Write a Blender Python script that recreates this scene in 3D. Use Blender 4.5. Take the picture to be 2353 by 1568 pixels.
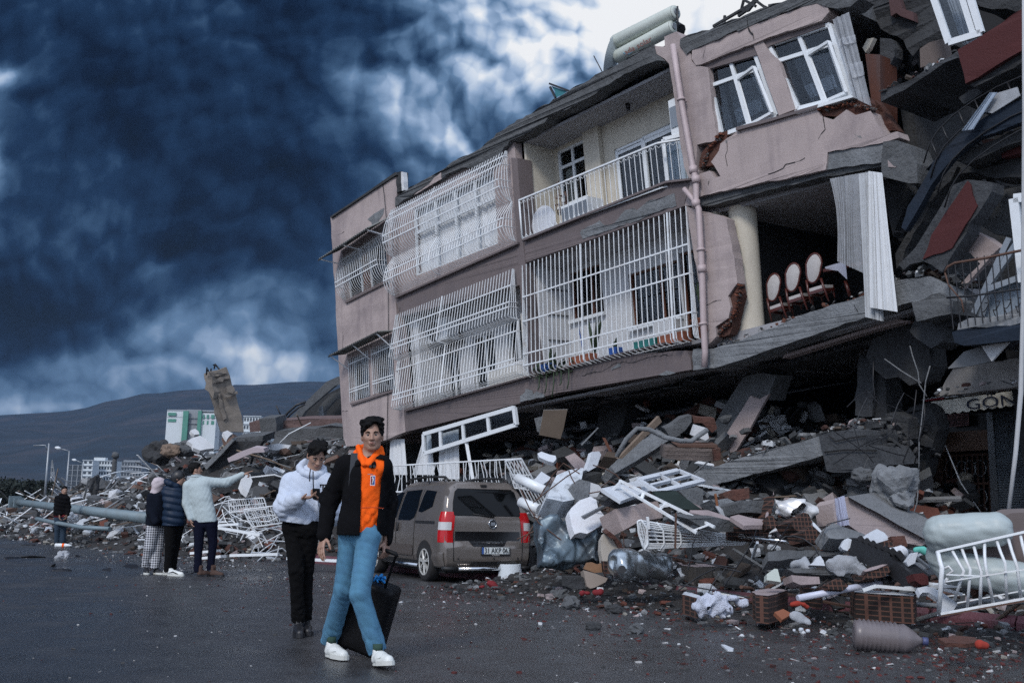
import bpy, bmesh, math, random
import numpy as np
from mathutils import Vector, Matrix, noise as mnoise
from mathutils.geometry import tessellate_polygon
for o in list(bpy.data.objects): bpy.data.objects.remove(o)
scene = bpy.context.scene
COL = scene.collection
PI = math.pi
# ---------------------------------------------------------------- camera
FPX = 2287.0; CAMZ = 1.08
_ph = math.atan(396/FPX); _rl = math.radians(1.0)
_r0 = Vector((1,0,0)); _u0 = Vector((0,-math.sin(_ph),math.cos(_ph)))
CF = Vector((0,math.cos(_ph),math.sin(_ph)))
CR = _r0*math.cos(_rl)+_u0*math.sin(_rl); CU = _u0*math.cos(_rl)-_r0*math.sin(_rl)
CP = Vector((0,0,CAMZ))
cd = bpy.data.cameras.new('camera'); cam = bpy.data.objects.new('camera', cd); COL.objects.link(cam)
cd.lens = 35.0; cd.sensor_width = 36.0; cd.clip_start = .05; cd.clip_end = 9000
cd.shift_x = 0; cd.shift_y = 0
_m = Matrix((CR, CU, -CF)).transposed().to_4x4(); _m.translation = CP
cam.matrix_world = _m
scene.camera = cam
def ray(x, y): return CF*FPX+CR*(x-1176)+CU*(784-y)
def PX(x, y, d): return CP+ray(x,y)*(d/FPX)
def GR(x, y, z=0.0):
    r = ray(x,y); return CP+r*((z-CAMZ)/r.z)
# ---------------------------------------------------------------- sky, sun, exposure
def lin(c):
    return tuple(((v/255)/12.92 if v<=10.31 else ((v/255+.055)/1.055)**2.4) for v in c)
class NX:
    """tiny expression helper for shader nodes"""
    nt = None
    def __init__(s, sock): s.s = sock
    @staticmethod
    def lk(a, sock):
        if isinstance(a, NX): NX.nt.links.new(a.s, sock)
        elif a is not None: sock.default_value = a
def nm(op, *a, clamp=False):
    n = NX.nt.nodes.new('ShaderNodeMath'); n.operation = op; n.use_clamp = clamp
    for i, v in enumerate(a): NX.lk(v, n.inputs[i])
    return NX(n.outputs[0])
def vm(op, *a, out=0, scale=None):
    n = NX.nt.nodes.new('ShaderNodeVectorMath'); n.operation = op
    for i, v in enumerate(a): NX.lk(v, n.inputs[i])
    if scale is not None: NX.lk(scale, n.inputs['Scale'])
    return NX(n.outputs[out])
def ramp(f, stops, interp='LINEAR'):
    n = NX.nt.nodes.new('ShaderNodeValToRGB'); NX.lk(f, n.inputs[0]); cr = n.color_ramp; cr.interpolation = interp
    while len(cr.elements) < len(stops): cr.elements.new(.5)
    for e, (p, c) in zip(cr.elements, stops):
        e.position = p; e.color = (*c, 1) if len(c) == 3 else c
    return NX(n.outputs[0])
def mixc(f, a, b, mode='MIX'):
    n = NX.nt.nodes.new('ShaderNodeMix'); n.data_type = 'RGBA'; n.blend_type = mode
    NX.lk(f, n.inputs[0])
    for v, i in ((a, 6), (b, 7)):
        if isinstance(v, NX): NX.lk(v, n.inputs[i])
        else: n.inputs[i].default_value = (*v, 1)
    return NX(n.outputs[2])
def noise_n(vec, scale, detail=4, rough=.5, dist=0, dim='3D', out=0):
    n = NX.nt.nodes.new('ShaderNodeTexNoise'); n.noise_dimensions = dim
    if vec is not None: NX.lk(vec, n.inputs['Vector'])
    n.inputs['Scale'].default_value = scale; n.inputs['Detail'].default_value = detail
    n.inputs['Roughness'].default_value = rough; n.inputs['Distortion'].default_value = dist
    return NX(n.outputs[out])
def voro(vec, scale, feature='SMOOTH_F1', detail=0, rough=.5, dim='3D', smooth=1.0, out='Distance'):
    n = NX.nt.nodes.new('ShaderNodeTexVoronoi'); n.voronoi_dimensions = dim; n.feature = feature
    NX.lk(vec, n.inputs['Vector']); n.inputs['Scale'].default_value = scale
    n.inputs['Detail'].default_value = detail; n.inputs['Roughness'].default_value = rough
    if 'Smoothness' in n.inputs: n.inputs['Smoothness'].default_value = smooth
    return NX(n.outputs[out])
world = bpy.data.worlds.new('World'); scene.world = world; world.use_nodes = True
nt = world.node_tree; nt.nodes.clear(); NX.nt = nt
SUN_EL = math.radians(38); SUN_AZ = math.radians(205)      # azimuth: clockwise from +Y
tc = nt.nodes.new('ShaderNodeTexCoord'); D = NX(tc.outputs['Generated'])
sep = nt.nodes.new('ShaderNodeSeparateXYZ'); nt.links.new(D.s, sep.inputs[0])
dx, dy, dz = (NX(o) for o in sep.outputs)
dyc = nm('MAXIMUM', dy, .08)
cmb = nt.nodes.new('ShaderNodeCombineXYZ'); NX.lk(nm('DIVIDE', dx, dyc), cmb.inputs[0]); NX.lk(nm('DIVIDE', dz, dyc), cmb.inputs[1])
Q = NX(cmb.outputs[0])
w1 = vm('SUBTRACT', noise_n(Q, 2.2, 3, .5, out=1), (.5,.5,.5))
w2 = vm('SUBTRACT', noise_n(Q, 8.0, 5, .6, out=1), (.5,.5,.5))
QW = vm('ADD', Q, vm('ADD', vm('SCALE', w1, scale=.16), vm('SCALE', w2, scale=.05)))
QM = vm('MULTIPLY', QW, (1,1,0))
def uv(x, y):
    r = ray(x,y); return (r.x/r.y, r.z/r.y, 0)
def blob(x, y, sx, sy, w, rot=0):
    """a soft cloud mass standing in a fixed direction of the sky"""
    c = uv(x,y); p = vm('SUBTRACT', QM, c)
    if rot:
        n = nt.nodes.new('ShaderNodeVectorRotate'); n.rotation_type = 'Z_AXIS'; n.inputs['Angle'].default_value = math.radians(rot)
        nt.links.new(p.s, n.inputs['Vector']); p = NX(n.outputs[0])
    p = vm('MULTIPLY', p, (FPX/sx, FPX/sy, 0))
    d = vm('DOT_PRODUCT', p, p, out=1)
    return nm('MULTIPLY', nm('POWER', 2.718, nm('MULTIPLY', d, -1.0)), w)
def edge(x1, y1, x2, y2, w):
    """0..1 across the line (x1,y1)-(x2,y2), 1 on its upper left side, w pixels soft"""
    a = Vector(uv(x1,y1)); c = Vector(uv(x2,y2)); d = (c-a).normalized(); n = Vector((-d.y, d.x, 0))
    k = nm('MULTIPLY_ADD', vm('DOT_PRODUCT', vm('SUBTRACT', QM, tuple(a)), tuple(n), out=1), FPX/w, .5, clamp=True)
    return nm('MULTIPLY', nm('MULTIPLY', k, k), nm('MULTIPLY_ADD', k, -2.0, 3.0))
E1 = nm('MULTIPLY', edge(0, 850, 700, 610, 85), edge(760, 640, 800, -100, 330))
B = nm('ADD', .47, nm('MULTIPLY', E1, -.25))
for args in [
    (430, 545, 170, 100, -.13), (60, 700, 220, 110, -.14), (330, 200, 200, 150, -.06), (250, 470, 100, 60, .07), (560, 250, 160, 120, .05),
    (0, 350, 50, 150, .60), (20, 172, 75, 32, .50), (60, 60, 200, 80, .06), (130, 270, 90, 70, .10),
    (840, 520, 200, 260, -.10), (660, 520, 80, 160, .03), (640, 640, 150, 60, -.12),
    (1290, 150, 260, 190, .34), (1480, 40, 170, 130, .40), (1800, 0, 380, 240, .60), (1010, 290, 150, 40, .18), (1120, 330, 190, 60, .08), (870, 230, 60, 60, .06),
    (640, 850, 95, 60, .30), (600, 900, 140, 40, .14), (400, 790, 420, 120, .10), (250, 850, 280, 60, .04), (60, 940, 260, 30, .30), (760, 850, 110, 90, -.07)]:
    B = nm('ADD', B, blob(*args))
def billow(v):
    a = nm('SMOOTH_MIN', voro(v, 5.0, dim='2D', smooth=.1), .6, .2); c = nm('SMOOTH_MIN', voro(v, 12.0, dim='2D', smooth=.1), .6, .2); e = voro(v, 30.0, dim='2D', smooth=.1); g = voro(v, 70.0, dim='2D', smooth=.1)
    sq = lambda t, w: nm('MULTIPLY', nm('MULTIPLY', t, t), w)
    return nm('ADD', nm('ADD', sq(a, -1.0), sq(c, -.5)), nm('ADD', sq(e, -.22), sq(g, -.08)))
QB = vm('ADD', Q, vm('ADD', vm('SCALE', w1, scale=.14), vm('SCALE', w2, scale=.035)))
h0 = billow(QB); h1 = billow(vm('ADD', QB, (.008,.014,0)))
lit = nm('MULTIPLY', nm('SUBTRACT', h0, h1), 2.6)
soft = nm('MULTIPLY', nm('SUBTRACT', noise_n(Q, 4.2, 8, .62, .5, dim='2D'), .5), .42)
puff = nm('ADD', .23, nm('ADD', blob(1230,150,380,230,.50), nm('ADD', blob(960,250,180,140,.12), nm('ADD', blob(330,560,260,130,.12), blob(620,860,200,90,.25)))))
T_ = nm('ADD', nm('ADD', B, nm('MULTIPLY', soft, nm('ADD', .75, nm('MULTIPLY', B, .5)))), nm('MULTIPLY', nm('ADD', lit, nm('MULTIPLY', nm('ADD', h0, .25), .55)), puff))
# the rest of the sky (behind, overhead): broken bright overcast
mask = nm('SMOOTHSTEP', dy, .05, .35) if False else NX(nm('MULTIPLY_ADD', dy, 4.0, -.3, clamp=True).s)
over = noise_n(D, 2.2, 5, .55)
SKYR = [(0, lin((2,9,24))), (.12, lin((5,21,45))), (.27, lin((24,48,79))), (.42, lin((58,86,119))), (.58, lin((103,134,170))), (.72, lin((158,182,214))), (.86, lin((212,225,242))), (1, lin((250,252,255)))]
skycol = ramp(T_, SKYR)
overcol = mixc(over, lin((170,195,232)), lin((225,235,255)))
cloud = mixc(mask, overcol, skycol)
gain = nm('ADD', nm('MULTIPLY', mask, 1.0), nm('MULTIPLY', nm('SUBTRACT', 1.0, mask), 1.0))
SKY_BEHIND = 1.6
gain = nm('ADD', mask, nm('MULTIPLY', nm('SUBTRACT', 1.0, mask), SKY_BEHIND))
bgc = nt.nodes.new('ShaderNodeBackground'); nt.links.new(cloud.s, bgc.inputs[0]); NX.lk(gain, bgc.inputs[1])
sky = nt.nodes.new('ShaderNodeTexSky'); sky.sky_type = 'NISHITA'; sky.sun_disc = False
sky.sun_elevation = SUN_EL; sky.sun_rotation = SUN_AZ
bgs = nt.nodes.new('ShaderNodeBackground'); nt.links.new(sky.outputs[0], bgs.inputs[0]); bgs.inputs[1].default_value = .08
mx = nt.nodes.new('ShaderNodeMixShader'); mx.inputs[0].default_value = .97
out = nt.nodes.new('ShaderNodeOutputWorld')
nt.links.new(bgs.outputs[0], mx.inputs[1]); nt.links.new(bgc.outputs[0], mx.inputs[2]); nt.links.new(mx.outputs[0], out.inputs[0])
world.cycles.sampling_method = 'MANUAL'; world.cycles.sample_map_resolution = 512
sd = bpy.data.lights.new('sun', 'SUN'); sd.energy = 2.05; sd.angle = math.radians(14); sd.color = (1.0,.95,.90)
so = bpy.data.objects.new('sun', sd); COL.objects.link(so)
_sv = Vector((math.sin(SUN_AZ)*math.cos(SUN_EL), math.cos(SUN_AZ)*math.cos(SUN_EL), math.sin(SUN_EL)))
so.rotation_euler = _sv.to_track_quat('Z','Y').to_euler()
scene.view_settings.view_transform = 'Standard'; scene.view_settings.look = 'None'
scene.view_settings.exposure = 0; scene.view_settings.gamma = 1; scene.view_settings.use_curve_mapping = False
scene.render.engine = 'CYCLES'; scene.cycles.max_bounces = 6; scene.cycles.diffuse_bounces = 3
scene.cycles.glossy_bounces = 3; scene.cycles.transmission_bounces = 4; scene.cycles.volume_bounces = 0
scene.cycles.transparent_max_bounces = 8; scene.cycles.use_denoising = False
# ---------------------------------------------------------------- materials
MATS = {}
def mat(name, rgb, rough=.8, metal=0, var=.15, vs=3.0, bump=0, bs=40, stain=0, ss=.7, stain_col=(.05,.05,.055), attr=False, alpha=1, trans=0, spec=.5, streak=0, chips=0):
    if name in MATS: return MATS[name]
    m = bpy.data.materials.new(name); m.use_nodes = True; nt = m.node_tree; NX.nt = nt
    b = nt.nodes['Principled BSDF']
    tc = nt.nodes.new('ShaderNodeTexCoord'); P = NX(tc.outputs['Object'])
    c = rgb if not attr else None
    if attr:
        a = nt.nodes.new('ShaderNodeAttribute'); a.attribute_name = 'Col'; base = NX(a.outputs['Color'])
    else: base = None
    n1 = noise_n(P, vs, 5, .6)
    f = nm('MULTIPLY_ADD', n1, 2*var, 1-var)
    if base is None:
        base = mixc(0.0, rgb, rgb)
    col = vm('SCALE', base, scale=f)
    if stain:
        n2 = noise_n(P, ss, 8, .68, .4)
        k = nm('MULTIPLY', nm('MULTIPLY_ADD', n2, 5, -2.4, clamp=True), stain)
        col = mixc(k, col, stain_col)
    if streak:
        mp = vm('MULTIPLY', P, (4, 4, .35)); n3 = noise_n(mp, 1.2, 5, .6)
        col = mixc(nm('MULTIPLY', nm('MULTIPLY_ADD', n3, 4, -2.0, clamp=True), streak), col, stain_col)
    if chips: col = mixc(nm('GREATER_THAN', noise_n(P, 1.7, 10, .78, .3), chips), col, (.17,.165,.165))
    nt.links.new(col.s, b.inputs['Base Color'])
    b.inputs['Roughness'].default_value = rough; b.inputs['Metallic'].default_value = metal
    b.inputs['Specular IOR Level'].default_value = spec
    if alpha < 1: b.inputs['Alpha'].default_value = alpha
    if trans: b.inputs['Transmission Weight'].default_value = trans
    if bump:
        bn = nt.nodes.new('ShaderNodeBump'); bn.inputs['Strength'].default_value = min(1, bump); bn.inputs['Distance'].default_value = .02*max(1, bump)
        NX.lk(noise_n(P, bs, 6, .65), bn.inputs['Height']); nt.links.new(bn.outputs[0], b.inputs['Normal'])
    MATS[name] = m; return m
# ---------------------------------------------------------------- mesh building
ORG = {}
TAGS = []
def tag(o, label=None, cat=None, group=None, kind=None):
    if label: o['label'] = label
    if cat: o['category'] = cat
    if group: o['group'] = group
    if kind: o['kind'] = kind
    return o
def empty(name, loc, label, cat, group=None):
    o = bpy.data.objects.new(name, None); COL.objects.link(o); o.location = loc; o.empty_display_size = .1
    ORG[o.name] = Vector(loc); return tag(o, label, cat, group)
def link(name, me, parent=None, loc=None):
    o = bpy.data.objects.new(name, me); COL.objects.link(o)
    if parent is not None:
        o.parent = parent; ORG[o.name] = ORG.get(parent.name, Vector((0,0,0)))
    return o
class MB:
    def __init__(s): s.v = []; s.f = []; s.m = []; s.mats = []; s.c = []; s.col = None; s.sm = []; s.cuts = []
    def cut(s): s.cuts.append(len(s.f)); return s
    def mi(s, m):
        if m not in s.mats: s.mats.append(m)
        return s.mats.index(m)
    def face(s, pts, m, smooth=False):
        i = len(s.v); s.v += [tuple(p) for p in pts]; s.f.append(tuple(range(i, i+len(pts)))); s.m.append(s.mi(m)); s.c.append(s.col); s.sm.append(smooth)
    def mesh(s, vs, fs, m, smooth=False):
        i = len(s.v); s.v += [tuple(p) for p in vs]; k = s.mi(m)
        for f in fs: s.f.append(tuple(i+j for j in f)); s.m.append(k); s.c.append(s.col); s.sm.append(smooth)
    def hexa(s, p, m):
        """p: 8 corners, bottom 4 ccw then top 4"""
        s.mesh(p, [(3,2,1,0),(4,5,6,7),(0,1,5,4),(1,2,6,5),(2,3,7,6),(3,0,4,7)], m)
    def box(s, c, x, y, z, m):
        c = Vector(c); x = Vector(x); y = Vector(y); z = Vector(z)
        if x.cross(y).dot(z) < 0: x = -x
        s.hexa([c-x-y-z, c+x-y-z, c+x+y-z, c-x+y-z, c-x-y+z, c+x-y+z, c+x+y+z, c-x+y+z], m)
    def aabb(s, lo, hi, m):
        c = [(a+b)/2 for a, b in zip(lo, hi)]; h = [(b-a)/2 for a, b in zip(lo, hi)]
        s.box(c, (h[0],0,0), (0,h[1],0), (0,0,h[2]), m)
    def bar(s, a, b, w, m, h=None, up=None):
        a = Vector(a); b = Vector(b); d = b-a; L = d.length
        if L < 1e-6: return
        d /= L; up = Vector(up) if up is not None else (Vector((0,0,1)) if abs(d.z) < .9 else Vector((1,0,0)))
        y = up.cross(d).normalized(); z = d.cross(y)
        s.box((a+b)/2, d*(L/2), y*(w/2), z*((h or w)/2), m)
    def tube(s, pts, r, m, n=6, caps=True, smooth=True, closed=False):
        pts = [Vector(p) for p in pts]; N = len(pts); vs = []; R = r if hasattr(r, '__len__') else [r]*N
        prev = None
        for i, p in enumerate(pts):
            if closed: d = pts[(i+1)%N]-pts[i-1]
            else: d = pts[min(i+1,N-1)]-pts[max(i-1,0)]
            d = d.normalized() if d.length > 1e-9 else Vector((0,0,1))
            if prev is None:
                a = Vector((0,0,1)) if abs(d.z) < .9 else Vector((1,0,0)); x = a.cross(d).normalized()
            else:
                x = prev-d*prev.dot(d); x = x.normalized() if x.length > 1e-6 else Vector((1,0,0))
            prev = x; y = d.cross(x)
            for k in range(n):
                t = 2*PI*k/n; vs.append(p+x*(R[i]*math.cos(t))+y*(R[i]*math.sin(t)))
        fs = []
        for i in range(N if closed else N-1):
            j = (i+1)%N
            for k in range(n): k2 = (k+1)%n; fs.append((i*n+k, i*n+k2, j*n+k2, j*n+k))
        s.mesh(vs, fs, m, smooth)
        if caps and not closed:
            i0 = len(s.v)-N*n; k = s.mi(m)
            s.f.append(tuple(i0+q for q in range(n-1,-1,-1))); s.m.append(k); s.c.append(s.col); s.sm.append(False)
            s.f.append(tuple(i0+(N-1)*n+q for q in range(n))); s.m.append(k); s.c.append(s.col); s.sm.append(False)
    def slab(s, pts, vec, m, holes=(), mside=None, mback=None):
        """front outline pts (3D, roughly planar) with holes, extruded by vec"""
        vec = Vector(vec); loops = [[Vector(p) for p in pts]]+[[Vector(p) for p in h] for h in holes]
        tris = tessellate_polygon(loops); flat = [p for l in loops for p in l]
        nrm = Vector((0,0,0))
        for t in tris: nrm += (flat[t[1]]-flat[t[0]]).cross(flat[t[2]]-flat[t[0]])
        if not holes and len(pts) <= 4: tris = [tuple(range(len(pts)))]; nrm = Vector((0,0,0)); nrm = (flat[1]-flat[0]).cross(flat[2]-flat[0])
        if nrm.dot(vec) > 0: tris = [tuple(reversed(t)) for t in tris]
        N = len(flat); s.mesh(flat, tris, m)
        s.mesh([p+vec for p in flat], [tuple(reversed(t)) for t in tris], mback or mside or m)
        for l in loops:
            k = len(l)
            for i in range(k):
                a = l[i]; b = l[(i+1)%k]; s.face([a, b, b+vec, a+vec], mside or m)
    def sheet(s, rows, m, smooth=True, thick=0, closed=False):
        """grid of points rows[i][j]"""
        R = len(rows); Cn = len(rows[0]); vs = [p for r in rows for p in r]
        fs = [(i*Cn+j, i*Cn+j+1, (i+1)*Cn+j+1, (i+1)*Cn+j) for i in range(R-1) for j in range(Cn-1)]
        if closed: fs += [(i*Cn+Cn-1, i*Cn, (i+1)*Cn, (i+1)*Cn+Cn-1) for i in range(R-1)]
        s.mesh(vs, fs, m, smooth)
    def rock(s, c, size, m, rng, flat=1.0, sub=1):
        bm = _ico(sub); q = Matrix.Rotation(rng.random()*6.3, 3, 'Z') @ Matrix.Rotation((rng.random()-.5)*1.2, 3, 'X')
        off = Vector((rng.random()*50, rng.random()*50, 0)); vs = []
        for v in bm[0]:
            k = 1+.55*mnoise.noise(v*1.3+off)+.25*mnoise.noise(v*3.1+off)
            p = Vector((v.x*size[0], v.y*size[1], v.z*size[2]))*k; vs.append(Vector(c)+q@p)
        s.mesh(vs, bm[1], m)
    def build(s, name, parent=None, weld=False):
        if s.cuts:
            cs = [0]+[c for c in s.cuts if 0 < c < len(s.f)]+[len(s.f)]; last = None
            for a, z in zip(cs, cs[1:]):
                q = MB(); q.mats = s.mats; mp = {}
                for fi in range(a, z):
                    f = []
                    for i in s.f[fi]:
                        if i not in mp: mp[i] = len(q.v); q.v.append(s.v[i])
                        f.append(mp[i])
                    q.f.append(tuple(f)); q.m.append(s.m[fi]); q.c.append(s.c[fi]); q.sm.append(s.sm[fi])
                last = q.build(name, parent)
            return last
        me = bpy.data.meshes.new(name)
        org = ORG.get(parent.name, Vector((0,0,0))) if parent is not None else Vector((0,0,0))
        me.from_pydata([(p[0]-org.x, p[1]-org.y, p[2]-org.z) for p in s.v], [], s.f)
        for m in s.mats: me.materials.append(m)
        me.polygons.foreach_set('material_index', s.m); me.polygons.foreach_set('use_smooth', s.sm)
        if any(c is not None for c in s.c):
            ca = me.color_attributes.new('Col', 'FLOAT_COLOR', 'CORNER'); arr = []
            for f, c in zip(s.f, s.c):
                c = c or (.3,.3,.3); arr += [c[0], c[1], c[2], 1.0]*len(f)
            ca.data.foreach_set('color', arr)
        me.update(); me.validate()
        if weld:
            bm = bmesh.new(); bm.from_mesh(me); bmesh.ops.remove_doubles(bm, verts=bm.verts, dist=1e-4); bmesh.ops.recalc_face_normals(bm, faces=bm.faces); bm.to_mesh(me); bm.free()
        return link(name, me, parent)
_IC = {}
def _ico(sub):
    if sub not in _IC:
        b = bmesh.new(); bmesh.ops.create_icosphere(b, subdivisions=sub, radius=1)
        _IC[sub] = ([v.co.copy() for v in b.verts], [tuple(v.index for v in f.verts) for f in b.faces]); b.free()
    return _IC[sub]
def one(name, fn, parent=None, **kw):
    b = MB(); fn(b); return b.build(name, parent, **kw)
def text_mesh(body, size, mat_, ext=.002):
    cu = bpy.data.curves.new('t', 'FONT'); cu.body = body; cu.size = size; cu.extrude = ext; cu.align_x = 'CENTER'; cu.align_y = 'CENTER'
    o = bpy.data.objects.new('t', cu); COL.objects.link(o)
    dg = bpy.context.evaluated_depsgraph_get(); me = bpy.data.meshes.new_from_object(o.evaluated_get(dg))
    bpy.data.objects.remove(o); me.materials.clear(); me.materials.append(mat_); return me
def put_text(name, body, size, m, c, x, y, parent, sx=1, ext=.002):
    """text centred at c with reading direction x and up y"""
    me = text_mesh(body, size, m, ext); x = Vector(x).normalized(); y = Vector(y); y = (y-x*y.dot(x)).normalized(); z = x.cross(y)
    M = Matrix((x*sx, y, z)).transposed().to_4x4(); M.translation = Vector(c)-ORG.get(parent.name, Vector((0,0,0))) if parent is not None else Vector(c)
    me.transform(M); return link(name, me, parent)
# ------------------------------------------------- signed-distance bodies meshed with surface nets
def sdf_mesh(fn, lo, hi, vox):
    lo = np.array(lo, float); hi = np.array(hi, float); n = np.maximum(3, np.ceil((hi-lo)/vox).astype(int)+1)
    ax = [lo[i]+vox*np.arange(n[i]) for i in range(3)]
    G = np.stack(np.meshgrid(*ax, indexing='ij'), -1).reshape(-1, 3)
    F = np.concatenate([fn(G[i:i+300000]) for i in range(0, len(G), 300000)]).reshape(n)
    S = F < 0; nx, ny, nz = n; cx = tuple(k-1 for k in n)
    acc = np.zeros((*cx, 3)); cnt = np.zeros(cx)
    idx = np.stack(np.meshgrid(*[np.arange(k) for k in cx], indexing='ij'), -1).astype(float)
    def sl(o): return tuple(slice(o[k], o[k]+cx[k]) for k in range(3))
    for a in range(3):
        for p in ((0,0),(0,1),(1,0),(1,1)):
            o0 = [0,0,0]; bx = [k for k in range(3) if k != a]; o0[bx[0]] = p[0]; o0[bx[1]] = p[1]
            o1 = list(o0); o1[a] = 1
            f0 = F[sl(o0)]; f1 = F[sl(o1)]; ch = (f0 < 0) != (f1 < 0)
            t = np.where(ch, f0/np.where(ch, f0-f1, 1), 0)
            for k in range(3):
                acc[..., k] += np.where(ch, (idx[..., k]+o0[k]) if k != a else idx[..., k]+t, 0)
            cnt += ch
    act = cnt > 0; vid = -np.ones(cx, int); vid[act] = np.arange(act.sum())
    V = lo+vox*(acc[act]/cnt[act][:, None]); Fc = []
    for a in range(3):
        b, c = [(1,2),(2,0),(0,1)][a]
        s0 = [slice(None)]*3; s1 = [slice(None)]*3; s0[a] = slice(0, n[a]-1); s1[a] = slice(1, n[a])
        A = S[tuple(s0)]; Bq = S[tuple(s1)]; ch = np.argwhere(A != Bq)
        ch = ch[(ch[:, b] > 0) & (ch[:, c] > 0) & (ch[:, b] < n[b]-1) & (ch[:, c] < n[c]-1)]
        if len(ch) == 0: continue
        ins = A[tuple(ch.T)]; q = []
        for db, dc in ((1,1),(0,1),(0,0),(1,0)):
            e = ch.copy(); e[:, b] -= db; e[:, c] -= dc; q.append(vid[tuple(e.T)])
        q = np.stack(q, 1); q[~ins] = q[~ins][:, ::-1]; Fc.append(q)
    Fc = np.concatenate(Fc); Fc = Fc[(Fc >= 0).all(1)]
    return V, Fc
def sdf_obj(name, fn, lo, hi, vox, m, parent=None, xf=None, smooth=True, post=None):
    V, Fc = sdf_mesh(fn, lo, hi, vox)
    if post is not None: V = post(V)
    if xf is not None:
        M = np.array(xf); V = V@M[:3,:3].T+M[:3,3]
    org = ORG.get(parent.name, Vector((0,0,0))) if parent is not None else Vector((0,0,0))
    V = V-np.array(org); me = bpy.data.meshes.new(name)
    me.vertices.add(len(V)); me.vertices.foreach_set('co', V.ravel()); me.loops.add(Fc.size); me.loops.foreach_set('vertex_index', Fc.ravel())
    me.polygons.add(len(Fc)); me.polygons.foreach_set('loop_start', np.arange(0, Fc.size, 4)); me.polygons.foreach_set('loop_total', np.full(len(Fc), 4))
    me.polygons.foreach_set('use_smooth', np.full(len(Fc), smooth)); me.update(); me.validate()
    for mm in (m if isinstance(m, (list, tuple)) else [m]): me.materials.append(mm)
    return link(name, me, parent)
def smin(a, b, k):
    h = np.clip(.5+.5*(b-a)/k, 0, 1); return b*(1-h)+a*h-k*h*(1-h)
def capsule(p, a, b, ra, rb, sq=None):
    a = np.array(a, float); b = np.array(b, float); d = b-a; L = max(d@d, 1e-9)
    t = np.clip(((p-a)@d)/L, 0, 1); q = p-a-t[:, None]*d
    if sq is not None: q = q*np.array(sq)
    return np.linalg.norm(q, axis=1)-(ra+(rb-ra)*t)
def ellip(p, c, r, R=None):
    q = p-np.array(c)
    if R is not None: q = q@np.array(R)
    r = np.array(r, float); k = np.linalg.norm(q/r, axis=1); k2 = np.linalg.norm(q/(r*r), axis=1)
    return k*(k-1)/np.maximum(k2, 1e-6)
def sbox(p, c, h, r=0, R=None):
    q = p-np.array(c)
    if R is not None: q = q@np.array(R)
    q = np.abs(q)-(np.array(h)-r); return np.linalg.norm(np.maximum(q, 0), axis=1)+np.minimum(q.max(1), 0)-r
# ------------------------------------------------- facade frame of the leaning building
def _fr():
    y, d, tl = math.radians(50.6176), math.radians(3.1117), math.radians(4.268)
    u = Vector((math.cos(y)*math.cos(d), -math.sin(y)*math.cos(d), math.sin(d)))
    w0 = (Vector((0,0,1))-u*u.z).normalized(); n0 = u.cross(w0); w = w0*math.cos(tl)+n0*math.sin(tl)
    return u, w, u.cross(w)
FU, FW, FN = _fr()
FO = CP+ray(1586,411)*(17.5/FPX)
def W(a, b, o=0): return FO+FU*a+FW*b+FN*o
def FP(x, y, off=0):
    d = ray(x,y); s = ((FO+FN*off-CP).dot(FN))/d.dot(FN); return CP+d*s
def AB(x, y, off=0):
    p = FP(x,y,off)-FO; return p.dot(FU), p.dot(FW)
TL = {0:(0,0),1:(735,367.5),2:(735,661.5),3:(1176,0),4:(1176,367.5),5:(1764,0),6:(1764,367.5),7:(1764,735),8:(1176,808.5),9:(0,1029),10:(1176,1176),11:(1764,1102.5)}
def PT(s):
    """'3 10,20 30,40 4 5,6' -> photo points; a lone number switches the tracing tile"""
    o = []; k = 0
    for w_ in s.split():
        if ',' not in w_: k = int(w_); continue
        x, y = map(float, w_.split(',')); o.append((x, y) if k == 0 else (TL[k][0]+x/4, TL[k][1]+y/4))
    return o
def jag(pts, amp, step, seed=0, closed=True):
    """roughen an outline of 3D points"""
    r = random.Random(seed); o = []; n = len(pts)
    for i in range(n if closed else n-1):
        a = Vector(pts[i]); b = Vector(pts[(i+1)%n]); L = (b-a).length; k = max(1, int(L/step)); o.append(a)
        for j in range(1, k):
            o.append(a.lerp(b, (j+r.uniform(-.25,.25))/k)+Vector((r.uniform(-1,1), r.uniform(-1,1), r.uniform(-1,1)))*amp)
    return o
def fpoly(s, off=0, amp=0, step=.12, seed=0):
    p = [FP(x,y,off) for x, y in PT(s)]
    if amp:
        q = jag(p, amp, step, seed); p = [v-FN*((v-FO).dot(FN)-off) for v in q]
    return p
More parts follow.
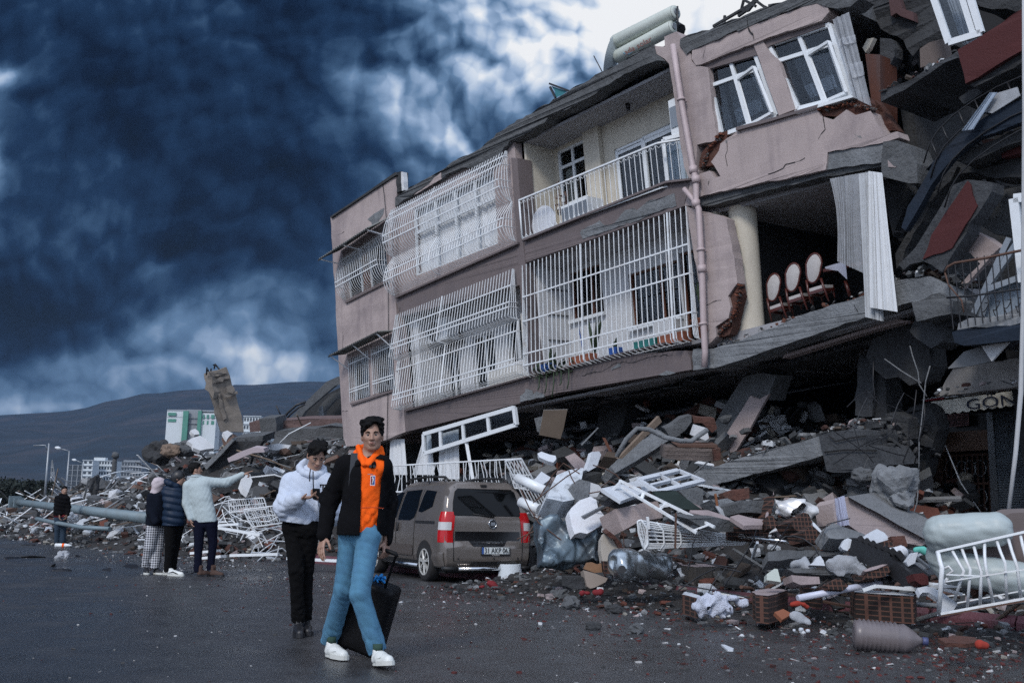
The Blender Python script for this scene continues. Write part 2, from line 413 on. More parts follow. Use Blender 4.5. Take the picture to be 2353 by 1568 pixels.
# ================================================================ ground
def asphalt():
    m = bpy.data.materials.new('asphalt'); m.use_nodes = True; nt = m.node_tree; NX.nt = nt; b = nt.nodes['Principled BSDF']
    tc = nt.nodes.new('ShaderNodeTexCoord'); P = NX(tc.outputs['Object'])
    ag = noise_n(P, 95, 4, .7); big = noise_n(P, .35, 5, .6); mid = noise_n(P, 2.2, 5, .6)
    vr = voro(P, 130, feature='F1', out='Color')
    sepc = nt.nodes.new('ShaderNodeSeparateColor'); nt.links.new(vr.s, sepc.inputs[0]); rc = NX(sepc.outputs[0])
    spk = nm('GREATER_THAN', rc, .93)
    base = mixc(ag, (.018,.019,.021), (.085,.086,.091))
    base = mixc(nm('MULTIPLY', spk, .5), base, (.22,.22,.22))
    base = mixc(nm('MULTIPLY_ADD', mid, 2.2, -.8, clamp=True), base, (.034,.032,.033))
    # drying patches: wet asphalt is darker and glossier
    wet = nm('MULTIPLY_ADD', nm('ADD', nm('MULTIPLY', big, .75), nm('MULTIPLY', mid, .25)), 5.5, -2.45, clamp=True)
    base = mixc(nm('MULTIPLY', wet, .62), base, (.010,.010,.011))
    # tyre-worn streaks
    st = noise_n(vm('MULTIPLY', P, (.9,.12,1)), 1.6, 4, .6)
    base = mixc(nm('MULTIPLY_ADD', st, 1.6, -.75, clamp=True), base, (.038,.037,.038))
    nt.links.new(base.s, b.inputs['Base Color'])
    NX.lk(nm('MULTIPLY_ADD', wet, -.30, .43), b.inputs['Roughness']); b.inputs['Specular IOR Level'].default_value = .5
    bn = nt.nodes.new('ShaderNodeBump'); bn.inputs['Strength'].default_value = .5; bn.inputs['Distance'].default_value = .006
    NX.lk(nm('ADD', noise_n(P, 160, 3, .6), nm('MULTIPLY', mid, .6)), bn.inputs['Height']); nt.links.new(bn.outputs[0], b.inputs['Normal'])
    return m
M_asph = asphalt()
g = MB(); g.face([(-3000,-300,0),(3000,-300,0),(3000,4500,0),(-3000,4500,0)], M_asph)
tag(g.build('road'), kind='structure')
# ================================================================ materials
M_pink = mat('pink_plaster', (.37,.308,.295), .92, var=.16, vs=1.6, bump=.35, bs=55, stain=.55, ss=.6, stain_col=(.16,.13,.14), streak=.42, chips=.655)
M_mauve = mat('mauve_plaster', (.140,.115,.115), .92, var=.16, vs=1.7, bump=.4, bs=55, stain=.35, ss=.8, stain_col=(.085,.075,.085), streak=.3, chips=.68)
M_cream = mat('cream_plaster', (.54,.50,.42), .9, var=.08, vs=1.2, bump=.25, bs=30, stain=.22, ss=.7, stain_col=(.26,.24,.21), streak=.2)
M_white = mat('white_plaster', (.55,.56,.57), .9, var=.1, vs=1.5, bump=.3, bs=30, stain=.3, ss=.9, stain_col=(.25,.25,.26), streak=.2)
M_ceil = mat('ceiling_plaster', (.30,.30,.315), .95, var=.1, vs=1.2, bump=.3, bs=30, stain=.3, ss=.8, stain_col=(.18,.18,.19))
M_conc = mat('broken_concrete', (.095,.10,.105), .95, var=.5, vs=6, bump=2.2, bs=16, stain=.5, ss=1.4, stain_col=(.055,.058,.06), streak=.3)
M_dark = mat('dirt_and_shade_concrete', (.038,.040,.043), .95, var=.35, vs=3, bump=2.5, bs=12, stain=.6, ss=1.5, stain_col=(.02,.02,.022))  # dark dirty concrete; also colours the open room's walls in place of shade
M_lconc = mat('pale_concrete', (.175,.185,.195), .95, var=.4, vs=6, bump=1.6, bs=18, stain=.6, ss=1.6, stain_col=(.075,.08,.085), streak=.25)
M_brick = mat('red_brick', (.085,.034,.024), .95, var=.5, vs=9, bump=2, bs=16, stain=.75, ss=5, stain_col=(.07,.04,.03))
M_pvc = mat('white_pvc', (.68,.71,.73), .35, var=.06, vs=2, stain=.15, ss=2, stain_col=(.35,.35,.34))
M_wmet = mat('white_painted_steel', (.66,.69,.71), .45, var=.12, vs=5, stain=.35, ss=5, stain_col=(.28,.20,.15))
M_glass = mat('dark_glass', (.012,.016,.02), .08, var=.2, vs=2, spec=.8)
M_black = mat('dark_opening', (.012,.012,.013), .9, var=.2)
M_curt = mat('white_curtain', (.62,.64,.66), .95, var=.1, vs=6)
M_sheer = mat('sheer_curtain', (.42,.44,.47), .95, var=.3, vs=9, alpha=.6)
M_lace = mat('lace_curtain', (.60,.62,.66), .95, var=.45, vs=45, alpha=.85)
M_wood = mat('brown_wood', (.12,.045,.025), .5, var=.3, vs=6)
M_dwood = mat('weathered_wood', (.16,.12,.09), .85, var=.35, vs=8, bump=.6, bs=30)
M_pipe = mat('pink_pipe', (.42,.34,.34), .5, var=.1, vs=3, stain=.3, ss=2, stain_col=(.2,.16,.16))
M_red = mat('red_wall_paint', (.052,.006,.006), .8, var=.15, vs=3, bump=.4, bs=40, stain=.3, ss=1, stain_col=(.08,.01,.01))
M_blue = mat('dark_blue_paint', (.0035,.011,.024), .9, var=.3, vs=3, bump=.8, bs=20, stain=.4, ss=1, stain_col=(.02,.022,.03))
M_grey = mat('grey_metal', (.24,.26,.28), .45, .6, var=.15, vs=3)
M_rust = mat('rusty_steel', (.10,.055,.04), .8, .2, var=.4, vs=8)
M_blk = mat('black_plastic', (.012,.012,.014), .45, var=.2)
M_terr = mat('terracotta', (.27,.09,.05), .85, var=.2, vs=5)
M_leaf = mat('leaf_green', (.035,.06,.03), .7, var=.4, vs=20)
M_teal = mat('teal_plastic', (.02,.16,.15), .5, var=.2)
M_bluep = mat('blue_plastic', (.02,.08,.30), .45, var=.2)
M_redp = mat('red_cloth', (.15,.008,.012), .85, var=.3, vs=10)
M_tile = mat('white_wall_tiles', (.62,.60,.55), .35, var=.1, vs=4)
M_beam = mat('dusty_pink_beam', (.34,.28,.27), .9, var=.15, vs=2, bump=.5, bs=30, stain=.4, ss=1, stain_col=(.13,.11,.11))
# ================================================================ the leaning apartment building
BLD = empty('apartment_building', (W(-4,-7,-4).x, W(-4,-7,-4).y, 0), 'long pink and mauve apartment building with white window cages, leaning over its crushed ground floor', 'building')
def fbox(b, a0, a1, b0, b1, o0, o1, m):
    b.hexa([W(a0,b0,o0), W(a1,b0,o0), W(a1,b0,o1), W(a0,b0,o1), W(a0,b1,o0), W(a1,b1,o0), W(a1,b1,o1), W(a0,b1,o1)], m)
def win(parent, P, off, split_u=(.5,), split_v=(.62,), fw=.055, depth=.06, glass=True, name='window', m=None, glassm=None, sash=True):
    """window frame spanning quad P (TL,TR,BR,BL as 3D points)"""
    TLp, TRp, BRp, BLp = [Vector(p) for p in P]; m = m or M_pvc
    def q(u, v): return TLp.lerp(TRp, u).lerp(BLp.lerp(BRp, u), v)
    b = MB(); up = (TLp-BLp).normalized(); n = (TRp-TLp).cross(up).normalized()
    nn = n if n.dot(CP-TLp) > 0 else -n
    for a, c in (((0,0),(1,0)), ((0,1),(1,1)), ((0,0),(0,1)), ((1,0),(1,1))):
        b.bar(q(*a), q(*c), fw, m, depth, up=nn)
    for u in split_u: b.bar(q(u,0)-nn*.002, q(u,1)-nn*.002, fw*.9, m, depth*.8, up=nn)
    for v in split_v: b.bar(q(0,v)-nn*.004, q(1,v)-nn*.004, fw*.9, m, depth*.7, up=nn)
    f = b.build(name, parent)
    if glass:
        g = MB(); g.face([q(0,0)-nn*.012, q(0,1)-nn*.012, q(1,1)-nn*.012, q(1,0)-nn*.012], glassm or M_pane); g.build('pane', f) if f.parent == parent else None
    return f, q, nn
def clearglass():
    m = bpy.data.materials.new('window_glass'); m.use_nodes = True; nt = m.node_tree; nt.nodes.clear()
    o = nt.nodes.new('ShaderNodeOutputMaterial'); g = nt.nodes.new('ShaderNodeBsdfGlossy'); g.inputs['Roughness'].default_value = .03; g.inputs['Color'].default_value = (.7,.75,.8,1)
    t = nt.nodes.new('ShaderNodeBsdfTransparent'); t.inputs['Color'].default_value = (.62,.68,.72,1); mx = nt.nodes.new('ShaderNodeMixShader')
    fr = nt.nodes.new('ShaderNodeFresnel'); fr.inputs['IOR'].default_value = 1.6
    nt.links.new(fr.outputs[0], mx.inputs[0]); nt.links.new(t.outputs[0], mx.inputs[1]); nt.links.new(g.outputs[0], mx.inputs[2]); nt.links.new(mx.outputs[0], o.inputs[0]); return m
M_pane = clearglass()
def drape(name, parent, P, m, folds=9, amp=.05, gather=0, n=60, rows=8, seed=1, hem=.0):
    """hanging pleated cloth over quad P"""
    TLp, TRp, BRp, BLp = [Vector(p) for p in P]; nn = (TRp-TLp).cross(TLp-BLp).normalized(); r = random.Random(seed); ph = [r.uniform(0,6) for _ in range(4)]
    rws = []
    for i in range(rows+1):
        v = i/rows; row = []
        for j in range(n+1):
            u = j/n; uu = u+gather*math.sin(v*PI)*(.5-u)
            p = TLp.lerp(TRp, uu).lerp(BLp.lerp(BRp, uu), v)
            uw = u+.035*math.sin(u*9+ph[1])+.02*math.sin(u*23+ph[2]+v*1.5); w_ = amp*(.4+.6*v)*(.65+.5*math.sin(u*5+ph[3]))*(math.sin(uw*folds*6.283+ph[0]+.9*math.sin(v*2.5+ph[1]))+.5*math.sin(uw*folds*11.1+ph[2]+v*2))
            p = p+nn*w_+(BLp-TLp).normalized()*(hem*math.sin(u*7+ph[3])*v)
            row.append(p)
        rws.append(row)
    b = MB(); b.sheet(rws, m); return b.build(name, parent)
# ---- masonry body
b = MB()
# rear mass, side walls, roof: closes the rooms so their inside stays dark
fbox(b, -12.3, 3.4, -3.3, 2.35, -9.0, -8.7, M_conc)
fbox(b, -12.3, -12.1, -3.5, 2.35, -8.7, -.3, M_pink)
fbox(b, 3.15, 3.35, -3.2, 1.6, -8.7, -1.6, M_dark)
fbox(b, -9.2, -9.0, -3.3, 2.1, -8.7, -.3, M_white)
b.build('rear_wall', BLD)
b = MB()
b.slab([W(-12.2,2.42,-.25), W(-9.35,2.42,-.25), W(-9.35,2.42,-8.8), W(-12.2,2.42,-8.8)], FW*.2, M_conc)
b.slab([W(-9.3,2.36,-.30), W(-.1,2.56,-.30), W(-.1,2.56,-8.7), W(-9.3,2.36,-8.7)], FW*.24, M_conc)
b.slab([W(-.05,2.25,-.32), W(3.3,1.75,-.32), W(3.3,1.75,-8.6), W(-.05,2.25,-8.6)], FW*.26, M_conc)
b.build('roof', BLD)
b = MB()   # floor slabs inside
for bb in (-.25, -3.2):
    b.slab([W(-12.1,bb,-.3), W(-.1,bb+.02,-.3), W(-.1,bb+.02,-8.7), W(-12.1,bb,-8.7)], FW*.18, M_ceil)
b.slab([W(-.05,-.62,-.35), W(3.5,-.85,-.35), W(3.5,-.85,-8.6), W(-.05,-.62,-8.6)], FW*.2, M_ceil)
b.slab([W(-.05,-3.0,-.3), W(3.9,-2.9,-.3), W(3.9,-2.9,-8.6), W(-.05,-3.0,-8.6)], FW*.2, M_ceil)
b.build('floor_slab', BLD)
# ---- left wing
b = MB()
wing = jag(fpoly('1 95,520 400,320 700,130 708,290 690,420 2 690,90 770,1000 788,1318 640,1380 420,1440 240,1452 215,1370 180,800'), .012, .25, 3)
w1h = fpoly('1 205,905 590,655 627,1092 240,1283'); w2h = fpoly('2 268,650 665,470 692,925 283,1045')
b.slab(wing, FN*-.25, M_pink, holes=[w1h, w2h]); wingo = b.build('wall', BLD); wingo['label'] = 'pale pink plaster wall of the narrow left wing'
b = MB()
b.slab(fpoly('1 90,520 400,315 690,112 702,135 400,333 98,532', .06), FN*-.35, M_dark); b.build('coping', BLD)
b = MB()
b.slab(jag(fpoly('1 700,112 742,105 748,280 705,300', .01), .015, .1, 4), FN*-.22, M_dark)
b.slab(jag(fpoly('1 744,108 762,110 772,275 750,285', .0), .01, .1, 5), FN*-.12, M_white); b.build('broken_parapet_end', BLD)
b = MB(); b.slab(jag(fpoly('1 435,545 500,490 590,440 580,500 520,590 480,610 470,570', .006), .006, .1, 8), FN*-.005, M_lconc); b.cut()
b.slab(jag(fpoly('2 1835,1045 1840,990 1880,960 1890,925 1950,940 1960,975 1990,945 2060,975 2060,1000', .024), .01, .08, 9), FN*-.006, M_lconc)
b.build('plaster_scar', BLD)
for k, (h, sill) in enumerate(((w1h, '1 225,1300 630,1098 634,1112 232,1317'), (w2h, '2 275,1060 700,922 704,938 285,1078'))):
    b = MB(); b.slab(fpoly(sill, .05), FN*-.15, M_mauve); b.build('sill', BLD)
    b = MB(); # reveal back: room darkness and window units
    q = [p-FN*.16 for p in h]
    f, qq, nn = win(BLD, q, 0, split_u=(.5,) if k else (.30,.52), split_v=(.72,) if 0 else (), fw=.06)
    # brown strip and curtains behind
    c = [p-FN*.32 for p in h]; T0, T1, B1, B0 = c
    drape('curtain', BLD, [T0.lerp(T1,.28), T0.lerp(T1,.55), B0.lerp(B1,.52), B0.lerp(B1,.25)], M_curt, 4, .02, seed=k)
    drape('curtain', BLD, [T0.lerp(T1,.62), T0.lerp(T1,.95), B0.lerp(B1,.92), B0.lerp(B1,.66)], M_curt, 4, .02, seed=k+5)
    if k: drape('curtain', BLD, [T0.lerp(T1,.03), T0.lerp(T1,.25), B0.lerp(B1,.2), B0.lerp(B1,.03)], M_curt, 4, .02, seed=k+9)
# middle pillar in the lower wing window
b = MB(); b.slab(fpoly('2 440,575 478,560 500,975 462,990', -.02), FN*-.2, M_pink); b.cut(); b.slab(fpoly('1 385,810 398,805 440,1180 405,1205', -.03), FN*-.2, M_wood); b.build('pillar', BLD)
def grille(name, P, nbars, rails, bulge, parent=BLD, r=.011, prof=None, mt=None, side=True, joint=None):
    """cage of upright bars over quad P(TL,TR,BR,BL) in facade pixels/3D; prof: list of (v, outward) for each upright"""
    mt = mt or M_wmet; TLp, TRp, BRp, BLp = [Vector(p) for p in P]; b = MB()
    def q(u, v): return TLp.lerp(TRp, u).lerp(BLp.lerp(BRp, u), v)
    L = (TRp-TLp).length
    def off(v):
        for (v0, o0), (v1, o1) in zip(prof, prof[1:]):
            if v0 <= v <= v1: return o0+(o1-o0)*((v-v0)/(v1-v0) if v1 > v0 else 0)
        return prof[-1][1]
    for i in range(nbars+1):
        u = i/nbars; b.tube([q(u, v)+FN*o for v, o in prof], r*.8, mt, 4, caps=False, smooth=False)
    for v in rails:
        o = off(v); b.bar(q(0,v)+FN*(o+.012), q(1,v)+FN*(o+.012), .028, mt, .012, up=FN)
        if side and o > .08:
            for u in (0, 1): b.bar(q(u,v)+FN*(o+.012), q(u,v), .022, mt, .010, up=FW)
    if side:
        mo = max(o for v, o in prof)
        if mo > .12:
            for u in (0, 1):
                for k in range(1, 4):
                    s_ = k/4; b.tube([q(u, v)+FN*(o*s_) for v, o in prof], r*.8, mt, 4, caps=False, smooth=False)
    for (pu, w_) in (joint or []): b.bar(q(pu,0)+FN*(prof[0][1]+.02), q(pu,1)+FN*(prof[-1][1]+.02), w_, mt, .012, up=FN) if False else b.tube([q(pu,v)+FN*(o+.02) for v, o in prof], w_, mt, 4, caps=False, smooth=False)
    return b.build(name, parent)
def belly(v0, v1, o, base=.06, n=7):
    """rounded pigeon-breast profile"""
    pr = [(v0, base), (v0+(v1-v0)*.35, base+(o-base)*.75), (v0+(v1-v0)*.62, o)]
    for k in range(1, n+1):
        t = k/n*PI/2; pr.append((v0+(v1-v0)*(.62+.38*math.sin(t)), .02+(o-.02)*math.cos(t)))
    return pr
def sharp(v0, v1, o, base=.06):
    return [(v0, base), (v0+(v1-v0)*.93, o), (v0+(v1-v0)*.965, o-.03), (v1, .02)]
g1 = grille('window_grille', fpoly('1 215,900 592,655 628,1092 240,1283'), 22, (.1,.62,.72), .3, prof=belly(0,1,.30))
g2 = grille('window_grille', fpoly('2 270,655 447,572 460,990 285,1045'), 10, (.13,.72,.78), .1, prof=[(0,.03),(1,.03)], side=False)
g3 = grille('window_grille', fpoly('2 480,560 664,475 690,925 500,975'), 11, (.13,.72,.78), .1, prof=[(0,.03),(1,.03)], side=False)
# corrugated shades over the wing windows
def shade(front, back, name):
    b = MB(); n = 26; A0, A1 = back; B0, B1 = front; rows = []
    for v in (0, .5, 1):
        rows.append([(A0.lerp(A1, u/n/2)).lerp(B0.lerp(B1, u/n/2), v)+FW*(.018 if u % 2 else -.018) for u in range(2*n+1)])
    b.sheet(rows, M_awn, smooth=False); 
    for u in (.04, .5, .96): b.bar(A0.lerp(A1,u)-FW*.45, B0.lerp(B1,u)-FW*.03, .025, M_wmet)
    b.bar(B0-FW*.03, B1-FW*.03, .025, M_dark); return b.build(name, BLD)
M_awn = mat('weathered_corrugated_sheet', (.15,.155,.145), .8, var=.35, vs=4, stain=.5, ss=2, stain_col=(.05,.05,.045))
a0, b0_ = AB(*PT('1 195,790')[0]); a1, b1_ = AB(*PT('1 610,605')[0])
shade((W(-12.1,1.42,.62), W(-9.55,1.62,.62)), (W(-11.95,1.72,.02), W(-9.55,1.95,.02)), 'window_shade')
shade((W(-12.0,-1.18,.5), W(-9.55,-.98,.5)), (W(-11.9,-1.12,.02), W(-9.55,-.93,.02)), 'window_shade')
# ---- central block: mauve frame
b = MB()
b.slab(jag(fpoly('1 690,1265 1810,768 4 95,733 1410,212 1640,180 1585,400 1585,420 125,945 2 1835,-28 740,262 715,180', .0), .006, .3, 11), FN*-.3, M_mauve)
b.build('floor_band', BLD)
b = MB()
b.slab(jag(fpoly('2 770,1130 1925,808 1975,800 8 210,212 900,30 1600,-15 1640,60 1650,160 1480,190 820,305 430,372 300,405 0,492 2 1830,1060 785,1320', .0), .006, .3, 12), FN*-.3, M_mauve)
b.build('floor_band', BLD)
b = MB(); b.slab(fpoly('1 1755,-20 1812,-20 1865,730 1885,950 2 1895,230 1975,800 1925,810 1880,500 1835,-28 1 1810,765', .015), FN*-.4, M_mauve); b.build('column', BLD)
b = MB()   # ledges
b.slab(fpoly('1 688,1252 1812,752 1812,770 690,1268', .09), FN*-.25, M_mauve); b.cut()
b.slab(fpoly('4 95,722 760,455 1410,190 1640,165 1640,182 1412,210 765,472 97,742', .09), FN*-.25, M_mauve); b.cut()
b.slab(fpoly('2 768,1118 1925,798 1925,812 770,1135', .09), FN*-.25, M_mauve); b.cut()
b.slab(fpoly('2 1975,795 8 210,205 900,25 1400,-90 1400,-75 900,40 215,222 2 1977,812', .09), FN*-.25, M_mauve); b.build('ledge', BLD)
b = MB()
b.slab(jag(fpoly('1 690,345 870,230 1100,110 1250,0 1420,-60 3 -60,1180 20,1130 300,960 640,770 900,620 1180,460 1300,415 1320,500 1400,560 1290,570 1090,660 850,800 640,940 330,1080 300,1130 80,1250 -20,1290 1 1560,60 1300,70 1000,230 690,425', .03), .028, .13, 13), FN*-.35, M_conc)
b.build('roof_slab_edge', BLD)
b = MB(); b.slab(jag(fpoly('1 865,318 900,290 1000,225 1050,160 1110,115 1115,175 1000,240 870,318', .045), .008, .1, 14), FN*-.012, M_pink); b.cut()
b.slab(jag(fpoly('4 625,670 640,640 730,600 800,555 850,600 940,580 1040,460 1110,440 1150,460 1240,385 1490,305 1510,420 1330,480 1200,535 950,625 650,725', .012), .014, .09, 15), FN*-.02, M_lconc); b.cut()
b.slab(jag(fpoly('8 910,150 985,100 1000,130 915,165', .012), .01, .09, 15), FN*-.02, M_lconc); b.cut()
b.slab(jag(fpoly('8 1340,210 1420,170 1500,190 1400,215', .012), .01, .09, 16), FN*-.02, M_lconc)
b.build('plaster_scar', BLD)
# top left bay: pink wall with the curtained window behind its cage
b = MB(); wh = [W(-8.62,1.92,-.1), W(-5.46,1.92,-.1), W(-5.50,.25,-.1), W(-8.70,.25,-.1)]
b.slab([W(-9.4,2.3,-.1), W(-4.7,2.3,-.1), W(-4.7,-.1,-.1), W(-9.45,-.1,-.1)], FN*-.2, M_pink, holes=[wh]); b.build('wall', BLD)
f, q, nn = win(BLD, [p-FN*.06 for p in wh], 0, split_u=(.27,.52,.76), split_v=(.36,), fw=.085, glass=False)
drape('curtain', BLD, [p-FN*.17 for p in (wh[0],wh[1],wh[2]+FW*.1,wh[3]+FW*.1)], M_curt, 26, .025, n=240, seed=3)
grille('window_grille', [W(-9.32,2.08,0), W(-4.83,2.12,0), W(-4.80,.98,0), W(-9.42,.90,0)], 46, (.12,.28,.60,.74), .32, prof=belly(0,1,.34), joint=((.42,.014),))
grille('window_grille', [W(-9.42,.90,0), W(-4.80,.98,0), W(-4.78,.10,0), W(-9.45,-.08,0)], 46, (.45,.66), .32, prof=[(0,.02)]+belly(0.02,1,.34)[1:], joint=((.42,.014),))
# recess rooms behind the three open bays: (a0,a1,b0,b1,depth)
def recess(a0, a1, b0, b1, dep, ml, mb, mc, mf, holes=(), name='balcony_room'):
    b = MB(); t = .06
    fbox(b, a0-t, a0, b0, b1, -dep, -.28, ml); fbox(b, a1, a1+t, b0, b1, -dep, -.28, ml)
    fbox(b, a0-t, a1+t, b1, b1+t, -dep, -.28, mc); fbox(b, a0-t, a1+t, b0-t, b0, -dep, -.28, mf)
    b.slab([W(a0-t,b1+t,-dep), W(a1+t,b1+t,-dep), W(a1+t,b0-t,-dep), W(a0-t,b0-t,-dep)], FN*-.2, mb, holes=[[W(x0,y1,-dep), W(x1,y1,-dep), W(x1,y0,-dep), W(x0,y0,-dep)] for x0, x1, y0, y1 in holes])
    return b.build(name, BLD)
# loggia (top right)
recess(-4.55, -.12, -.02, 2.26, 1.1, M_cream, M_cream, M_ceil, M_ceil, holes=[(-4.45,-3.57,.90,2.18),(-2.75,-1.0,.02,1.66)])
win(BLD, [W(-4.43,2.16,-1.15), W(-3.59,2.16,-1.15), W(-3.59,.93,-1.15), W(-4.43,.93,-1.15)], 0, (.5,), (.30,), .07)
win(BLD, [W(-2.72,1.64,-1.15), W(-1.98,1.64,-1.15), W(-1.98,.05,-1.15), W(-2.72,.05,-1.15)], 0, (), (.05,), .07, name='balcony_door')
win(BLD, [W(-1.96,1.64,-1.13), W(-1.03,1.64,-1.13), W(-1.03,.05,-1.13), W(-1.96,.05,-1.13)], 0, (), (.05,), .10, name='balcony_door')
drape('curtain', BLD, [W(-1.55,1.5,-1.28), W(-1.05,1.5,-1.28), W(-1.05,.08,-1.28), W(-1.5,.08,-1.28)], M_curt, 5, .03, seed=8)
b = MB(); fbox(b, -3.5, -3.05, -.02, 2.26, -1.09, -.97, M_cream); b.build('pier', BLD)
b = MB(); fbox(b, -4.5, -3.52, .85, .90, -1.15, -1.0, M_pvc); b.build('sill', BLD)
b = MB(); fbox(b, -4.38, -4.05, 1.0, 1.75, -1.28, -1.25, M_cream); b.build('roller_blind', BLD)
b = MB(); b.tube([W(-1.9,2.25,-.7), W(-1.9,2.16,-.7)], .05, M_blk, 8); b.tube([W(-1.9,2.17,-.7), W(-1.9,2.10,-.7)], .035, M_blk, 8); b.build('ceiling_lamp', BLD)
# balcony railing
b = MB(); r0 = [(-4.5,.03),(-.12,.06)]
RA = [W(-4.52,.92,.05), W(-.62,.86,.05), W(-.12,.86,-.30)]
def railing(top, h, nb, parent):
    b = MB(); L = [(top[i]-top[i+1]).length for i in range(len(top)-1)]; T = sum(L)
    def at(t):
        d = t*T
        for i, l in enumerate(L):
            if d <= l or i == len(L)-1: return top[i].lerp(top[i+1], min(1, d/l))
            d -= l
    for i in range(len(top)-1): b.bar(top[i], top[i+1], .045, M_wmet, .03); b.bar(top[i]-FW*h, top[i+1]-FW*h, .02, M_wmet)
    for i in range(nb+1):
        p = at(i/nb); b.tube([p, p-FW*h], .008, M_wmet, 4, smooth=False)
        if i < nb:
            q_ = at((i+1)/nb)
            for dy in (0, h-.09):
                b.tube([p-FW*dy, p.lerp(q_,.25)-FW*(dy+.06), p.lerp(q_,.5)-FW*(dy+.085), p.lerp(q_,.75)-FW*(dy+.06), q_-FW*dy], .006, M_wmet, 4, smooth=False, caps=False)
    b.tube([top[0], top[0]-FW*h], .022, M_wmet, 6); return b.build('balcony_railing', parent)
railing(RA, .84, 34, BLD)
# outdoor condenser on the loggia's right wall and the broken sash by it
b = MB(); fbox(b, -.60, -.12, 1.05, 1.75, -.75, -.35, M_lbox if False else M_pvc); ac1 = b.build('air_conditioner', BLD)
b = MB(); fbox(b, -.58, -.22, 1.2, 1.6, -.349, -.335, M_grey); b.build('fan_cover', ac1)
win(BLD, [W(-.72,1.02,-.25), W(-.22,1.02,-.45), W(-.22,.1,-.45), W(-.72,.1,-.25)], 0, (), (), .07, name='open_sash')
# lower right bay
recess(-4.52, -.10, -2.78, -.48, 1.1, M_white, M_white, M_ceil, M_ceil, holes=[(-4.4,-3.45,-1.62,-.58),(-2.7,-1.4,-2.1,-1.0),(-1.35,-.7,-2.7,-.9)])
for (x0, x1, y0, y1) in ((-4.4,-3.45,-1.62,-.58),(-2.7,-1.4,-2.1,-1.0),(-1.35,-.7,-2.7,-.9)):
    win(BLD, [W(x0,y1,-1.2), W(x1,y1,-1.2), W(x1,y0,-1.2), W(x0,y0,-1.2)], 0, (.6,), (), .06, name='window', m=M_wood)
b = MB(); fbox(b, -4.45, -3.4, -1.69, -1.62, -1.15, -1.0, M_pvc); b.cut(); fbox(b, -2.75, -1.38, -2.17, -2.10, -1.15, -.98, M_pvc); b.build('sill', BLD)
b = MB(); fbox(b, -1.9, -1.4, -2.78, -2.17, -1.09, -.8, M_white); b.build('parapet_box', BLD)
b = MB()
for k in range(3): b.bar(W(-4.5,-.95-.55*k,-.45), W(-4.5,-.95-.55*k,-1.2), .02, M_dark); b.cut()
b.build('wall_hook', BLD)
grille('balcony_cage', [W(-4.55,-.49,.08), W(-.10,-.48,.08), W(-.10,-2.86,.08), W(-4.58,-2.84,.08)], 35, (.29,.51,.80,.90), .2, prof=[(0,.0),(.9,.16),(.965,.16),(.985,.13),(1,-.02)], joint=((.40,.02),(.905,.02)), r=.012)
# lower left bay
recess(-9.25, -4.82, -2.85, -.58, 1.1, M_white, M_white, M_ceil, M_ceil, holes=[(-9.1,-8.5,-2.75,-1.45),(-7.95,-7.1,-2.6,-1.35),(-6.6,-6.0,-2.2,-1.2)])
for x0, x1, y0, y1 in ((-9.1,-8.5,-2.75,-1.45),(-7.95,-7.1,-2.6,-1.35),(-6.6,-6.0,-2.2,-1.2)): win(BLD, [W(x0,y1,-1.2), W(x1,y1,-1.2), W(x1,y0,-1.2), W(x0,y0,-1.2)], 0, (.5,), (), .07)
b = MB(); fbox(b, -5.4, -4.83, -2.8, -1.3, -1.09, -.5, M_tile); b.cut(); fbox(b, -6.9, -5.4, -2.8, -2.35, -1.09, -.7, M_tile); b.build('tiled_counter', BLD)
b = MB(); fbox(b, -9.1, -8.25, -1.35, -.80, -.95, -.6, M_pvc); ac2 = b.build('air_conditioner', BLD)
b = MB(); cc = W(-8.75,-1.08,-.59); b.tube([cc+FN*.0, cc+FN*.012], .24, M_blk, 20); b.build('fan_cover', ac2)
b = MB(); fbox(b, -9.15, -8.2, -1.42, -1.36, -1.05, -.55, M_dark); b.build('bracket', ac2)
grille('balcony_cage', [W(-9.30,-.60,.06), W(-4.83,-.50,.06), W(-4.80,-1.60,.06), W(-9.35,-1.72,.06)], 44, (.33,.66,.76), .3, prof=sharp(0,1,.30), joint=((.44,.02),))
grille('balcony_cage', [W(-9.35,-1.72,.06), W(-4.80,-1.60,.06), W(-4.78,-2.78,.06), W(-9.40,-2.93,.06)], 44, (.2,.70,.80), .3, prof=[(0,.02)]+sharp(0.02,1,.28), joint=((.44,.02),))
# ---- right wing
b = MB()
b.slab(jag(fpoly('3 1445,590 1400,540 1300,480 1310,425 1405,430 1400,340 1510,290 1560,350 1550,440 1640,490 1650,560 1690,600 1800,620 1820,800 1870,1180 1890,1290 4 1700,-140 1690,90 1720,90 1710,330 1650,420 1585,420 1640,190 1580,60', .0), .008, .15, 21), FN*-.28, M_pink)
b.build('wall', BLD)
b = MB()
b.slab(jag(fpoly('4 1590,420 1640,440 1720,470 1880,500 1970,540 2000,700 2045,900 2070,1130 1985,1250 2010,1350 1990,1450 1870,1530 1880,1620 1770,1720 1800,1560', .0), .010, .12, 22), FN*-.22, M_pink)
b.build('wall', BLD)
b = MB()
b.slab(jag(fpoly('3 1655,460 1800,400 2150,255 2353,185 5 0,180 180,118 340,58 450,33 550,70 560,112 520,160 490,192 0,345 3 1850,545 1740,592 1690,600 1650,540', .02), .010, .15, 23), FN*-.3, M_pink)
b.build('window_lintel', BLD)
b = MB()
b.slab(jag(fpoly('3 1545,360 1700,300 2140,140 2353,65 5 0,42 250,-30 620,-60 850,-20 760,60 640,80 560,70 450,30 340,55 0,175 3 2160,250 1800,400 1655,458 1600,500 1540,420', .03), .025, .12, 24), FN*-.4, M_conc)
b.build('roof_slab_edge', BLD)
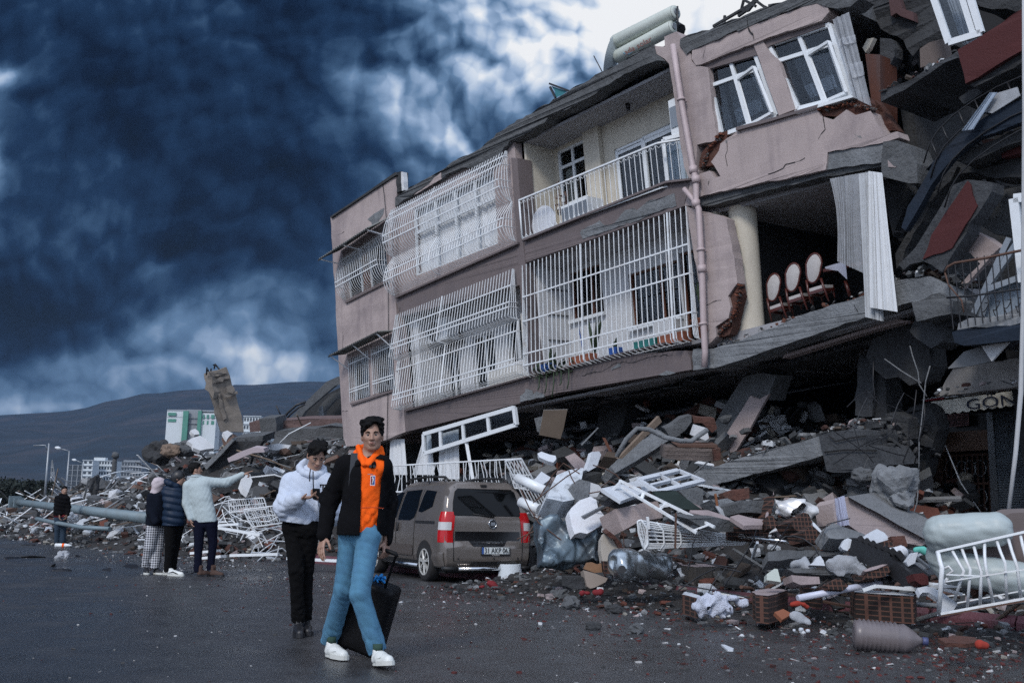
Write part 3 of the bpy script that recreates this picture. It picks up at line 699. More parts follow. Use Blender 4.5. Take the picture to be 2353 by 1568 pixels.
# window units (set back) and the pillar between them
w1q = [FP(x,y,-.12) for x, y in PT('3 1797,632 2235,478 5 90,1062 3 1935,1245')]
w2q = [FP(x,y,-.12) for x, y in PT('5 18,418 575,232 772,880 285,1002')]
for k, wq in enumerate((w1q, w2q)):
    f, q, nn = win(BLD, wq, 0, (.5,), (.26,), .07, depth=.09)
    # tilted open sash
    a = MB(); s0 = [q(.52,.30), q(.97,.27)+FN*.16, q(.97,.97)+FN*.10, q(.52,.99)]
    for i in range(4): a.bar(s0[i], s0[(i+1)%4], .05, M_pvc)
    a.build('open_sash', f)
    drape('curtain', BLD, [q(.55,.05)-FN*.35, q(1.0,.02)-FN*.35, q(1.0,.97)-FN*.35, q(.72,1.0)-FN*.35], M_curt, 5, .03, seed=k+30) if k == 0 else None
    cu = drape('curtain', BLD, [q(.04,.03)-FN*.45, q(.95,.03)-FN*.45, q(.95,.98)-FN*.45, q(.04,.98)-FN*.45], M_sheer, 9, .03, seed=k+31)
    drape('lace_band', cu, [q(.06,.58)-FN*.40, q(.6,.53)-FN*.40, q(.6,.72)-FN*.40, q(.08,.78)-FN*.40], M_lace, 5, .02, seed=k+32)
b = MB()
b.slab(jag(fpoly('3 2210,392 2300,366 2353,470 5 95,560 240,1008 100,1062 -30,700 -75,560', -.02), .006, .2, 25), FN*-.25, M_pink); b.build('pillar', BLD)
b = MB(); b.slab(fpoly('3 1740,600 2205,400 5 0,350 500,190 520,240 20,420 -80,500 3 1790,640', -.05), FN*-.3, M_mauve); b.build('window_soffit', BLD)
b = MB(); b.slab(fpoly('3 1785,640 1800,636 1945,1240 1900,1290', -.12), FN*-.35, M_white); b.build('window_reveal', BLD)
b = MB()
b.slab(jag(fpoly('0 1651,347 1655,330 1698,297 1764,281 1876,247 1884,266 1914,275 1944,252 1964,265 1999,255 2004,262 2014,287 2029,310 2061,302 2066,316 2036,326 1901,350 1899,375 1896,390 1806,411 1764,416 1700,432 1651,440 1606,452 1604,400 1630,392 1642,408 1655,405 1640,380 1633,372', .03), .010, .13, 26), FN*-.3, M_pink)
b.build('parapet', BLD)
b = MB(); b.slab(fpoly('0 1690,300 1764,280 1876,247 1878,240 1764,273 1690,292', .09), FN*-.3, M_mauve); b.cut(); b.slab(fpoly('0 1824,255 1955,218 1960,223 1828,262', .08), FN*-.3, M_pvc); b.build('sill', BLD)
b = MB(); b.slab(jag(fpoly('0 1872,250 1990,222 2008,262 1960,268 1890,268', -.05), .02, .1, 27), FN*-.2, M_brick); b.cut()
b.slab(jag(fpoly('0 1606,385 1612,350 1640,315 1670,300 1665,330 1640,380', -.06), .02, .1, 28), FN*-.2, M_brick); b.cut()
b.slab(jag(fpoly('4 1970,1250 2070,1130 2095,1250 2040,1450 2000,1600 1870,1640 1880,1530 1990,1450', -.06), .02, .1, 29), FN*-.2, M_brick); b.cut()
b.slab(jag(fpoly('0 2003,262 2030,305 2062,300 2040,270 2010,230', -.25), .03, .1, 30), FN*-.2, M_brick)
b.build('exposed_brick', BLD)
# beam above the open room, its stripped end, dark soffit
b = MB()
b.slab(jag(fpoly('5 545,1400 700,1370 900,1320 1060,1290 1050,1500 6 1045,20 530,92 520,60', .0), .012, .15, 31), FN*-.35, M_lconc); b.cut()
b.slab(jag(fpoly('4 1590,400 1720,340 1900,290 6 0,188 170,170 530,88 1045,18 1045,60 560,150 0,275 4 1900,400 1640,450', -.06), .015, .15, 32), FN*-.35, M_conc)
b.build('beam', BLD)
b = MB()
b.slab(jag(fpoly('5 1060,1300 1190,1290 1290,1330 1370,1500 6 1375,210 1300,215 1200,190 1045,150 1040,0', .1), .03, .15, 33), FN*-.6, M_conc)
b.build('beam_end', BLD)
b = MB(); b.slab(jag(fpoly('5 1100,1470 1165,1540 6 1180,60 1105,65', .11), .01, .1, 34), FN*-.02, M_pink); b.build('plaster_scar', BLD)
# open dining room: left wall, round column, ceiling
b = MB()
fbox(b, .02, .25, -2.85, -.62, -.9, -.28, M_cream); b.cut(); fbox(b, .02, .25, -2.85, -.62, -4.0, -.9, M_dark); b.cut()  # inner stretch coloured dark, the room's shade put into the wall colour
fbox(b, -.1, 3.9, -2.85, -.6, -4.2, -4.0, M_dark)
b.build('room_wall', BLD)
b = MB(); p0 = FP(*PT('4 2110,1330')[0], -.55); p1 = FP(*PT('4 2090,470')[0], -.55)
a0_, q0 = AB(*PT('4 2185,1500')[0], -.55); a1_, q1 = AB(*PT('4 2120,480')[0], -.55)
b.tube([W(a0_,-2.8,-.55), W(a1_,-.62,-.55)], .24, M_cream, 24, caps=False); b.build('round_column', BLD)
b = MB()
b.slab(jag(fpoly('4 1880,450 2090,370 2300,410 2250,430 2090,400 2095,480 2060,530 1950,500 1920,460', -.5), .02, .12, 35), FN*-.03, M_ceil); b.build('hanging_plaster', BLD)
# floor slab of the open room
b = MB()
b.slab(jag(fpoly('0 1640,800 1700,782 1764,756 1870,714 1981,679 2056,644 2134,634 2175,655 2185,690 2160,700 2095,693 1987,728 1900,758 1764,804 1700,827 1640,845', .02), .014, .15, 36), FN*-.5, M_lconc); b.cut()
b.slab(jag(fpoly('0 1592,802 1640,800 1640,845 1592,850', .02), .02, .1, 37), FN*-.3, M_lconc)
b.build('floor_slab', BLD)
b = MB(); b.slab(jag(fpoly('0 2094,694 2158,672 2190,690 2186,720 2105,738', .12), .02, .1, 38), FN*-.7, M_conc); b.build('beam_end', BLD)
b = MB(); b.slab(fpoly('7 130,352 150,318 880,85 1180,-10 1320,10 1200,30 900,110', -.5), FN*-.25, M_beam); b.build('lintel_beam', BLD)
# underside of the building
b = MB()
b.slab([W(-9.4,-3.42,-.3), W(-.1,-3.33,-.3), W(-.1,-3.33,-5), W(-9.4,-3.42,-5)], FW*.05, M_ceil)
b.slab([W(-.1,-3.30,-.1), W(4.0,-3.05,-.3), W(4.0,-3.05,-5), W(-.1,-3.30,-5)], FW*.05, M_ceil); b.build('soffit', BLD)
b = MB()
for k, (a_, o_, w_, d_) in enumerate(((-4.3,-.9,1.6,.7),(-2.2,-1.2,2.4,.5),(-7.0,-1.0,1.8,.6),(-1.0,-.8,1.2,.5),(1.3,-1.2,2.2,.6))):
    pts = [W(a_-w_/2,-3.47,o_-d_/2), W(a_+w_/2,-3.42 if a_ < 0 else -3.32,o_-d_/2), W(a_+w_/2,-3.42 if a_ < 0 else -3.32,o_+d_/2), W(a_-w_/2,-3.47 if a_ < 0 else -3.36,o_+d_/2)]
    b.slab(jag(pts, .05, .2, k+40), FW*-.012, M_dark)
b.build('soffit_damage', BLD)
# drainpipe
b = MB()
dp = [FP(x,y,.14) for x, y in PT('3 1478,415 1520,700 1560,960 1665,1560 4 1690,180 1690,400 1715,450 1745,1000 1760,1500 8 1775,0 1768,140')]
b.tube(dp, .055, M_pipe, 10)
for k in (3, 4, 5, 7): b.tube([dp[k]-FW*.06, dp[k]+FW*.06], .075, M_pipe, 10)
for xy in PT('3 1555,915 4 1735,825 1755,1505'): p = FP(*xy,.14); b.tube([p-FW*.02, p+FW*.02], .075, M_pipe, 10); b.bar(p, p-FN*.14, .02, M_pipe)
b.tube([FP(*p,.14) for p in PT('4 1580,265 1680,380 1690,440')], .045, M_pipe, 8); b.build('drainpipe', BLD)
# cables down the wing
b = MB(); b.tube([FP(x,y,.03) for x, y in PT('1 570,190 590,330 610,550 625,1000 2 628,300 625,900 610,1560')], .008, M_blk, 4); b.build('cable', BLD)
# cracks
b = MB(); rr = random.Random(5)
def crack(s, off=.006, w=.012, seed=1):
    p = jag(fpoly(s, off), .02, .08, seed, closed=False); p = [v-FN*((v-FO).dot(FN)-off) for v in p]
    for k in range(len(p)-1):
        a, c = p[k], p[k+1]; d = (c-a).normalized(); t = d.cross(FN).normalized()*w*rr.uniform(.25,1)*.5
        b.face([a-t, a+t, c+t, c-t], M_black)
    b.cut()
for k, (s, o_) in enumerate((('6 0,130 140,75 160,40 250,20 340,-20 5 370,1450', .036), ('5 505,1070 525,1190 460,1280 465,1365', .036), ('3 1975,1300 1960,1430 1985,1560', .036), ('3 1780,420 1760,500 1740,590',.026), ('3 2160,180 2170,260 2215,320 2220,360 2270,380',.035),
  ('4 1430,250 1425,310', .012), ('4 1640,605 1700,580',.006), ('4 1775,1330 1880,1290 1980,1260',.006), ('2 205,400 210,480 200,600',.006), ('2 200,1135 270,1120',.006), ('2 735,175 725,240',.01), ('2 690,925 730,970',.01),
  ('8 640,215 800,180 960,100 1100,95 1300,40 1500,20',.006), ('4 1670,1340 1700,1350 1730,1370',.006), ('7 160,110 170,200',.026), ('7 350,60 365,140',.026), ('6 790,1330 830,1400 820,1480',.026), ('4 1900,150 1920,190',.036), ('4 1810,190 1800,230 1820,260',.036), ('1 160,690 240,650',.006))):
    crack(s, o_, .03 if k in (4,) else .016, k)
b.build('crack', BLD)

# crushed ground floor: what is left standing in the dark under the building
b = MB(); b.slab([W(-12.3,-3.4,-7), W(4.2,-3.1,-7), W(4.2,-8.5,-7), W(-12.3,-8.5,-7)], FN*-.2, M_black); b.cut(); b.slab([W(4.2,-3.0,-7), W(4.2,-3.0,-1.6), W(4.2,-8.5,-1.6), W(4.2,-8.5,-7)], FU*.2, M_black); b.cut()  # back and right walls near black: darkness of the void painted in
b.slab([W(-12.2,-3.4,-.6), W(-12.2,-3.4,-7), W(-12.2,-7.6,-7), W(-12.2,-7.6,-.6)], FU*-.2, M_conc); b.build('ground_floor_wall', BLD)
def pillar(name, s, off, th, m, seed, amp=.03):
    b = MB(); b.slab(jag(fpoly(s, off), amp, .2, seed), FN*-th, m); return b.build(name, BLD)
pillar('column', '8 838,370 1065,385 1050,560 1000,720 940,900 780,900 785,700 810,500', -1.9, .6, M_dark, 61)
c_ = pillar('leaning_column', '8 2135,225 2270,190 2430,210 2353,440 2290,440 2190,400 2000,740 1895,865 1870,640 2000,420', -1.0, .5, M_conc, 62)
b = MB(); b.slab(jag(fpoly('8 2190,398 2270,432 2360,385 2220,640 2060,905 1975,935 1898,865', -.9), .008, .2, 63), FN*-.06, M_beam); b.build('cladding', BLD)
# ================================================================ the pancaked block at the right
M_wc = mat('shaded_grimy_concrete', (.052,.056,.062), .95, var=.4, vs=3.5, bump=2.5, bs=14, stain=.6, ss=1.4, stain_col=(.016,.017,.02), streak=.3)  # grime plus shade: darkened beyond the other concrete so the wreck looks unlit
WRK = empty('collapsed_building', (W(5.5,-6,-2).x, W(5.5,-6,-2).y, 0), 'pancaked apartment block with dark red and dark blue balcony fronts, right of the pink building', 'building')
def wp(name, s, off, th, m, amp=.02, seed=1, step=.15, parent=None, n=None, **kw):
    b = MB(); p = fpoly(s, off); p = jag(p, amp, step, seed) if amp else p
    b.slab(p, (n or FN)*-th, m, **kw); return b.build(name, parent or WRK)
b = MB(); b.slab([FP(1960,-300,-4.5), FP(2900,-300,-4.5), FP(2900,1000,-4.5), FP(1960,1000,-4.5)], FN*-.4, M_black); b.build('rear_wall', WRK)  # backing slab added to close off the sky, darkness put into its colour
wp('roof_rubble', '5 590,30 850,-30 1250,-60 1530,-80 1580,150 1610,360 1400,430 1330,520 1180,330 1040,270 930,115 760,145 650,110', -.9, .8, M_dark, .05, 3)
wp('roof_rubble', '5 1560,-100 2600,-150 2600,60 2200,80 1950,60 1800,-20', -1.6, 1.0, M_dark, .05, 4)
wp('broken_wall', '5 1110,0 1210,-20 1230,80 1330,110 1345,195 1220,150 1180,120 1130,150', -.8, .2, mat('dried_red_plaster', (.07,.035,.035), .9, var=.3, bump=.5, bs=30), .03, 5)
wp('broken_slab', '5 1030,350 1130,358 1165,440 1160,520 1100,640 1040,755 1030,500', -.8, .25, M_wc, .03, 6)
wp('broken_wall', '5 870,440 910,360 972,348 930,440 895,485', -.6, .1, M_cream, .01, 7)
wp('cabinet', '5 893,495 1030,503 1035,1095 1000,1060 962,1020', -.5, .5, mat('cabinet_wood', (.085,.028,.015), .5, var=.25, vs=5, streak=.5), 0)
wp('broken_wall', '5 1395,450 1480,392 1605,358 1625,440 1645,560 1560,575 1480,600 1400,622', -.5, .2, mat('brown_plaster', (.12,.095,.085), .9, var=.15, bump=.4), .02, 8)
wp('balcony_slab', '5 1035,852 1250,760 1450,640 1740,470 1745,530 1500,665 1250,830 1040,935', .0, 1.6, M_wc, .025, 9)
wp('balcony_parapet', '5 1742,458 2000,305 2240,140 2353,72 2560,-40 2560,300 2353,455 2100,600 1815,768 1800,680 1765,560', .3, .16, M_red, .012, 10)
wp('balcony_slab', '5 1815,768 2100,602 2353,457 2560,320 2560,440 2353,560 1900,800', .22, 1.5, M_dark, .02, 11)
wp('broken_slab', '5 1750,900 1850,830 1950,800 2150,700 2353,600 2560,520 2560,640 2250,700 2050,800 1900,900 1800,960', -.2, .8, M_dark, .04, 12)
f, q, nn = win(WRK, [FP(x,y,-.1) for x, y in PT('5 1500,-90 1840,-90 1960,305 1665,395')], 0, (.78,), (), .09)
drape('curtain', WRK, [q(.1,0)-FN*.3, q(.6,0)-FN*.3, q(.6,.97)-FN*.3, q(.15,.97)-FN*.3], M_sheer, 6, .03)
wp('balcony_parapet', '5 1450,1560 1600,1400 1750,1240 2020,1060 2353,900 2560,800 2560,1010 2353,1115 2080,1222 1930,1270 1830,1340 1700,1450 1600,1568 6 1500,230 1420,380 1340,520 1262,648 1225,620 1280,430 1400,240 1520,20', .1, .14, M_blue, .015, 13).__setitem__('label', 'dark blue balcony front bent downwards')
b = MB()
for k in range(4):
    b.tube([FP(x+k*16, y+k*34, .12) for x, y in PT('5 1430,1500 1480,1330 1560,1200 1700,1060 1880,930 2100,800 2353,690 2500,640')], .012, M_rail if 'M_rail' in globals() else M_blk, 5, closed=False); b.cut() if k < 3 else None
b.build('bent_rail', WRK)
b = MB()
for k in range(7):
    x0, y0 = PT('5 1500,1300 1600,1160 1750,1020 1900,920 2050,830 2200,760 2330,700')[k]; b.tube([FP(x0,y0,.12), FP(x0+16,y0+38,.12)], .012, M_blk, 5)
b.build('rail_post', WRK)
b = MB(); b.slab(fpoly('5 1990,1030 2060,930 2090,860 2290,800 2315,880 2060,1040', .16), FN*-.02, M_sheer); b.build('torn_net', WRK)
drape('torn_curtain', WRK, [FP(x,y,.22) for x, y in PT('5 2040,850 2110,850 1900,1185 1790,1205')], mat('blue_grey_cloth', (.30,.36,.44), .9, var=.3, vs=8), 4, .03, n=40)
wp('broken_slab', '5 1780,1400 1950,1330 2100,1280 2353,1170 2560,1090 2560,1200 2353,1290 2000,1430 1800,1510 1760,1490', -.1, .9, M_dark, .04, 14)
wp('broken_slab', '5 2130,1330 2250,1260 2353,1230 2560,1150 2560,1300 2353,1400 2150,1450', -.3, .3, M_red, .02, 15)
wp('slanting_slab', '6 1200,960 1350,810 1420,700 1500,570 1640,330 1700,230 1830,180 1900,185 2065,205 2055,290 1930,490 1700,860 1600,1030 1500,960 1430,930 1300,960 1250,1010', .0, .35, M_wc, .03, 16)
wp('red_panel', '6 1420,912 1470,800 1500,690 1620,500 1740,330 1832,192 1862,225 1880,325 1925,422 1810,600 1690,810 1600,852 1520,870', .03, .03, M_red, .008, 17)
wp('crushed_rubble', '6 1180,1000 1260,820 1420,560 1500,380 1600,260 1680,190 1740,60 1640,60 1500,240 1350,520 1250,720 1170,860', -.4, .5, M_dark, .06, 18)
wp('crushed_rubble', '6 1700,0 1850,60 2353,-20 2353,160 2100,170 1900,110 1800,120 1700,150', -.5, .6, M_dark, .05, 19)
wp('broken_slab', '6 1040,190 1260,200 1330,320 1200,560 1150,700 1105,400', -.9, .3, M_dark, .03, 20)
wp('fallen_shelf', '6 1775,770 1852,640 1990,700 2130,805 2060,870 1950,952', -.4, .3, M_beam, .01, 21)
wp('fallen_beam', '6 1760,1150 1990,915 2030,910 1790,1180', -.35, .1, M_beam, .01, 22)
wp('wall', '6 1950,300 2600,180 2600,800 2270,700 2080,680 1900,560', -2.2, .2, mat('grey_plaster_wall', (.10,.105,.11), .95, var=.2, bump=.5), .01, 23)
b = MB()
for p0, p1, w_ in (('6 1905,1410','6 2230,720',.10), ('6 2030,1140','6 2300,760',.08), ('6 2020,1195','6 2353,1075',.12), ('6 1950,1440','6 2025,1190',.07)):
    b.bar(FP(*PT(p0)[0],-.2), FP(*PT(p1)[0],-.25), w_, M_grey, .08); b.cut()
b.build('fallen_profile', WRK)
wp('white_panel', '6 1960,1440 2020,1200 2353,1085 2600,1010 2600,1430', -.35, .06, mat('bluish_panel', (.30,.36,.42), .6, var=.15, stain=.3), 0)
win(WRK, [FP(x,y,.0) for x, y in PT('6 2262,355 2700,300 2780,1040 2350,1120')], 0, (.5,), (), .12)
b = MB()
def wpt(s, off): return [FP(x,y,off) for x, y in PT(s)]
top = wpt('6 1625,1030 1650,980 1720,945 2000,900 2353,825 2600,780', .25); mid = wpt('6 1640,1265 1850,1250 2100,1215 2353,1180 2600,1130', .25); low = wpt('7 1700,110 1900,70 2353,10 2600,-30', .25)
b.tube(top, .018, M_rust, 6); b.tube(mid, .014, M_blk, 6); b.tube(wpt('6 1625,1030 1660,1150 1780,1290 1800,1400', .25), .012, M_rust, 5)
for k in range(16):
    xt = 2176+k*17; yt = 367.5+(960-k*11)/4 if k < 30 else 0
    b.tube([FP(xt,603-k*3.2-0,.25), FP(xt+6,676-k*3.0,.25), FP(xt+14,756-k*3.2,.25)], .009, M_blk, 4, caps=False)
for k in range(6):
    cx = 2262+k*26; cy = 708-k*4
    sp = [FP(cx+9*math.sin(t*.9)*(1 if t < 3.5 else .8), cy-18+t*5.5+5*math.cos(t*1.7), .26) for t in [i*.4 for i in range(18)]]; b.tube(sp, .007, M_blk, 4)
b.build('balcony_railing', WRK)
wp('balcony_slab', '7 1690,108 2000,70 2345,20 2600,-10 2600,150 2353,180 2200,192 2000,215 1800,235 1715,205', .3, 1.6, M_blue, .02, 24)
wp('hanging_debris', '6 1750,1500 1850,1450 2050,1440 2300,1350 2330,1420 2353,1560 7 1900,60 1740,90', .1, .05, mat('grey_cloth', (.22,.23,.24), .95, var=.4, vs=6), .03, 25)
wp('door_leaf', '7 1960,240 2095,215 2225,188 2055,378', .1, .05, M_white, .0, 26)
wp('door_leaf', '7 1650,445 1800,290 1955,242 2052,378 1850,425', .0, .05, mat('grey_door', (.13,.135,.14), .8, var=.15), .0, 27)
wp('facade_wall', '7 1560,700 1640,540 1700,450 2050,385 2353,345 2600,300 2600,560 2100,640', -.7, .3, mat('stained_facade', (.20,.19,.18), .9, var=.2, bump=.4, streak=.6, stain=.4), .01, 28)
# crushed joint, columns and rubble below the floor slab
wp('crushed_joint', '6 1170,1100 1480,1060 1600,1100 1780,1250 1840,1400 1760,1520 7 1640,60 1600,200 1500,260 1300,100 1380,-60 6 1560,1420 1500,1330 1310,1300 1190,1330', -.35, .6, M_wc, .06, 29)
wp('crushed_joint', '7 900,330 960,180 1100,120 1300,20 1420,60 1500,200 1500,420 1430,560 1300,600 1200,520 1080,540 960,440', -.8, .5, M_dark, .07, 30)
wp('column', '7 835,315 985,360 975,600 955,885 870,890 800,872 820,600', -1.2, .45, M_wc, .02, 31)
wp('column', '7 985,470 1060,520 1090,640 1095,900 1060,1000 950,1000 960,700', -1.3, .5, M_dark, .03, 32)
wp('broken_beam', '7 1080,860 1160,840 1290,900 1290,1090 1150,1130 1110,1060', -.9, .3, M_dark, .03, 33)
wp('lower_slab', '8 1640,1110 1900,1040 2353,885 7 0,1195 200,1140 470,1065 515,1238 300,1300 0,1388 8 2353,1085 2000,1185 1760,1248 1730,1180', .0, 3.2, M_lconc, .014, 34)
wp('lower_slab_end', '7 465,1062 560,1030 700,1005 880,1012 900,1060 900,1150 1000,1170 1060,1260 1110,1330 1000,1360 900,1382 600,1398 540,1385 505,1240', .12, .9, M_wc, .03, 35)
b = MB(); b.tube(wpt('7 520,1212 700,1190 1000,1195', .16), .012, M_black, 4); b.tube(wpt('7 560,1060 620,1110 760,1080 900,1060', .16), .010, M_black, 4); b.build('crack', WRK)
wp('shop_wall_dark', '7 1420,760 1540,900 1500,1200 1380,1500 1200,1560 1080,1300 1100,900', -1.6, .4, M_dark, .05, 36)
# hanging cables
b = MB()
for s_, m_ in (('7 1070,355 1230,470 1410,580', M_lconc), ('7 1305,235 1330,330 1380,480 1390,590 1460,700', M_lconc), ('7 1490,420 1450,560 1430,760 1410,950 1390,1100 1385,1560', M_lconc), ('7 1440,770 1440,900 1400,1060 1375,1200 1345,1330', M_blk),
  ('7 1365,640 1340,860 1290,1000 1300,1150 1250,1280 1160,1560', M_blk), ('7 890,1000 895,1300 900,1560 11 960,200 1008,430', M_blk), ('11 1230,-20 1120,200 1000,420', M_blk), ('11 1180,0 1020,310 860,450', M_blk), ('11 1388,0 1370,200 1340,310 1250,360 1170,320 1090,290 1010,300 920,360 865,440', M_lconc), ('7 970,380 965,560 980,680 965,760', M_blk)):
    b.tube([FP(x,y,-.3) for x, y in PT(s_)], .010, m_, 4); b.cut()
b.build('hanging_cable', WRK)
# ---- shop front next door
SHP = empty('shop_building', (7.6, 16.2, 0), 'tiled shop front with a closed grey shutter and barred door, at the right edge', 'building')
def sp(name, s, d, th, m, gx=.0, parent=None, amp=0, seed=1, holes=()):
    """traced outline on an upright plane through depth d running parallel to the facade"""
    pts = [SHPL(x, y, d) for x, y in PT(s)]; b = MB()
    if amp: pts = jag(pts, amp, .15, seed)
    b.slab(pts, SN*-th, m, holes=[[SHPL(x,y,d) for x, y in PT(h)] for h in holes]); return b.build(name, parent or SHP)
SN = Vector((-.80,-.60,0)).normalized(); SU = Vector((.60,-.80,0)).normalized(); SP0 = PX(2145,1150,17.2)
def SHPL(x, y, o=0):
    r = ray(x,y); return CP+r*(((SP0+SN*o-CP).dot(SN))/r.dot(SN))
M_tan = mat('tan_stone_tiles', (.17,.105,.075), .6, var=.12, vs=1.5, stain=.25, ss=1)
M_sht = mat('grey_shutter', (.19,.22,.25), .5, .3, var=.1, vs=2, stain=.3)
sp('wall', '7 1470,880 1520,900 2000,850 2700,780 2700,1060 2010,1010 1505,1040', -.1, .3, M_blk)
sp('lintel', '7 1505,1040 2012,1005 2030,1190 1515,1215', 0, .35, M_tan)
sp('pillar', '7 1395,1200 1515,1215 1525,1568 11 1555,420 1380,440 7 1385,1568', .0, .4, M_tan)
sp('door_trim', '7 1513,1215 1524,1215 11 1528,420 1517,420', .02, .04, M_pvc)
b = MB()
for y0 in (1300, 1385, 1568+90*4/4, 11): pass
for s_ in ('7 1390,1390 1520,1395', '11 1380,90 1550,95', '11 1380,262 1550,266'):
    p = [SHPL(x,y,.004) for x, y in PT(s_)]; b.bar(p[0], p[1], .012, M_dark, .004, up=SN); b.cut()
b.build('tile_joint', SHP)
door = sp('door', '7 1530,1215 2030,1190 2080,1568 11 2070,430 1540,430', -.35, .06, M_blk)
b = MB()
P_ = [SHPL(x,y,-.2) for x, y in PT('7 1590,1245 2020,1230 11 2050,400 1600,400')]
for k in range(10):
    u = k/9; a = P_[0].lerp(P_[1],u); c = P_[3].lerp(P_[2],u); b.bar(a, c, .025, M_rust)
for v in (0, .42, 1): b.bar(P_[0].lerp(P_[3],v), P_[1].lerp(P_[2],v), .04, M_rust)
for u in (.2, .45, .62, .83):
    for v in (.2, .62, .85):
        c = P_[0].lerp(P_[1],u).lerp(P_[3].lerp(P_[2],u),v); b.tube([c+SU*(.1*math.cos(t))+Vector((0,0,.14*math.sin(t))) for t in [i*PI/5 for i in range(10)]], .012, M_grey, 5, closed=True)
b.build('door_grille', door)
b = MB()
P_ = [SHPL(x,y,-.05) for x, y in PT('7 2060,850 2900,790 11 2900,400 2110,400 7 2090,1500')]
A, Bq, Cq, Dq, _ = P_; rows = []
n = 46
for k in range(n*3+1):
    v = k/(n*3); z = (.02, .0, .012)[k % 3]; rows.append([A.lerp(Dq,v)+SN*z, Bq.lerp(Cq,v)+SN*z])
b.sheet(rows, M_sht, smooth=False); b.build('shutter', SHP)
sp('shutter_rail', '7 2005,850 2060,845 2110,1568 11 2122,400 2055,400 7 2040,1500', .0, .12, M_grey)
sg = sp('house_sign', '7 1655,870 1840,858 1846,960 1662,978', .04, .03, mat('sign_plate', (.05,.018,.02), .6, var=.1))
M_let = mat('faded_lettering', (.30,.16,.16), .7, var=.1)
c0 = SHPL(*PT('7 1750,895')[0], .045); c1 = SHPL(*PT('7 1755,942')[0], .045)
tdir = (SHPL(*PT('7 1840,935')[0],.045)-SHPL(*PT('7 1662,948')[0],.045))
put_text('lettering', 'GÖNEN', .085, M_let, c0, tdir, (0,0,1), sg, 1.0); put_text('lettering', 'APT. NO.34', .075, M_let, c1, tdir, (0,0,1), sg, .86)
b = MB()
P_ = [SHPL(x,y,.045) for x, y in PT('7 1655,870 1840,858 1846,960 1662,978')]
for i in range(4): b.bar(P_[i], P_[(i+1)%4], .012, M_let, .004, up=SN)
b.build('border', sg)
b = sp('intercom', '7 1425,1405 1472,1405 1476,1515 1428,1518', .04, .05, M_grey); sp('button_panel', '7 1433,1418 1465,1418 1467,1505 1436,1507', .045, .01, M_blk, parent=b)
# awning standing out from the wall
AWN = empty('awning', SHPL(*PT('7 1900,800')[0], 1.2), 'cream cloth awning lettered in dark blue, rubble lying on its top', 'awning')
M_can = mat('cream_canvas', (.70,.68,.60), .9, var=.12, vs=3, stain=.4, ss=1.2, stain_col=(.2,.18,.15), bump=.2, bs=60)
OFA = 1.25
A0 = SHPL(*PT('7 1425,745')[0], OFA); A1 = SHPL(*PT('7 2353,618')[0], OFA); A1 = A0.lerp(A1, 1.5)
b = MB(); b.tube([A0+Vector((0,0,.02)), A1+Vector((0,0,.02))], .024, M_wmet, 10); fr = b.build('front_rail', AWN)
b = MB(); L = (A1-A0).length; n = 90; rows = []
ax = (A1-A0).normalized()
b.sheet([[A0+ax*(L*u/n+.14)*(1)+Vector((0,0,0))+SN*(.01+.012*math.sin(u*.9+v*2))-Vector((0,0,.03+v*(.20+.035*abs(math.sin(u*PI/5.0+.4))))) for u in range(n+1)] for v in (0,.25,.5,.75,1.0)], M_can)
b.build('valance', AWN)
b = MB(); T0 = A0-SN*1.25+Vector((0,0,.35)); T1 = A1-SN*1.25+Vector((0,0,.35)); b.sheet([[A0.lerp(A1,u/12).lerp(T0.lerp(T1,u/12), v)-Vector((0,0,.10*math.sin(v*PI))) for u in range(13)] for v in (0,.25,.5,.75,1)], M_can); b.build('canopy', AWN)
M_navy = mat('navy_letters', (.012,.018,.04), .8, var=.1)
g0 = SHPL(*PT('7 1790,790')[0], OFA+.04)
me = put_text('lettering', 'GÖNEN', .23, M_navy, A0+ax*((g0-A0).dot(ax)+.68)-Vector((0,0,.165))+SN*.04, ax, (0,0,1), AWN, 1.5)
b = MB(); p = SHPL(*PT('7 1480,745')[0], OFA+.05); b.bar(A0+ax*.05+SN*.03, A0+ax*.38+SN*.03, .03, M_redp, .006, up=SN); b.build('rail_label', AWN)
b = MB(); b.tube([SHPL(*PT('7 1525,905')[0], OFA-.1), SHPL(*PT('11 1770,20')[0], .9), SHPL(*PT('11 2010,375')[0], .6)], .012, M_wmet, 5); b.build('stay_rod', AWN)
o = MB(); o.tube([PX(x,y,11.5) for x, y in PT('0 2350,-40 2351,260 2349,720 2345,900 2333,1040 2316,1180')], [.012,.015,.022,.028,.026,.022], mat('grey_hose', (.42,.43,.44), .8, var=.15, vs=6), 8)
tag(o.build('cloth_rope'), 'long pale twisted rope hanging in front of the awning', 'rope')
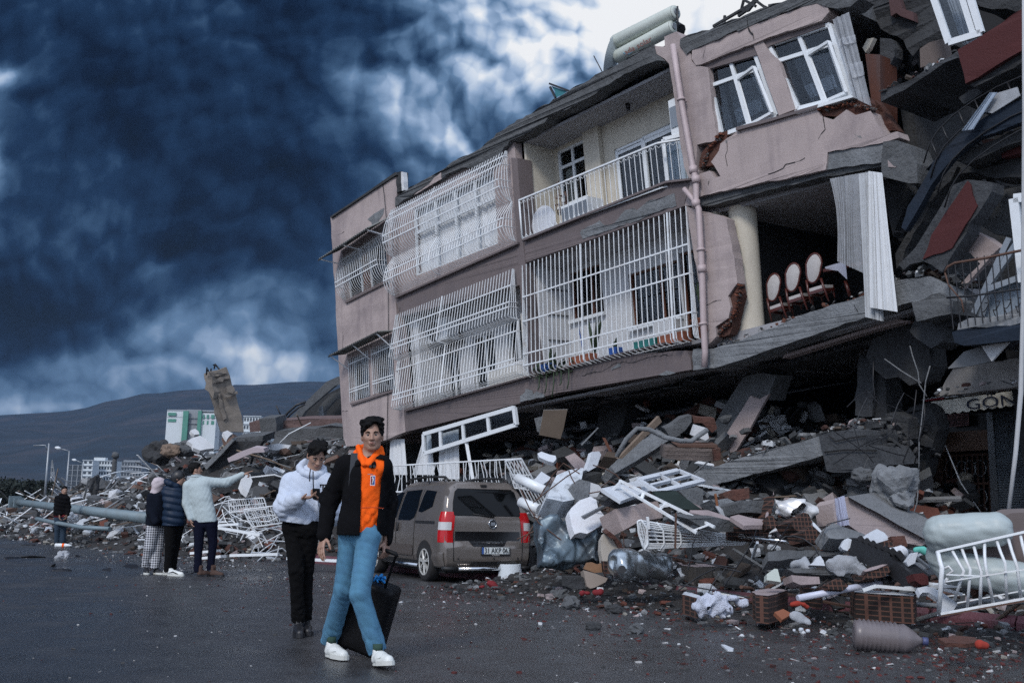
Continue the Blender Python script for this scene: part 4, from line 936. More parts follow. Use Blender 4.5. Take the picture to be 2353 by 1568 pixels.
# ================================================================ rubble heaps
UH = Vector((.634,-.773)); NH = Vector((-.773,-.634)); F2 = Vector((FO.x, FO.y))
def st(x, y): p = Vector((x,y))-F2; return p.dot(UH), p.dot(NH)
def xy(s, t): p = F2+UH*s+NH*t; return p.x, p.y
def itp(x, tab):
    if x <= tab[0][0]: return tab[0][1]
    for (a, va), (b_, vb) in zip(tab, tab[1:]):
        if x <= b_: return va+(vb-va)*(x-a)/(b_-a)
    return tab[-1][1]
CREST = [(-58,0),(-50,.6),(-44,1.3),(-38,2.0),(-33,2.2),(-29,2.5),(-26,2.9),(-22,3.1),(-17,3.2),(-14,3.1),(-12.2,2.4)]
def H(x, y):
    s, t = st(x, y); n = mnoise.noise(Vector((x*.45,y*.45,3)))*.5+mnoise.noise(Vector((x*1.3,y*1.3,7)))*.22
    hr = itp(t, [(-7,1.9),(-2.5,1.55),(-1,1.15),(0,.85),(1.2,.42),(2.5,.16),(4.2,.05),(5.2,0)])*itp(s, [(-12,.75),(-8,1.1),(-5.5,1.45),(0,1.55),(1.5,1.2),(3,.75),(5.5,.5),(13,.4)])
    if s < -1.2: hr *= itp(t, [(1.2,1),(2.4,.12),(3,0)]) if s > -12 else 1
    hl = itp(s, CREST)*itp(t, [(-14,.5),(-5,1.0),(-1.5,.95),(0,.62),(1.6,.34),(3.2,.12),(4.6,0)])
    k = itp(s, [(-13.5,0),(-11.0,1)]); h = hl*(1-k)+hr*k
    return max(-.05, h*(1+.35*n)+(.12*n if h > .25 else 0)-.02)
M_deb = mat('rubble', (.2,.2,.2), .95, var=.3, vs=9, bump=1.0, bs=40, attr=True)
M_soil = mat('crushed_rubble_ground', (.030,.028,.028), .97, var=.5, vs=5, bump=3, bs=14, stain=.5, ss=4, stain_col=(.02,.02,.02))
def heap(name, s0, s1, ds, t0, t1, dt):
    b = MB(); rows = []; s = s0
    while s <= s1:
        row = []; t = t0
        while t <= t1: x, y = xy(s, t); row.append((x, y, H(x,y)-.03)); t += dt
        rows.append(row); s += ds
    b.sheet(rows, M_soil, smooth=False); return tag(b.build(name), kind='stuff')
heap('rubble_heap', -11.6, 14, .25, -9, 5.2, .25)
heap('rubble_heap', -60, -11.6, .5, -14, 5, .4)
PAL = [((.080,.085,.089), 34), ((.030,.032,.034), 24), ((.17,.175,.18), 18), ((.50,.52,.54), 9), ((.30,.25,.25), 6), ((.105,.036,.024), 8), ((.055,.024,.018), 8), ((.33,.31,.27), 3), ((.06,.045,.035), 8)]
def pick(r, pal=PAL):
    k = r.uniform(0, sum(w for _, w in pal))
    for c, w in pal:
        k -= w
        if k <= 0: break
    j = r.uniform(.75,1.25); return tuple(v*j for v in c)
def chunk(b, p, sz, r, flat=False):
    """one broken piece: slab flake, block, stick or rough lump"""
    q = Matrix.Rotation(r.uniform(0,6.28), 3, 'Z') @ Matrix.Rotation(r.gauss(0,.25 if flat else .5), 3, 'X') @ Matrix.Rotation(r.gauss(0,.2 if flat else .4), 3, 'Y'); k = r.random(); p = Vector(p)
    if k < .45:    # irregular flake
        n = r.randint(4,6); th = sz*r.uniform(.10,.28); a0 = r.uniform(0,6)
        o = [Vector((math.cos(a0+i*6.283/n)*r.uniform(.6,1.1), math.sin(a0+i*6.283/n)*r.uniform(.4,.9), 0))*sz for i in range(n)]
        b.mesh([p+q@(v+Vector((0,0,th))) for v in o]+[p+q@(v*1.05-Vector((0,0,th))) for v in o], [tuple(range(n)), tuple(range(2*n-1,n-1,-1))]+[(i, n+i, n+(i+1)%n, (i+1)%n) for i in range(n)], M_deb)
    elif k < .68:  # block
        h = [sz*r.uniform(.4,1), sz*r.uniform(.3,.7), sz*r.uniform(.2,.5)]
        c = [Vector((x*h[0]*r.uniform(.7,1.1), y*h[1]*r.uniform(.7,1.1), z*h[2]*r.uniform(.7,1.1))) for z in (-1,1) for x, y in ((-1,-1),(1,-1),(1,1),(-1,1))]
        b.hexa([p+q@v for v in c], M_deb)
    elif k < .80:  # stick
        L = sz*r.uniform(1.5,3.2); w = sz*r.uniform(.08,.16); b.box(p, q@Vector((L/2,0,0)), q@Vector((0,w,0)), q@Vector((0,0,w*.6)), M_deb)
    else: b.rock(p, (sz*.7, sz*.55, sz*.45), M_deb, r, sub=1)
def scatter(name, n, fn, sz, seed, pal=PAL, flat=False, lift=.3, place=None):
    r = random.Random(seed); b = MB()
    for _ in range(n):
        q = fn(r)
        if q is None: continue
        x, y = q; s_ = sz(r, x, y); b.col = pick(r, pal); chunk(b, (x, y, max(0, H(x,y))+s_*lift*r.uniform(0,1)), s_, r, flat)
    return tag(b.build(name), kind='stuff')
def z_van(x, y):   # keep clear of the van
    dx_, dy_ = x+2.0, y-17.2; c, s_ = math.cos(math.radians(28)), math.sin(math.radians(28)); u = dx_*c+dy_*s_; v = -dx_*s_+dy_*c; return abs(u) < 1.0 and abs(v) < 2.3
def reg(s0, s1, t0, t1, bias=1.0):
    def f(r):
        s = r.uniform(s0,s1); t = t0+(t1-t0)*r.random()**bias; x, y = xy(s,t); return None if z_van(x,y) else (x,y)
    return f
scatter('rubble', 4500, reg(-1.5,13,-2.5,2.6), lambda r, x, y: .025+.16*r.random()**3, 1, PAL+[((.42,.45,.48),8)])
scatter('rubble', 900, reg(-11,-1.5,-4,1.8), lambda r, x, y: .06+.18*r.random()**2, 2)
scatter('rubble', 1500, reg(-1.5,13,-8,-1.5), lambda r, x, y: .08+.25*r.random()**2, 3)
scatter('rubble', 2600, reg(-1.0,13,2.2,4.8,1.5), lambda r, x, y: .015+.065*r.random()**3, 4, flat=True)
scatter('rubble', 9000, reg(-52,-11.5,-5,3.6), lambda r, x, y: .05+.24*r.random()**3, 5, PAL+[((.42,.45,.48),14)])
scatter('rubble', 2200, reg(-52,-9,1.5,4.8), lambda r, x, y: .03+.13*r.random()**2.5, 6, flat=True)
REDP = [((.085,.018,.016), 50), ((.05,.014,.012), 30), ((.12,.12,.125), 12), ((.4,.4,.4), 6), ((.05,.05,.05), 14)]
def roadreg(r):
    s = r.uniform(-4,14); t = 4.2+r.expovariate(.75)
    return xy(s, t) if t < 11 else None
scatter('road_crumbs', 2600, roadreg, lambda r, x, y: .008+.022*r.random()**3, 7, REDP, True, .1)
def roadred(r):
    s = r.gauss(8.5,2.2); t = abs(r.gauss(5.5,1.2)); return xy(s,t)
scatter('road_crumbs', 3200, roadred, lambda r, x, y: .007+.03*r.random()**3, 8, REDP, True, .1)
def roadall(r):
    x = r.uniform(-12,6); y = r.uniform(3.5,24); return (x,y) if st(x,y)[1] > 3.5 and not z_van(x,y) else None
scatter('road_crumbs', 1500, roadall, lambda r, x, y: .006+.014*r.random()**2, 9, [((.05,.05,.05),40), ((.25,.25,.25),25), ((.45,.45,.45),8), ((.12,.04,.03),8)], True, .1)
scatter('road_crumbs', 2600, reg(-14,13,3.6,6.5,1.6), lambda r, x, y: .010+.03*r.random()**3, 10, flat=True, lift=.1)
# kerb
KRB = MB(); M_kerb = mat('dark_red_kerb_paint', (.11,.035,.045), .6, var=.35, vs=4, bump=.8, bs=25, stain=.45, ss=3, stain_col=(.05,.045,.045))
KR = []
for k in range(26):
    s0 = -9+k*.9
    if s0 > 12: break
    q = MB(); a = xy(s0, 2.45); c = xy(s0+.88, 2.45); d = Vector((c[0]-a[0], c[1]-a[1], 0)).normalized(); n_ = Vector((NH.x, NH.y, 0))
    rr = random.Random(k); dz_ = rr.uniform(-.012,.012); A = Vector((*a, 0)); C_ = Vector((*c, 0))
    prof = [(0,0),(.0,.15+dz_),(.10,.17+dz_),(.16,.10+dz_),(.17,0)]
    q.slab([A+n_*o+Vector((0,0,z)) for o, z in prof], C_-A, M_kerb)
    o = q.build('kerb_stone'); tag(o, 'dark red painted kerb stone in the row along the rubble', 'kerb stone', 'kerb stones along the road')
# ================================================================ people
def PJ(x, y, Y):
    r = ray(x,y); return CP+r*(Y/r.y)
class SD:
    """list of smooth-blended primitives rasterised on a grid, meshed with surface nets"""
    def __init__(s): s.p = []
    def cap(s, a, b, ra, rb=None, k=.02, sub=False, sq=None):
        s.p.append(('c', np.array(a, float), np.array(b, float), ra, ra if rb is None else rb, k, sub, sq)); return s
    def chain(s, pts, rs, k=.02, sq=None):
        for i in range(len(pts)-1): s.cap(pts[i], pts[i+1], rs[i], rs[i+1], k, sq=sq)
        return s
    def ell(s, c, r, R=None, k=.02, sub=False): s.p.append(('e', np.array(c, float), np.array(r, float), None if R is None else np.array(R, float), 0, k, sub, None)); return s
    def box(s, c, h, r=.01, R=None, k=.01, sub=False): s.p.append(('b', np.array(c, float), np.array(h, float), None if R is None else np.array(R, float), r, k, sub, None)); return s
    def bbox(s, q):
        if q[0] == 'c': m = max(q[3], q[4])*1.6; return np.minimum(q[1], q[2])-m, np.maximum(q[1], q[2])+m
        m = np.linalg.norm(q[2]) if q[3] is not None else q[2]; return q[1]-m, q[1]+m
    def ev(s, q, P):
        if q[0] == 'c':
            if q[7] is None: return capsule(P, q[1], q[2], q[3], q[4])
            M, dep = q[7]; Mi = np.array(M); sc = np.array([1, 1/dep, 1])
            return capsule((P@Mi)*sc, (q[1]@Mi)*sc, (q[2]@Mi)*sc, q[3], q[4])*min(1, dep)
        if q[0] == 'e': return ellip(P, q[1], q[2], q[3])
        return sbox(P, q[1], q[2], q[4], q[3])
    def mesh(s, vox, disp=None, clip=None):
        L = [s.bbox(q) for q in s.p if not q[6]]; lo = np.min([a for a, _ in L], 0)-.03; hi = np.max([b for _, b in L], 0)+.03
        n = np.ceil((hi-lo)/vox).astype(int)+1; F = np.full(n, .05, np.float32)
        for q in s.p:
            a, b = s.bbox(q); m = max(.02, q[5])+.01+(.03 if q[0] == 'c' and q[7] is not None else 0); i0 = np.maximum(0, np.floor((a-m-lo)/vox).astype(int)); i1 = np.minimum(n, np.ceil((b+m-lo)/vox).astype(int)+1)
            if (i1 <= i0).any(): continue
            ax = [lo[i]+vox*np.arange(i0[i], i1[i]) for i in range(3)]; G = np.stack(np.meshgrid(*ax, indexing='ij'), -1).reshape(-1, 3)
            v = s.ev(q, G).reshape(i1-i0).astype(np.float32); sl = tuple(slice(i0[i], i1[i]) for i in range(3)); f = F[sl]; k = max(q[5], 1e-4)
            F[sl] = -smin(-f, v, k) if q[6] else smin(f, v, k)
        if disp is not None or clip is not None:
            near = np.argwhere(np.abs(F) < .045); P = lo+vox*near; t = tuple(near.T)
            if disp is not None: F[t] += disp(P).astype(np.float32)
            if clip is not None: F[t] = np.maximum(F[t], clip(P).astype(np.float32)); far = (F <= -.045)
            if clip is not None and far.any():
                fr = np.argwhere(far); F[tuple(fr.T)] = np.maximum(F[tuple(fr.T)], clip(lo+vox*fr))
        return nets(F, lo, vox)
def nets(F, lo, vox):
    S = F < 0; c = [S[i:S.shape[0]-1+i, j:S.shape[1]-1+j, k:S.shape[2]-1+k] for i in (0,1) for j in (0,1) for k in (0,1)]
    al = c[0].copy(); an = c[0].copy()
    for q in c[1:]: al &= q; an |= q
    act = an & ~al; cells = np.argwhere(act); vid = -np.ones(act.shape, np.int32); vid[act] = np.arange(len(cells))
    val = {}; 
    for i in (0,1):
        for j in (0,1):
            for k in (0,1): val[(i,j,k)] = F[cells[:,0]+i, cells[:,1]+j, cells[:,2]+k]
    acc = np.zeros((len(cells), 3)); cnt = np.zeros(len(cells))
    for a in range(3):
        for p in ((0,0),(0,1),(1,0),(1,1)):
            o = [0,0,0]; bx = [q for q in range(3) if q != a]; o[bx[0]], o[bx[1]] = p; o1 = list(o); o1[a] = 1
            f0 = val[tuple(o)]; f1 = val[tuple(o1)]; ch = (f0 < 0) != (f1 < 0); t = np.where(ch, f0/np.where(ch, f0-f1, 1), 0)
            pos = np.array(o, float)[None].repeat(len(cells), 0); pos[:, a] = t; acc += pos*ch[:, None]; cnt += ch
    V = lo+vox*(cells+acc/np.maximum(cnt, 1)[:, None]); Fc = []; n = F.shape
    for a in range(3):
        b, d = [(1,2),(2,0),(0,1)][a]; s0 = [slice(None)]*3; s1 = [slice(None)]*3; s0[a] = slice(0, n[a]-1); s1[a] = slice(1, n[a])
        A = S[tuple(s0)]; ch = np.argwhere(A != S[tuple(s1)]); ch = ch[(ch[:, b] > 0) & (ch[:, d] > 0) & (ch[:, b] < n[b]-1) & (ch[:, d] < n[d]-1)]
        if not len(ch): continue
        ins = A[tuple(ch.T)]; q = []
        for db, dc in ((1,1),(0,1),(0,0),(1,0)):
            e = ch.copy(); e[:, b] -= db; e[:, d] -= dc; q.append(vid[tuple(e.T)])
        q = np.stack(q, 1); q[~ins] = q[~ins][:, ::-1]; Fc.append(q)
    Fc = np.concatenate(Fc); return V, Fc[(Fc >= 0).all(1)]
def np_obj(name, V, Fc, m, parent=None, smooth=True):
    org = ORG.get(parent.name, Vector((0,0,0))) if parent is not None else Vector((0,0,0))
    me = bpy.data.meshes.new(name); V = V-np.array(org)
    me.vertices.add(len(V)); me.vertices.foreach_set('co', V.ravel()); me.loops.add(Fc.size); me.loops.foreach_set('vertex_index', Fc.ravel().astype(np.int32))
    me.polygons.add(len(Fc)); me.polygons.foreach_set('loop_start', np.arange(0, Fc.size, 4)); me.polygons.foreach_set('loop_total', np.full(len(Fc), 4))
    me.polygons.foreach_set('use_smooth', np.full(len(Fc), smooth)); me.update(); me.validate()
    for mm in (m if isinstance(m, (list, tuple)) else [m]): me.materials.append(mm)
    return link(name, me, parent)
def folds(seed, amp=.005, f=22):
    r = np.random.default_rng(seed); D_ = r.normal(size=(7, 3)); D_ /= np.linalg.norm(D_, axis=1)[:, None]; ph = r.uniform(0, 6, 7); fr = f*r.uniform(1.2, 3.4, 7)
    def g(P):
        w = 2.2*np.sin(P@D_[0]*9+ph[0])+1.6*np.sin(P@D_[1]*17+ph[1]); v = 0
        for i in range(2, 7): v = v+(1-2*np.abs(np.sin(.5*(P@D_[i]*fr[i]+w+ph[i]))))/5
        return v*amp*1.6
    return g
def folds_at(seed, amp, spots):
    g = folds(seed, 1.0, 42)
    def h(P):
        k = np.full(len(P), .3)
        for c, r_, a in spots: k += a*np.exp(-((P-np.array(c))**2).sum(1)/(r_*r_))
        return g(P)*amp*k
    return h
def frame(fwd, up=(0,0,1)):
    f = Vector(fwd).normalized(); u = Vector(up); r = f.cross(u).normalized(); u = r.cross(f); return np.array([list(r), list(f), list(u)]).T  # columns: right, forward, up
M_skin = mat('skin', (.30,.175,.125), .5, var=.08, vs=30)
M_lip = mat('lips', (.27,.11,.09), .45, var=.1)
M_hair = mat('dark_hair', (.004,.0035,.0035), .6, var=.3, vs=120, bump=.5, bs=240, spec=.15)
M_eyew = mat('eye_white', (.28,.27,.27), .2, var=.02); M_eye = mat('eye_iris', (.012,.008,.006), .15, var=.1)
def head_prims(S, c, R, s=1.0):
    """head centred at c; R columns right/forward/up"""
    c = np.array(c, float)
    def L(x, y, z): return c+R@(np.array([x,y,z])*s)
    S.ell(L(0,-.012,.028), np.array([.074,.092,.092])*s, R, .02)
    S.ell(L(0,.020,-.028), np.array([.062,.066,.078])*s, R, .03)
    S.cap(L(-.030,.022,-.078), L(.030,.022,-.078), .026*s, .026*s, .03)
    S.cap(L(-.012,.052,-.094), L(.012,.052,-.094), .018*s, .018*s, .025)
    S.cap(L(-.040,.046,-.012), L(-.034,.060,-.022), .019*s, .016*s, .02); S.cap(L(.040,.046,-.012), L(.034,.060,-.022), .019*s, .016*s, .02)
    S.cap(L(-.030,.072,.020), L(.030,.072,.020), .013*s, .013*s, .015)
    for sx in (-1, 1): S.ell(L(sx*.029,.088,.002), np.array([.015,.012,.010])*s, R, .010, sub=True)
    S.cap(L(0,.078,.008), L(0,.104,-.030), .008*s, .0115*s, .012); 
    for sx in (-1, 1): S.ell(L(sx*.012,.093,-.033), np.array([.009,.010,.008])*s, R, .008)
    S.cap(L(-.018,.082,-.057), L(.018,.082,-.057), .0075*s, .0075*s, .008); S.cap(L(-.014,.080,-.068), L(.014,.080,-.068), .008*s, .008*s, .006)
    for sx in (-1, 1):
        S.ell(L(sx*.075,-.008,-.010), np.array([.010,.020,.031])*s, R, .008); S.ell(L(sx*.083,-.001,-.008), np.array([.006,.010,.018])*s, R, .004, sub=True)
    return L
def face_parts(root, L, R, s=1.0):
    b = MB()
    for sx in (-1, 1):
        for rr_, m_, dy_ in ((.0098, M_eyew, 0), (.0068, M_eye, .0052)):
            vs, fs = _ico(2); b.mesh([Vector(L(sx*.029, .074+dy_, .001))+Vector(tuple(R@np.array(v)))*rr_*s for v in vs], fs, m_, True)
        b.cut()
    b.build('eye', root)
    for sx in (-1, 1):
        e = MB(); e.tube([L(sx*.014,.087,.018), L(sx*.028,.086,.024), L(sx*.046,.074,.018)], [.0045*s,.006*s,.003*s], M_hair, 6); e.build('eyebrow', root)
    e = MB(); e.tube([L(-.022,.082,-.061), L(-.010,.091,-.059), L(0,.0925,-.060), L(.010,.091,-.059), L(.022,.082,-.061)], [.002*s,.0045*s,.005*s,.0045*s,.002*s], M_lip, 6); e.build('lips', root)
def hair(root, L, R, s, seed, quiff=0, vox=.005, low=0, m=None, name='hair', vol=1.0, beard=False):
    S = SD()
    S.ell(L(0,-.020,.040), np.array([.080,.098,.094])*s*vol, R, .02)
    S.ell(L(0,.03,.085+.01*quiff), np.array([.060,.056,.034+.012*quiff])*s*vol, R, .02)
    if quiff:
        for k, (x, y, z) in enumerate(((-.045,.055,.085),(.0,.075,.098),(.040,.062,.090),(.060,.03,.075),(-.065,.02,.07),(.02,.085,.080),(-.025,.082,.078))): S.ell(L(x,y,z+.006), np.array([.026,.020,.030])*s, R, .009)
    if quiff:
        S.ell(L(-.03,.088,.060), np.array([.034,.04,.034])*s, R, .010, sub=True); S.cap(L(.02,.080,.090), L(.058,.074,.052), .020*s, .010*s, .01); S.cap(L(-.055,.06,.095), L(-.070,.05,.045), .018*s, .010*s, .01); S.ell(L(.062,.02,.098), np.array([.030,.04,.026])*s, R, .01); S.ell(L(-.05,-.01,.118), np.array([.04,.05,.022])*s, R, .01)
    for sx in (-1, 1): S.cap(L(sx*.072,.012,.03), L(sx*.072,.008,-.002), .010*s, .007*s, .01)
    S.cap(L(-.04,-.075,-.02-low), L(.04,-.075,-.02-low), .024*s, .024*s, .03)
    S.ell(L(0,.088,-.045), np.array([.070,.084,.104])*s, R, .012, sub=True)
    if not quiff: S.ell(L(0,.105,.0), np.array([.06,.05,.062])*s, R, .01, sub=True)
    r = np.random.default_rng(seed); Dv = r.normal(size=(6,3))*110; ph = r.uniform(0,6,6)
    def d(P): return sum(np.sin(P@Dv[i]+ph[i]) for i in range(6))*.0011*s
    V, F_ = S.mesh(vox, d); o = np_obj(name, V, F_, m or M_hair, root)
    if beard:
        S = SD(); S.cap(L(-.060,.02,-.05), L(-.045,.045,-.085), .012*s, .014*s, .01); S.cap(L(.060,.02,-.05), L(.045,.045,-.085), .012*s, .014*s, .01); S.cap(L(-.03,.058,-.098), L(.03,.058,-.098), .018*s, .018*s, .02)
        S.cap(L(-.022,.084,-.047), L(.022,.084,-.047), .006*s, .006*s, .01); V, F_ = S.mesh(vox, d); np_obj('beard', V, F_, M_hair, root)
    return o
def hand_prims(S, wrist, d, pn, side, curl=.5, s=1.0, point=False, splay=.12):
    """d: wrist to knuckles, pn: palm normal (palm faces pn), side: direction of the thumb"""
    w = Vector(wrist); d = Vector(d).normalized(); pn = Vector(pn); pn = (pn-d*pn.dot(d)).normalized(); th = Vector(side); th = (th-d*th.dot(d)-pn*th.dot(pn)).normalized()
    for k in range(4):
        o = th*(.032-.021*k)*s; S.cap(w+o*.55+d*.012*s, w+o+d*.080*s, .0145*s, .0105*s, .012)
    lens = [(.040,.026,.020),(.045,.029,.021),(.041,.027,.020),(.031,.021,.018)]
    for k in range(4):
        p = w+th*(.032-.021*k)*s+d*.082*s; a = 0; dirv = (d+th*(splay*(1.5-k)/1.5)).normalized(); c_ = (0.02 if (point and k == 0) else (1.55 if point else curl*(.8+.12*k)))
        for j, l in enumerate(lens[k]):
            a += c_*(.75 if j == 0 else .62); v = dirv*math.cos(a)+pn*math.sin(a); q = p+v*l*s; S.cap(p, q, (.0088-.0009*j)*s, (.0082-.0010*j)*s, .004); p = q
    p = w+th*.028*s+d*.020*s; v1 = (d*.62+th*.72+pn*.30).normalized(); q = p+v1*.040*s; S.cap(p, q, .013*s, .0105*s, .012); v2 = (d*.85+th*.25+pn*(.35+curl*.4)).normalized(); q2 = q+v2*.030*s; S.cap(q, q2, .0100*s, .0088*s, .004)
    v3 = (d*.9+pn*(.4+curl*.5)).normalized(); S.cap(q2, q2+v3*.024*s, .0088*s, .0070*s, .004)
def shoe(root, heel, toe, m, sole_m, s=1.0, high=.09, name='shoe', vox=.006, pitch=0, ground=True):
    h = Vector(heel); t = Vector(toe); f = (t-h).normalized(); L_ = (t-h).length; R = frame(f); r, f, u = (Vector(tuple(R[:, i])) for i in range(3))
    S = SD(); c = h+f*L_*.5
    S.cap(h+f*.045*s+u*.045, h+f*L_*.40+u*.050, .038*s, .040*s, .02); S.cap(h+f*L_*.40+u*.050, t-f*.045*s+u*.036, .043*s, .034*s, .03)
    S.cap(h+f*.05*s+u*.05, h+f*.055*s+u*high, .038*s, .036*s, .02); S.cap(h+f*.06*s+u*.10, h+f*.06*s+u*.30, .028*s, .028*s, .001, sub=True)
    S.ell(h+f*.06*s+u*(high+.03), np.array([.030,.034,.05])*s, R, .008, sub=True)
    V, F_ = S.mesh(vox, clip=lambda P: -((P-np.array(h+u*.022))@np.array(u))); o = np_obj(name, V, F_, m, root)
    b = MB(); n = 20; out_ = []
    for i in range(n):
        a = 2*PI*i/n; yy = math.cos(a); xx = math.sin(a); wd = .044+(.008 if yy > 0 else -.004); out_.append(c+f*(L_*.5+.004)*yy*(1 if abs(yy) < .8 else .99)+r*wd*s*(abs(xx)**.75)*(1 if xx > 0 else -1))
    b.slab([p+u*.034 for p in out_], -u*.030, sole_m); sl = b.build('sole', o)
    return o, (h, f, r, u)
def checkmat():
    m = bpy.data.materials.new('checked_cloth'); m.use_nodes = True; nt = m.node_tree; NX.nt = nt; b = nt.nodes['Principled BSDF']; tc = nt.nodes.new('ShaderNodeTexCoord'); sp_ = nt.nodes.new('ShaderNodeSeparateXYZ'); nt.links.new(tc.outputs['Object'], sp_.inputs[0]); X, Y, Z = (NX(o) for o in sp_.outputs)
    a = nm('GREATER_THAN', nm('FRACT', nm('MULTIPLY', nm('ADD', X, nm('MULTIPLY', Y, .4)), 26)), .5); c = nm('GREATER_THAN', nm('FRACT', nm('MULTIPLY', Z, 26)), .5)
    k = nm('MULTIPLY', nm('ADD', a, c), .5); col = mixc(k, (.52,.53,.56), (.02,.024,.035)); nt.links.new(col.s, b.inputs['Base Color']); b.inputs['Roughness'].default_value = .95; return m
M_or = mat('orange_cotton', (.86,.115,.010), .95, var=.08, vs=14, bump=.3, bs=120, spec=.15)
M_jack = mat('black_jacket', (.0035,.0035,.0045), .95, var=.3, vs=12, spec=.12)
M_denim = mat('light_blue_denim', (.066,.18,.28), .95, var=.34, vs=9, bump=.25, bs=160, stain=.55, ss=5, stain_col=(.05,.13,.24))
M_hood = mat('white_hoodie_cotton', (.46,.51,.60), .95, var=.05, vs=10, bump=.25, bs=120)
M_bpant = mat('black_trousers', (.0035,.0035,.004), .95, var=.2, spec=.12)
M_shoe = mat('white_leather', (.62,.64,.62), .5, var=.08, vs=12, stain=.3, ss=12, stain_col=(.3,.3,.28)); M_sole = mat('white_sole', (.52,.53,.50), .7, var=.15, vs=12)
M_gjack = mat('pale_grey_jacket', (.36,.42,.43), .8, var=.08, vs=6); M_navyp = mat('navy_trousers', (.004,.005,.014), .95, var=.2, spec=.12)
M_boot = mat('brown_suede', (.055,.030,.022), .9, var=.3, vs=20); M_puff = mat('navy_puffer', (.004,.014,.034), .55, var=.15, vs=5, spec=.25)
M_dkblue = mat('dark_navy_top', (.004,.006,.012), .95, var=.2, spec=.12); M_beige = mat('pale_hood', (.44,.38,.40), .95, var=.08); M_check = checkmat()
M_dk = mat('dark_denim', (.012,.028,.05), .9, var=.3)
def body_core(S, j, s=1.0, sc=1.0):
    """simple torso, arms and legs under the clothes so that the body is one continuous surface"""
    S.cap(j['neck'], j['head'], .054*s, .050*s, .02); mid = (Vector(j['hipL'])+Vector(j['hipR']))*.5
    S.cap(j['shL'], j['shR'], .050*s, .050*s, .03); S.cap(j['neck'], mid, .075*s, .080*s, .05); S.cap(j['hipL'], j['hipR'], .06*s, .06*s, .03)
    for k in 'LR':
        if 'el'+k in j:
            S.chain([j['sh'+k], j['el'+k], j['wr'+k]], [.045*s,.036*s,.026*s], .02)
        S.chain([j['hip'+k], j['kn'+k], j['an'+k]], [.070*s,.048*s,.030*s], .02)
def person(label, j, face, s=1.0, vox=.006, group=None, handL=None, handR=None, cat='person'):
    g = (Vector(j['anL'])+Vector(j['anR']))*.5; g.z = 0
    root = empty('person', g, label, cat, group); S = SD(); R = frame(*face); L = head_prims(S, j['head'], R, s); body_core(S, j, s)
    for k, h in (('L', handL), ('R', handR)):
        if h: hand_prims(S, j['wr'+k], **h)
    V, F_ = S.mesh(vox); body = np_obj('body', V, F_, M_skin, root); return root, body, L, R
def trousers(root, j, m, rs=(.095,.065,.058), s=1, seed=1, amp=.004, vox=.008, waist=.10, name='trousers', ext=.07):
    S = SD(); mid = (Vector(j['hipL'])+Vector(j['hipR']))*.5
    S.cap(j['hipL'], j['hipR'], waist*s, waist*s, .03); S.cap(Vector(j['hipL'])+Vector((0,0,.03)), Vector(j['hipR'])+Vector((0,0,.03)), waist*.92*s, waist*.92*s, .03)
    for k in 'LR':
        an = Vector(j['an'+k]); an = an+(an-Vector(j['kn'+k])).normalized()*ext; S.chain([j['hip'+k], j['kn'+k], an-Vector((0,0,.0))], [rs[0]*s, rs[1]*s, rs[2]*s], .02)
        d = (an-Vector(j['kn'+k])).normalized(); S.cap(an+d*.062, an+d*.20, rs[2]*1.3*s, rs[2]*1.3*s, .004, sub=True)
    sp_ = [(tuple(j['knL']), .12, .7), (tuple(j['knR']), .12, .7), (tuple(j['anL']), .10, 1.5), (tuple(j['anR']), .10, 1.5), (tuple(mid), .15, .9)]
    V, F_ = S.mesh(vox, folds_at(seed, amp, sp_)); return np_obj(name, V, F_, m, root)
# ---------------------------------------------------------------- the man in the orange hoodie
YA = 7.45
def jA(x, y, d=0): return PJ(x, y, YA+d)
A = dict(head=jA(855,1000,-.02), neck=jA(846,1058,.02), shL=jA(795,1070,.05), shR=jA(876,1072,-.0), elL=jA(758,1145,.10), wrL=jA(744,1232,.02), elR=jA(892,1155,.16), wrR=jA(886,1243,.12),
         hipL=jA(806,1232,.05), hipR=jA(846,1234,-.02), knL=jA(790,1352,.10), anL=jA(762,1452,.33), toeL=jA(797,1486,.12), knR=jA(826,1362,-.12), anR=jA(858,1466,-.06), toeR=jA(896,1494,-.35))
fA = Vector((.10,-1,-.02))
rootA, bodyA, LA, RA_ = person('man in a bright orange hoodie and black jacket pulling a black suitcase', A, (fA, (-.05,0,1)), 1.0, .005, 'men walking in front', 
   handL=dict(d=jA(736,1262,-.02)-jA(744,1232,.02), pn=(.75,.65,-.1), side=(.2,-.9,0), curl=.42, s=1.05), handR=dict(d=(.10,-.25,-.9), pn=(-.8,.5,.1), side=(-.3,-.85,.2), curl=1.25, s=1.05))
face_parts(rootA, LA, RA_); hair(rootA, LA, RA_, 1.03, 4, quiff=1, vox=.0045, vol=1.06)
trousers(rootA, A, M_denim, (.088,.070,.066), seed=3, amp=.0065, vox=.0055, waist=.086, name='jeans', ext=.085)
chest = Vector((.35,-1,0)).normalized(); RC = frame(chest)
def torso(S, j, w0, w1, w2, dep, RCm, top=.0, bot=0, k=.05, mid=None):
    nk = Vector(j['neck']); mid = (Vector(j['hipL'])+Vector(j['hipR']))*.5+Vector((0,0,bot)); up = nk-mid
    S.cap(mid+up*.78, mid+up*.55, w0, w0, k, sq=(RCm, dep)); S.cap(mid+up*.55, mid+up*.2, w0, w1, k, sq=(RCm, dep)); S.cap(mid+up*.2, mid, w1, w2, k, sq=(RCm, dep))
    S.cap(mid, mid-up*.30, w2, w2, k, sq=(RCm, dep)); S.cap(Vector(j['shL'])+up*0, nk+up*.04, .062, .060, k); S.cap(j['shR'], nk+up*.04, .062, .060, k)
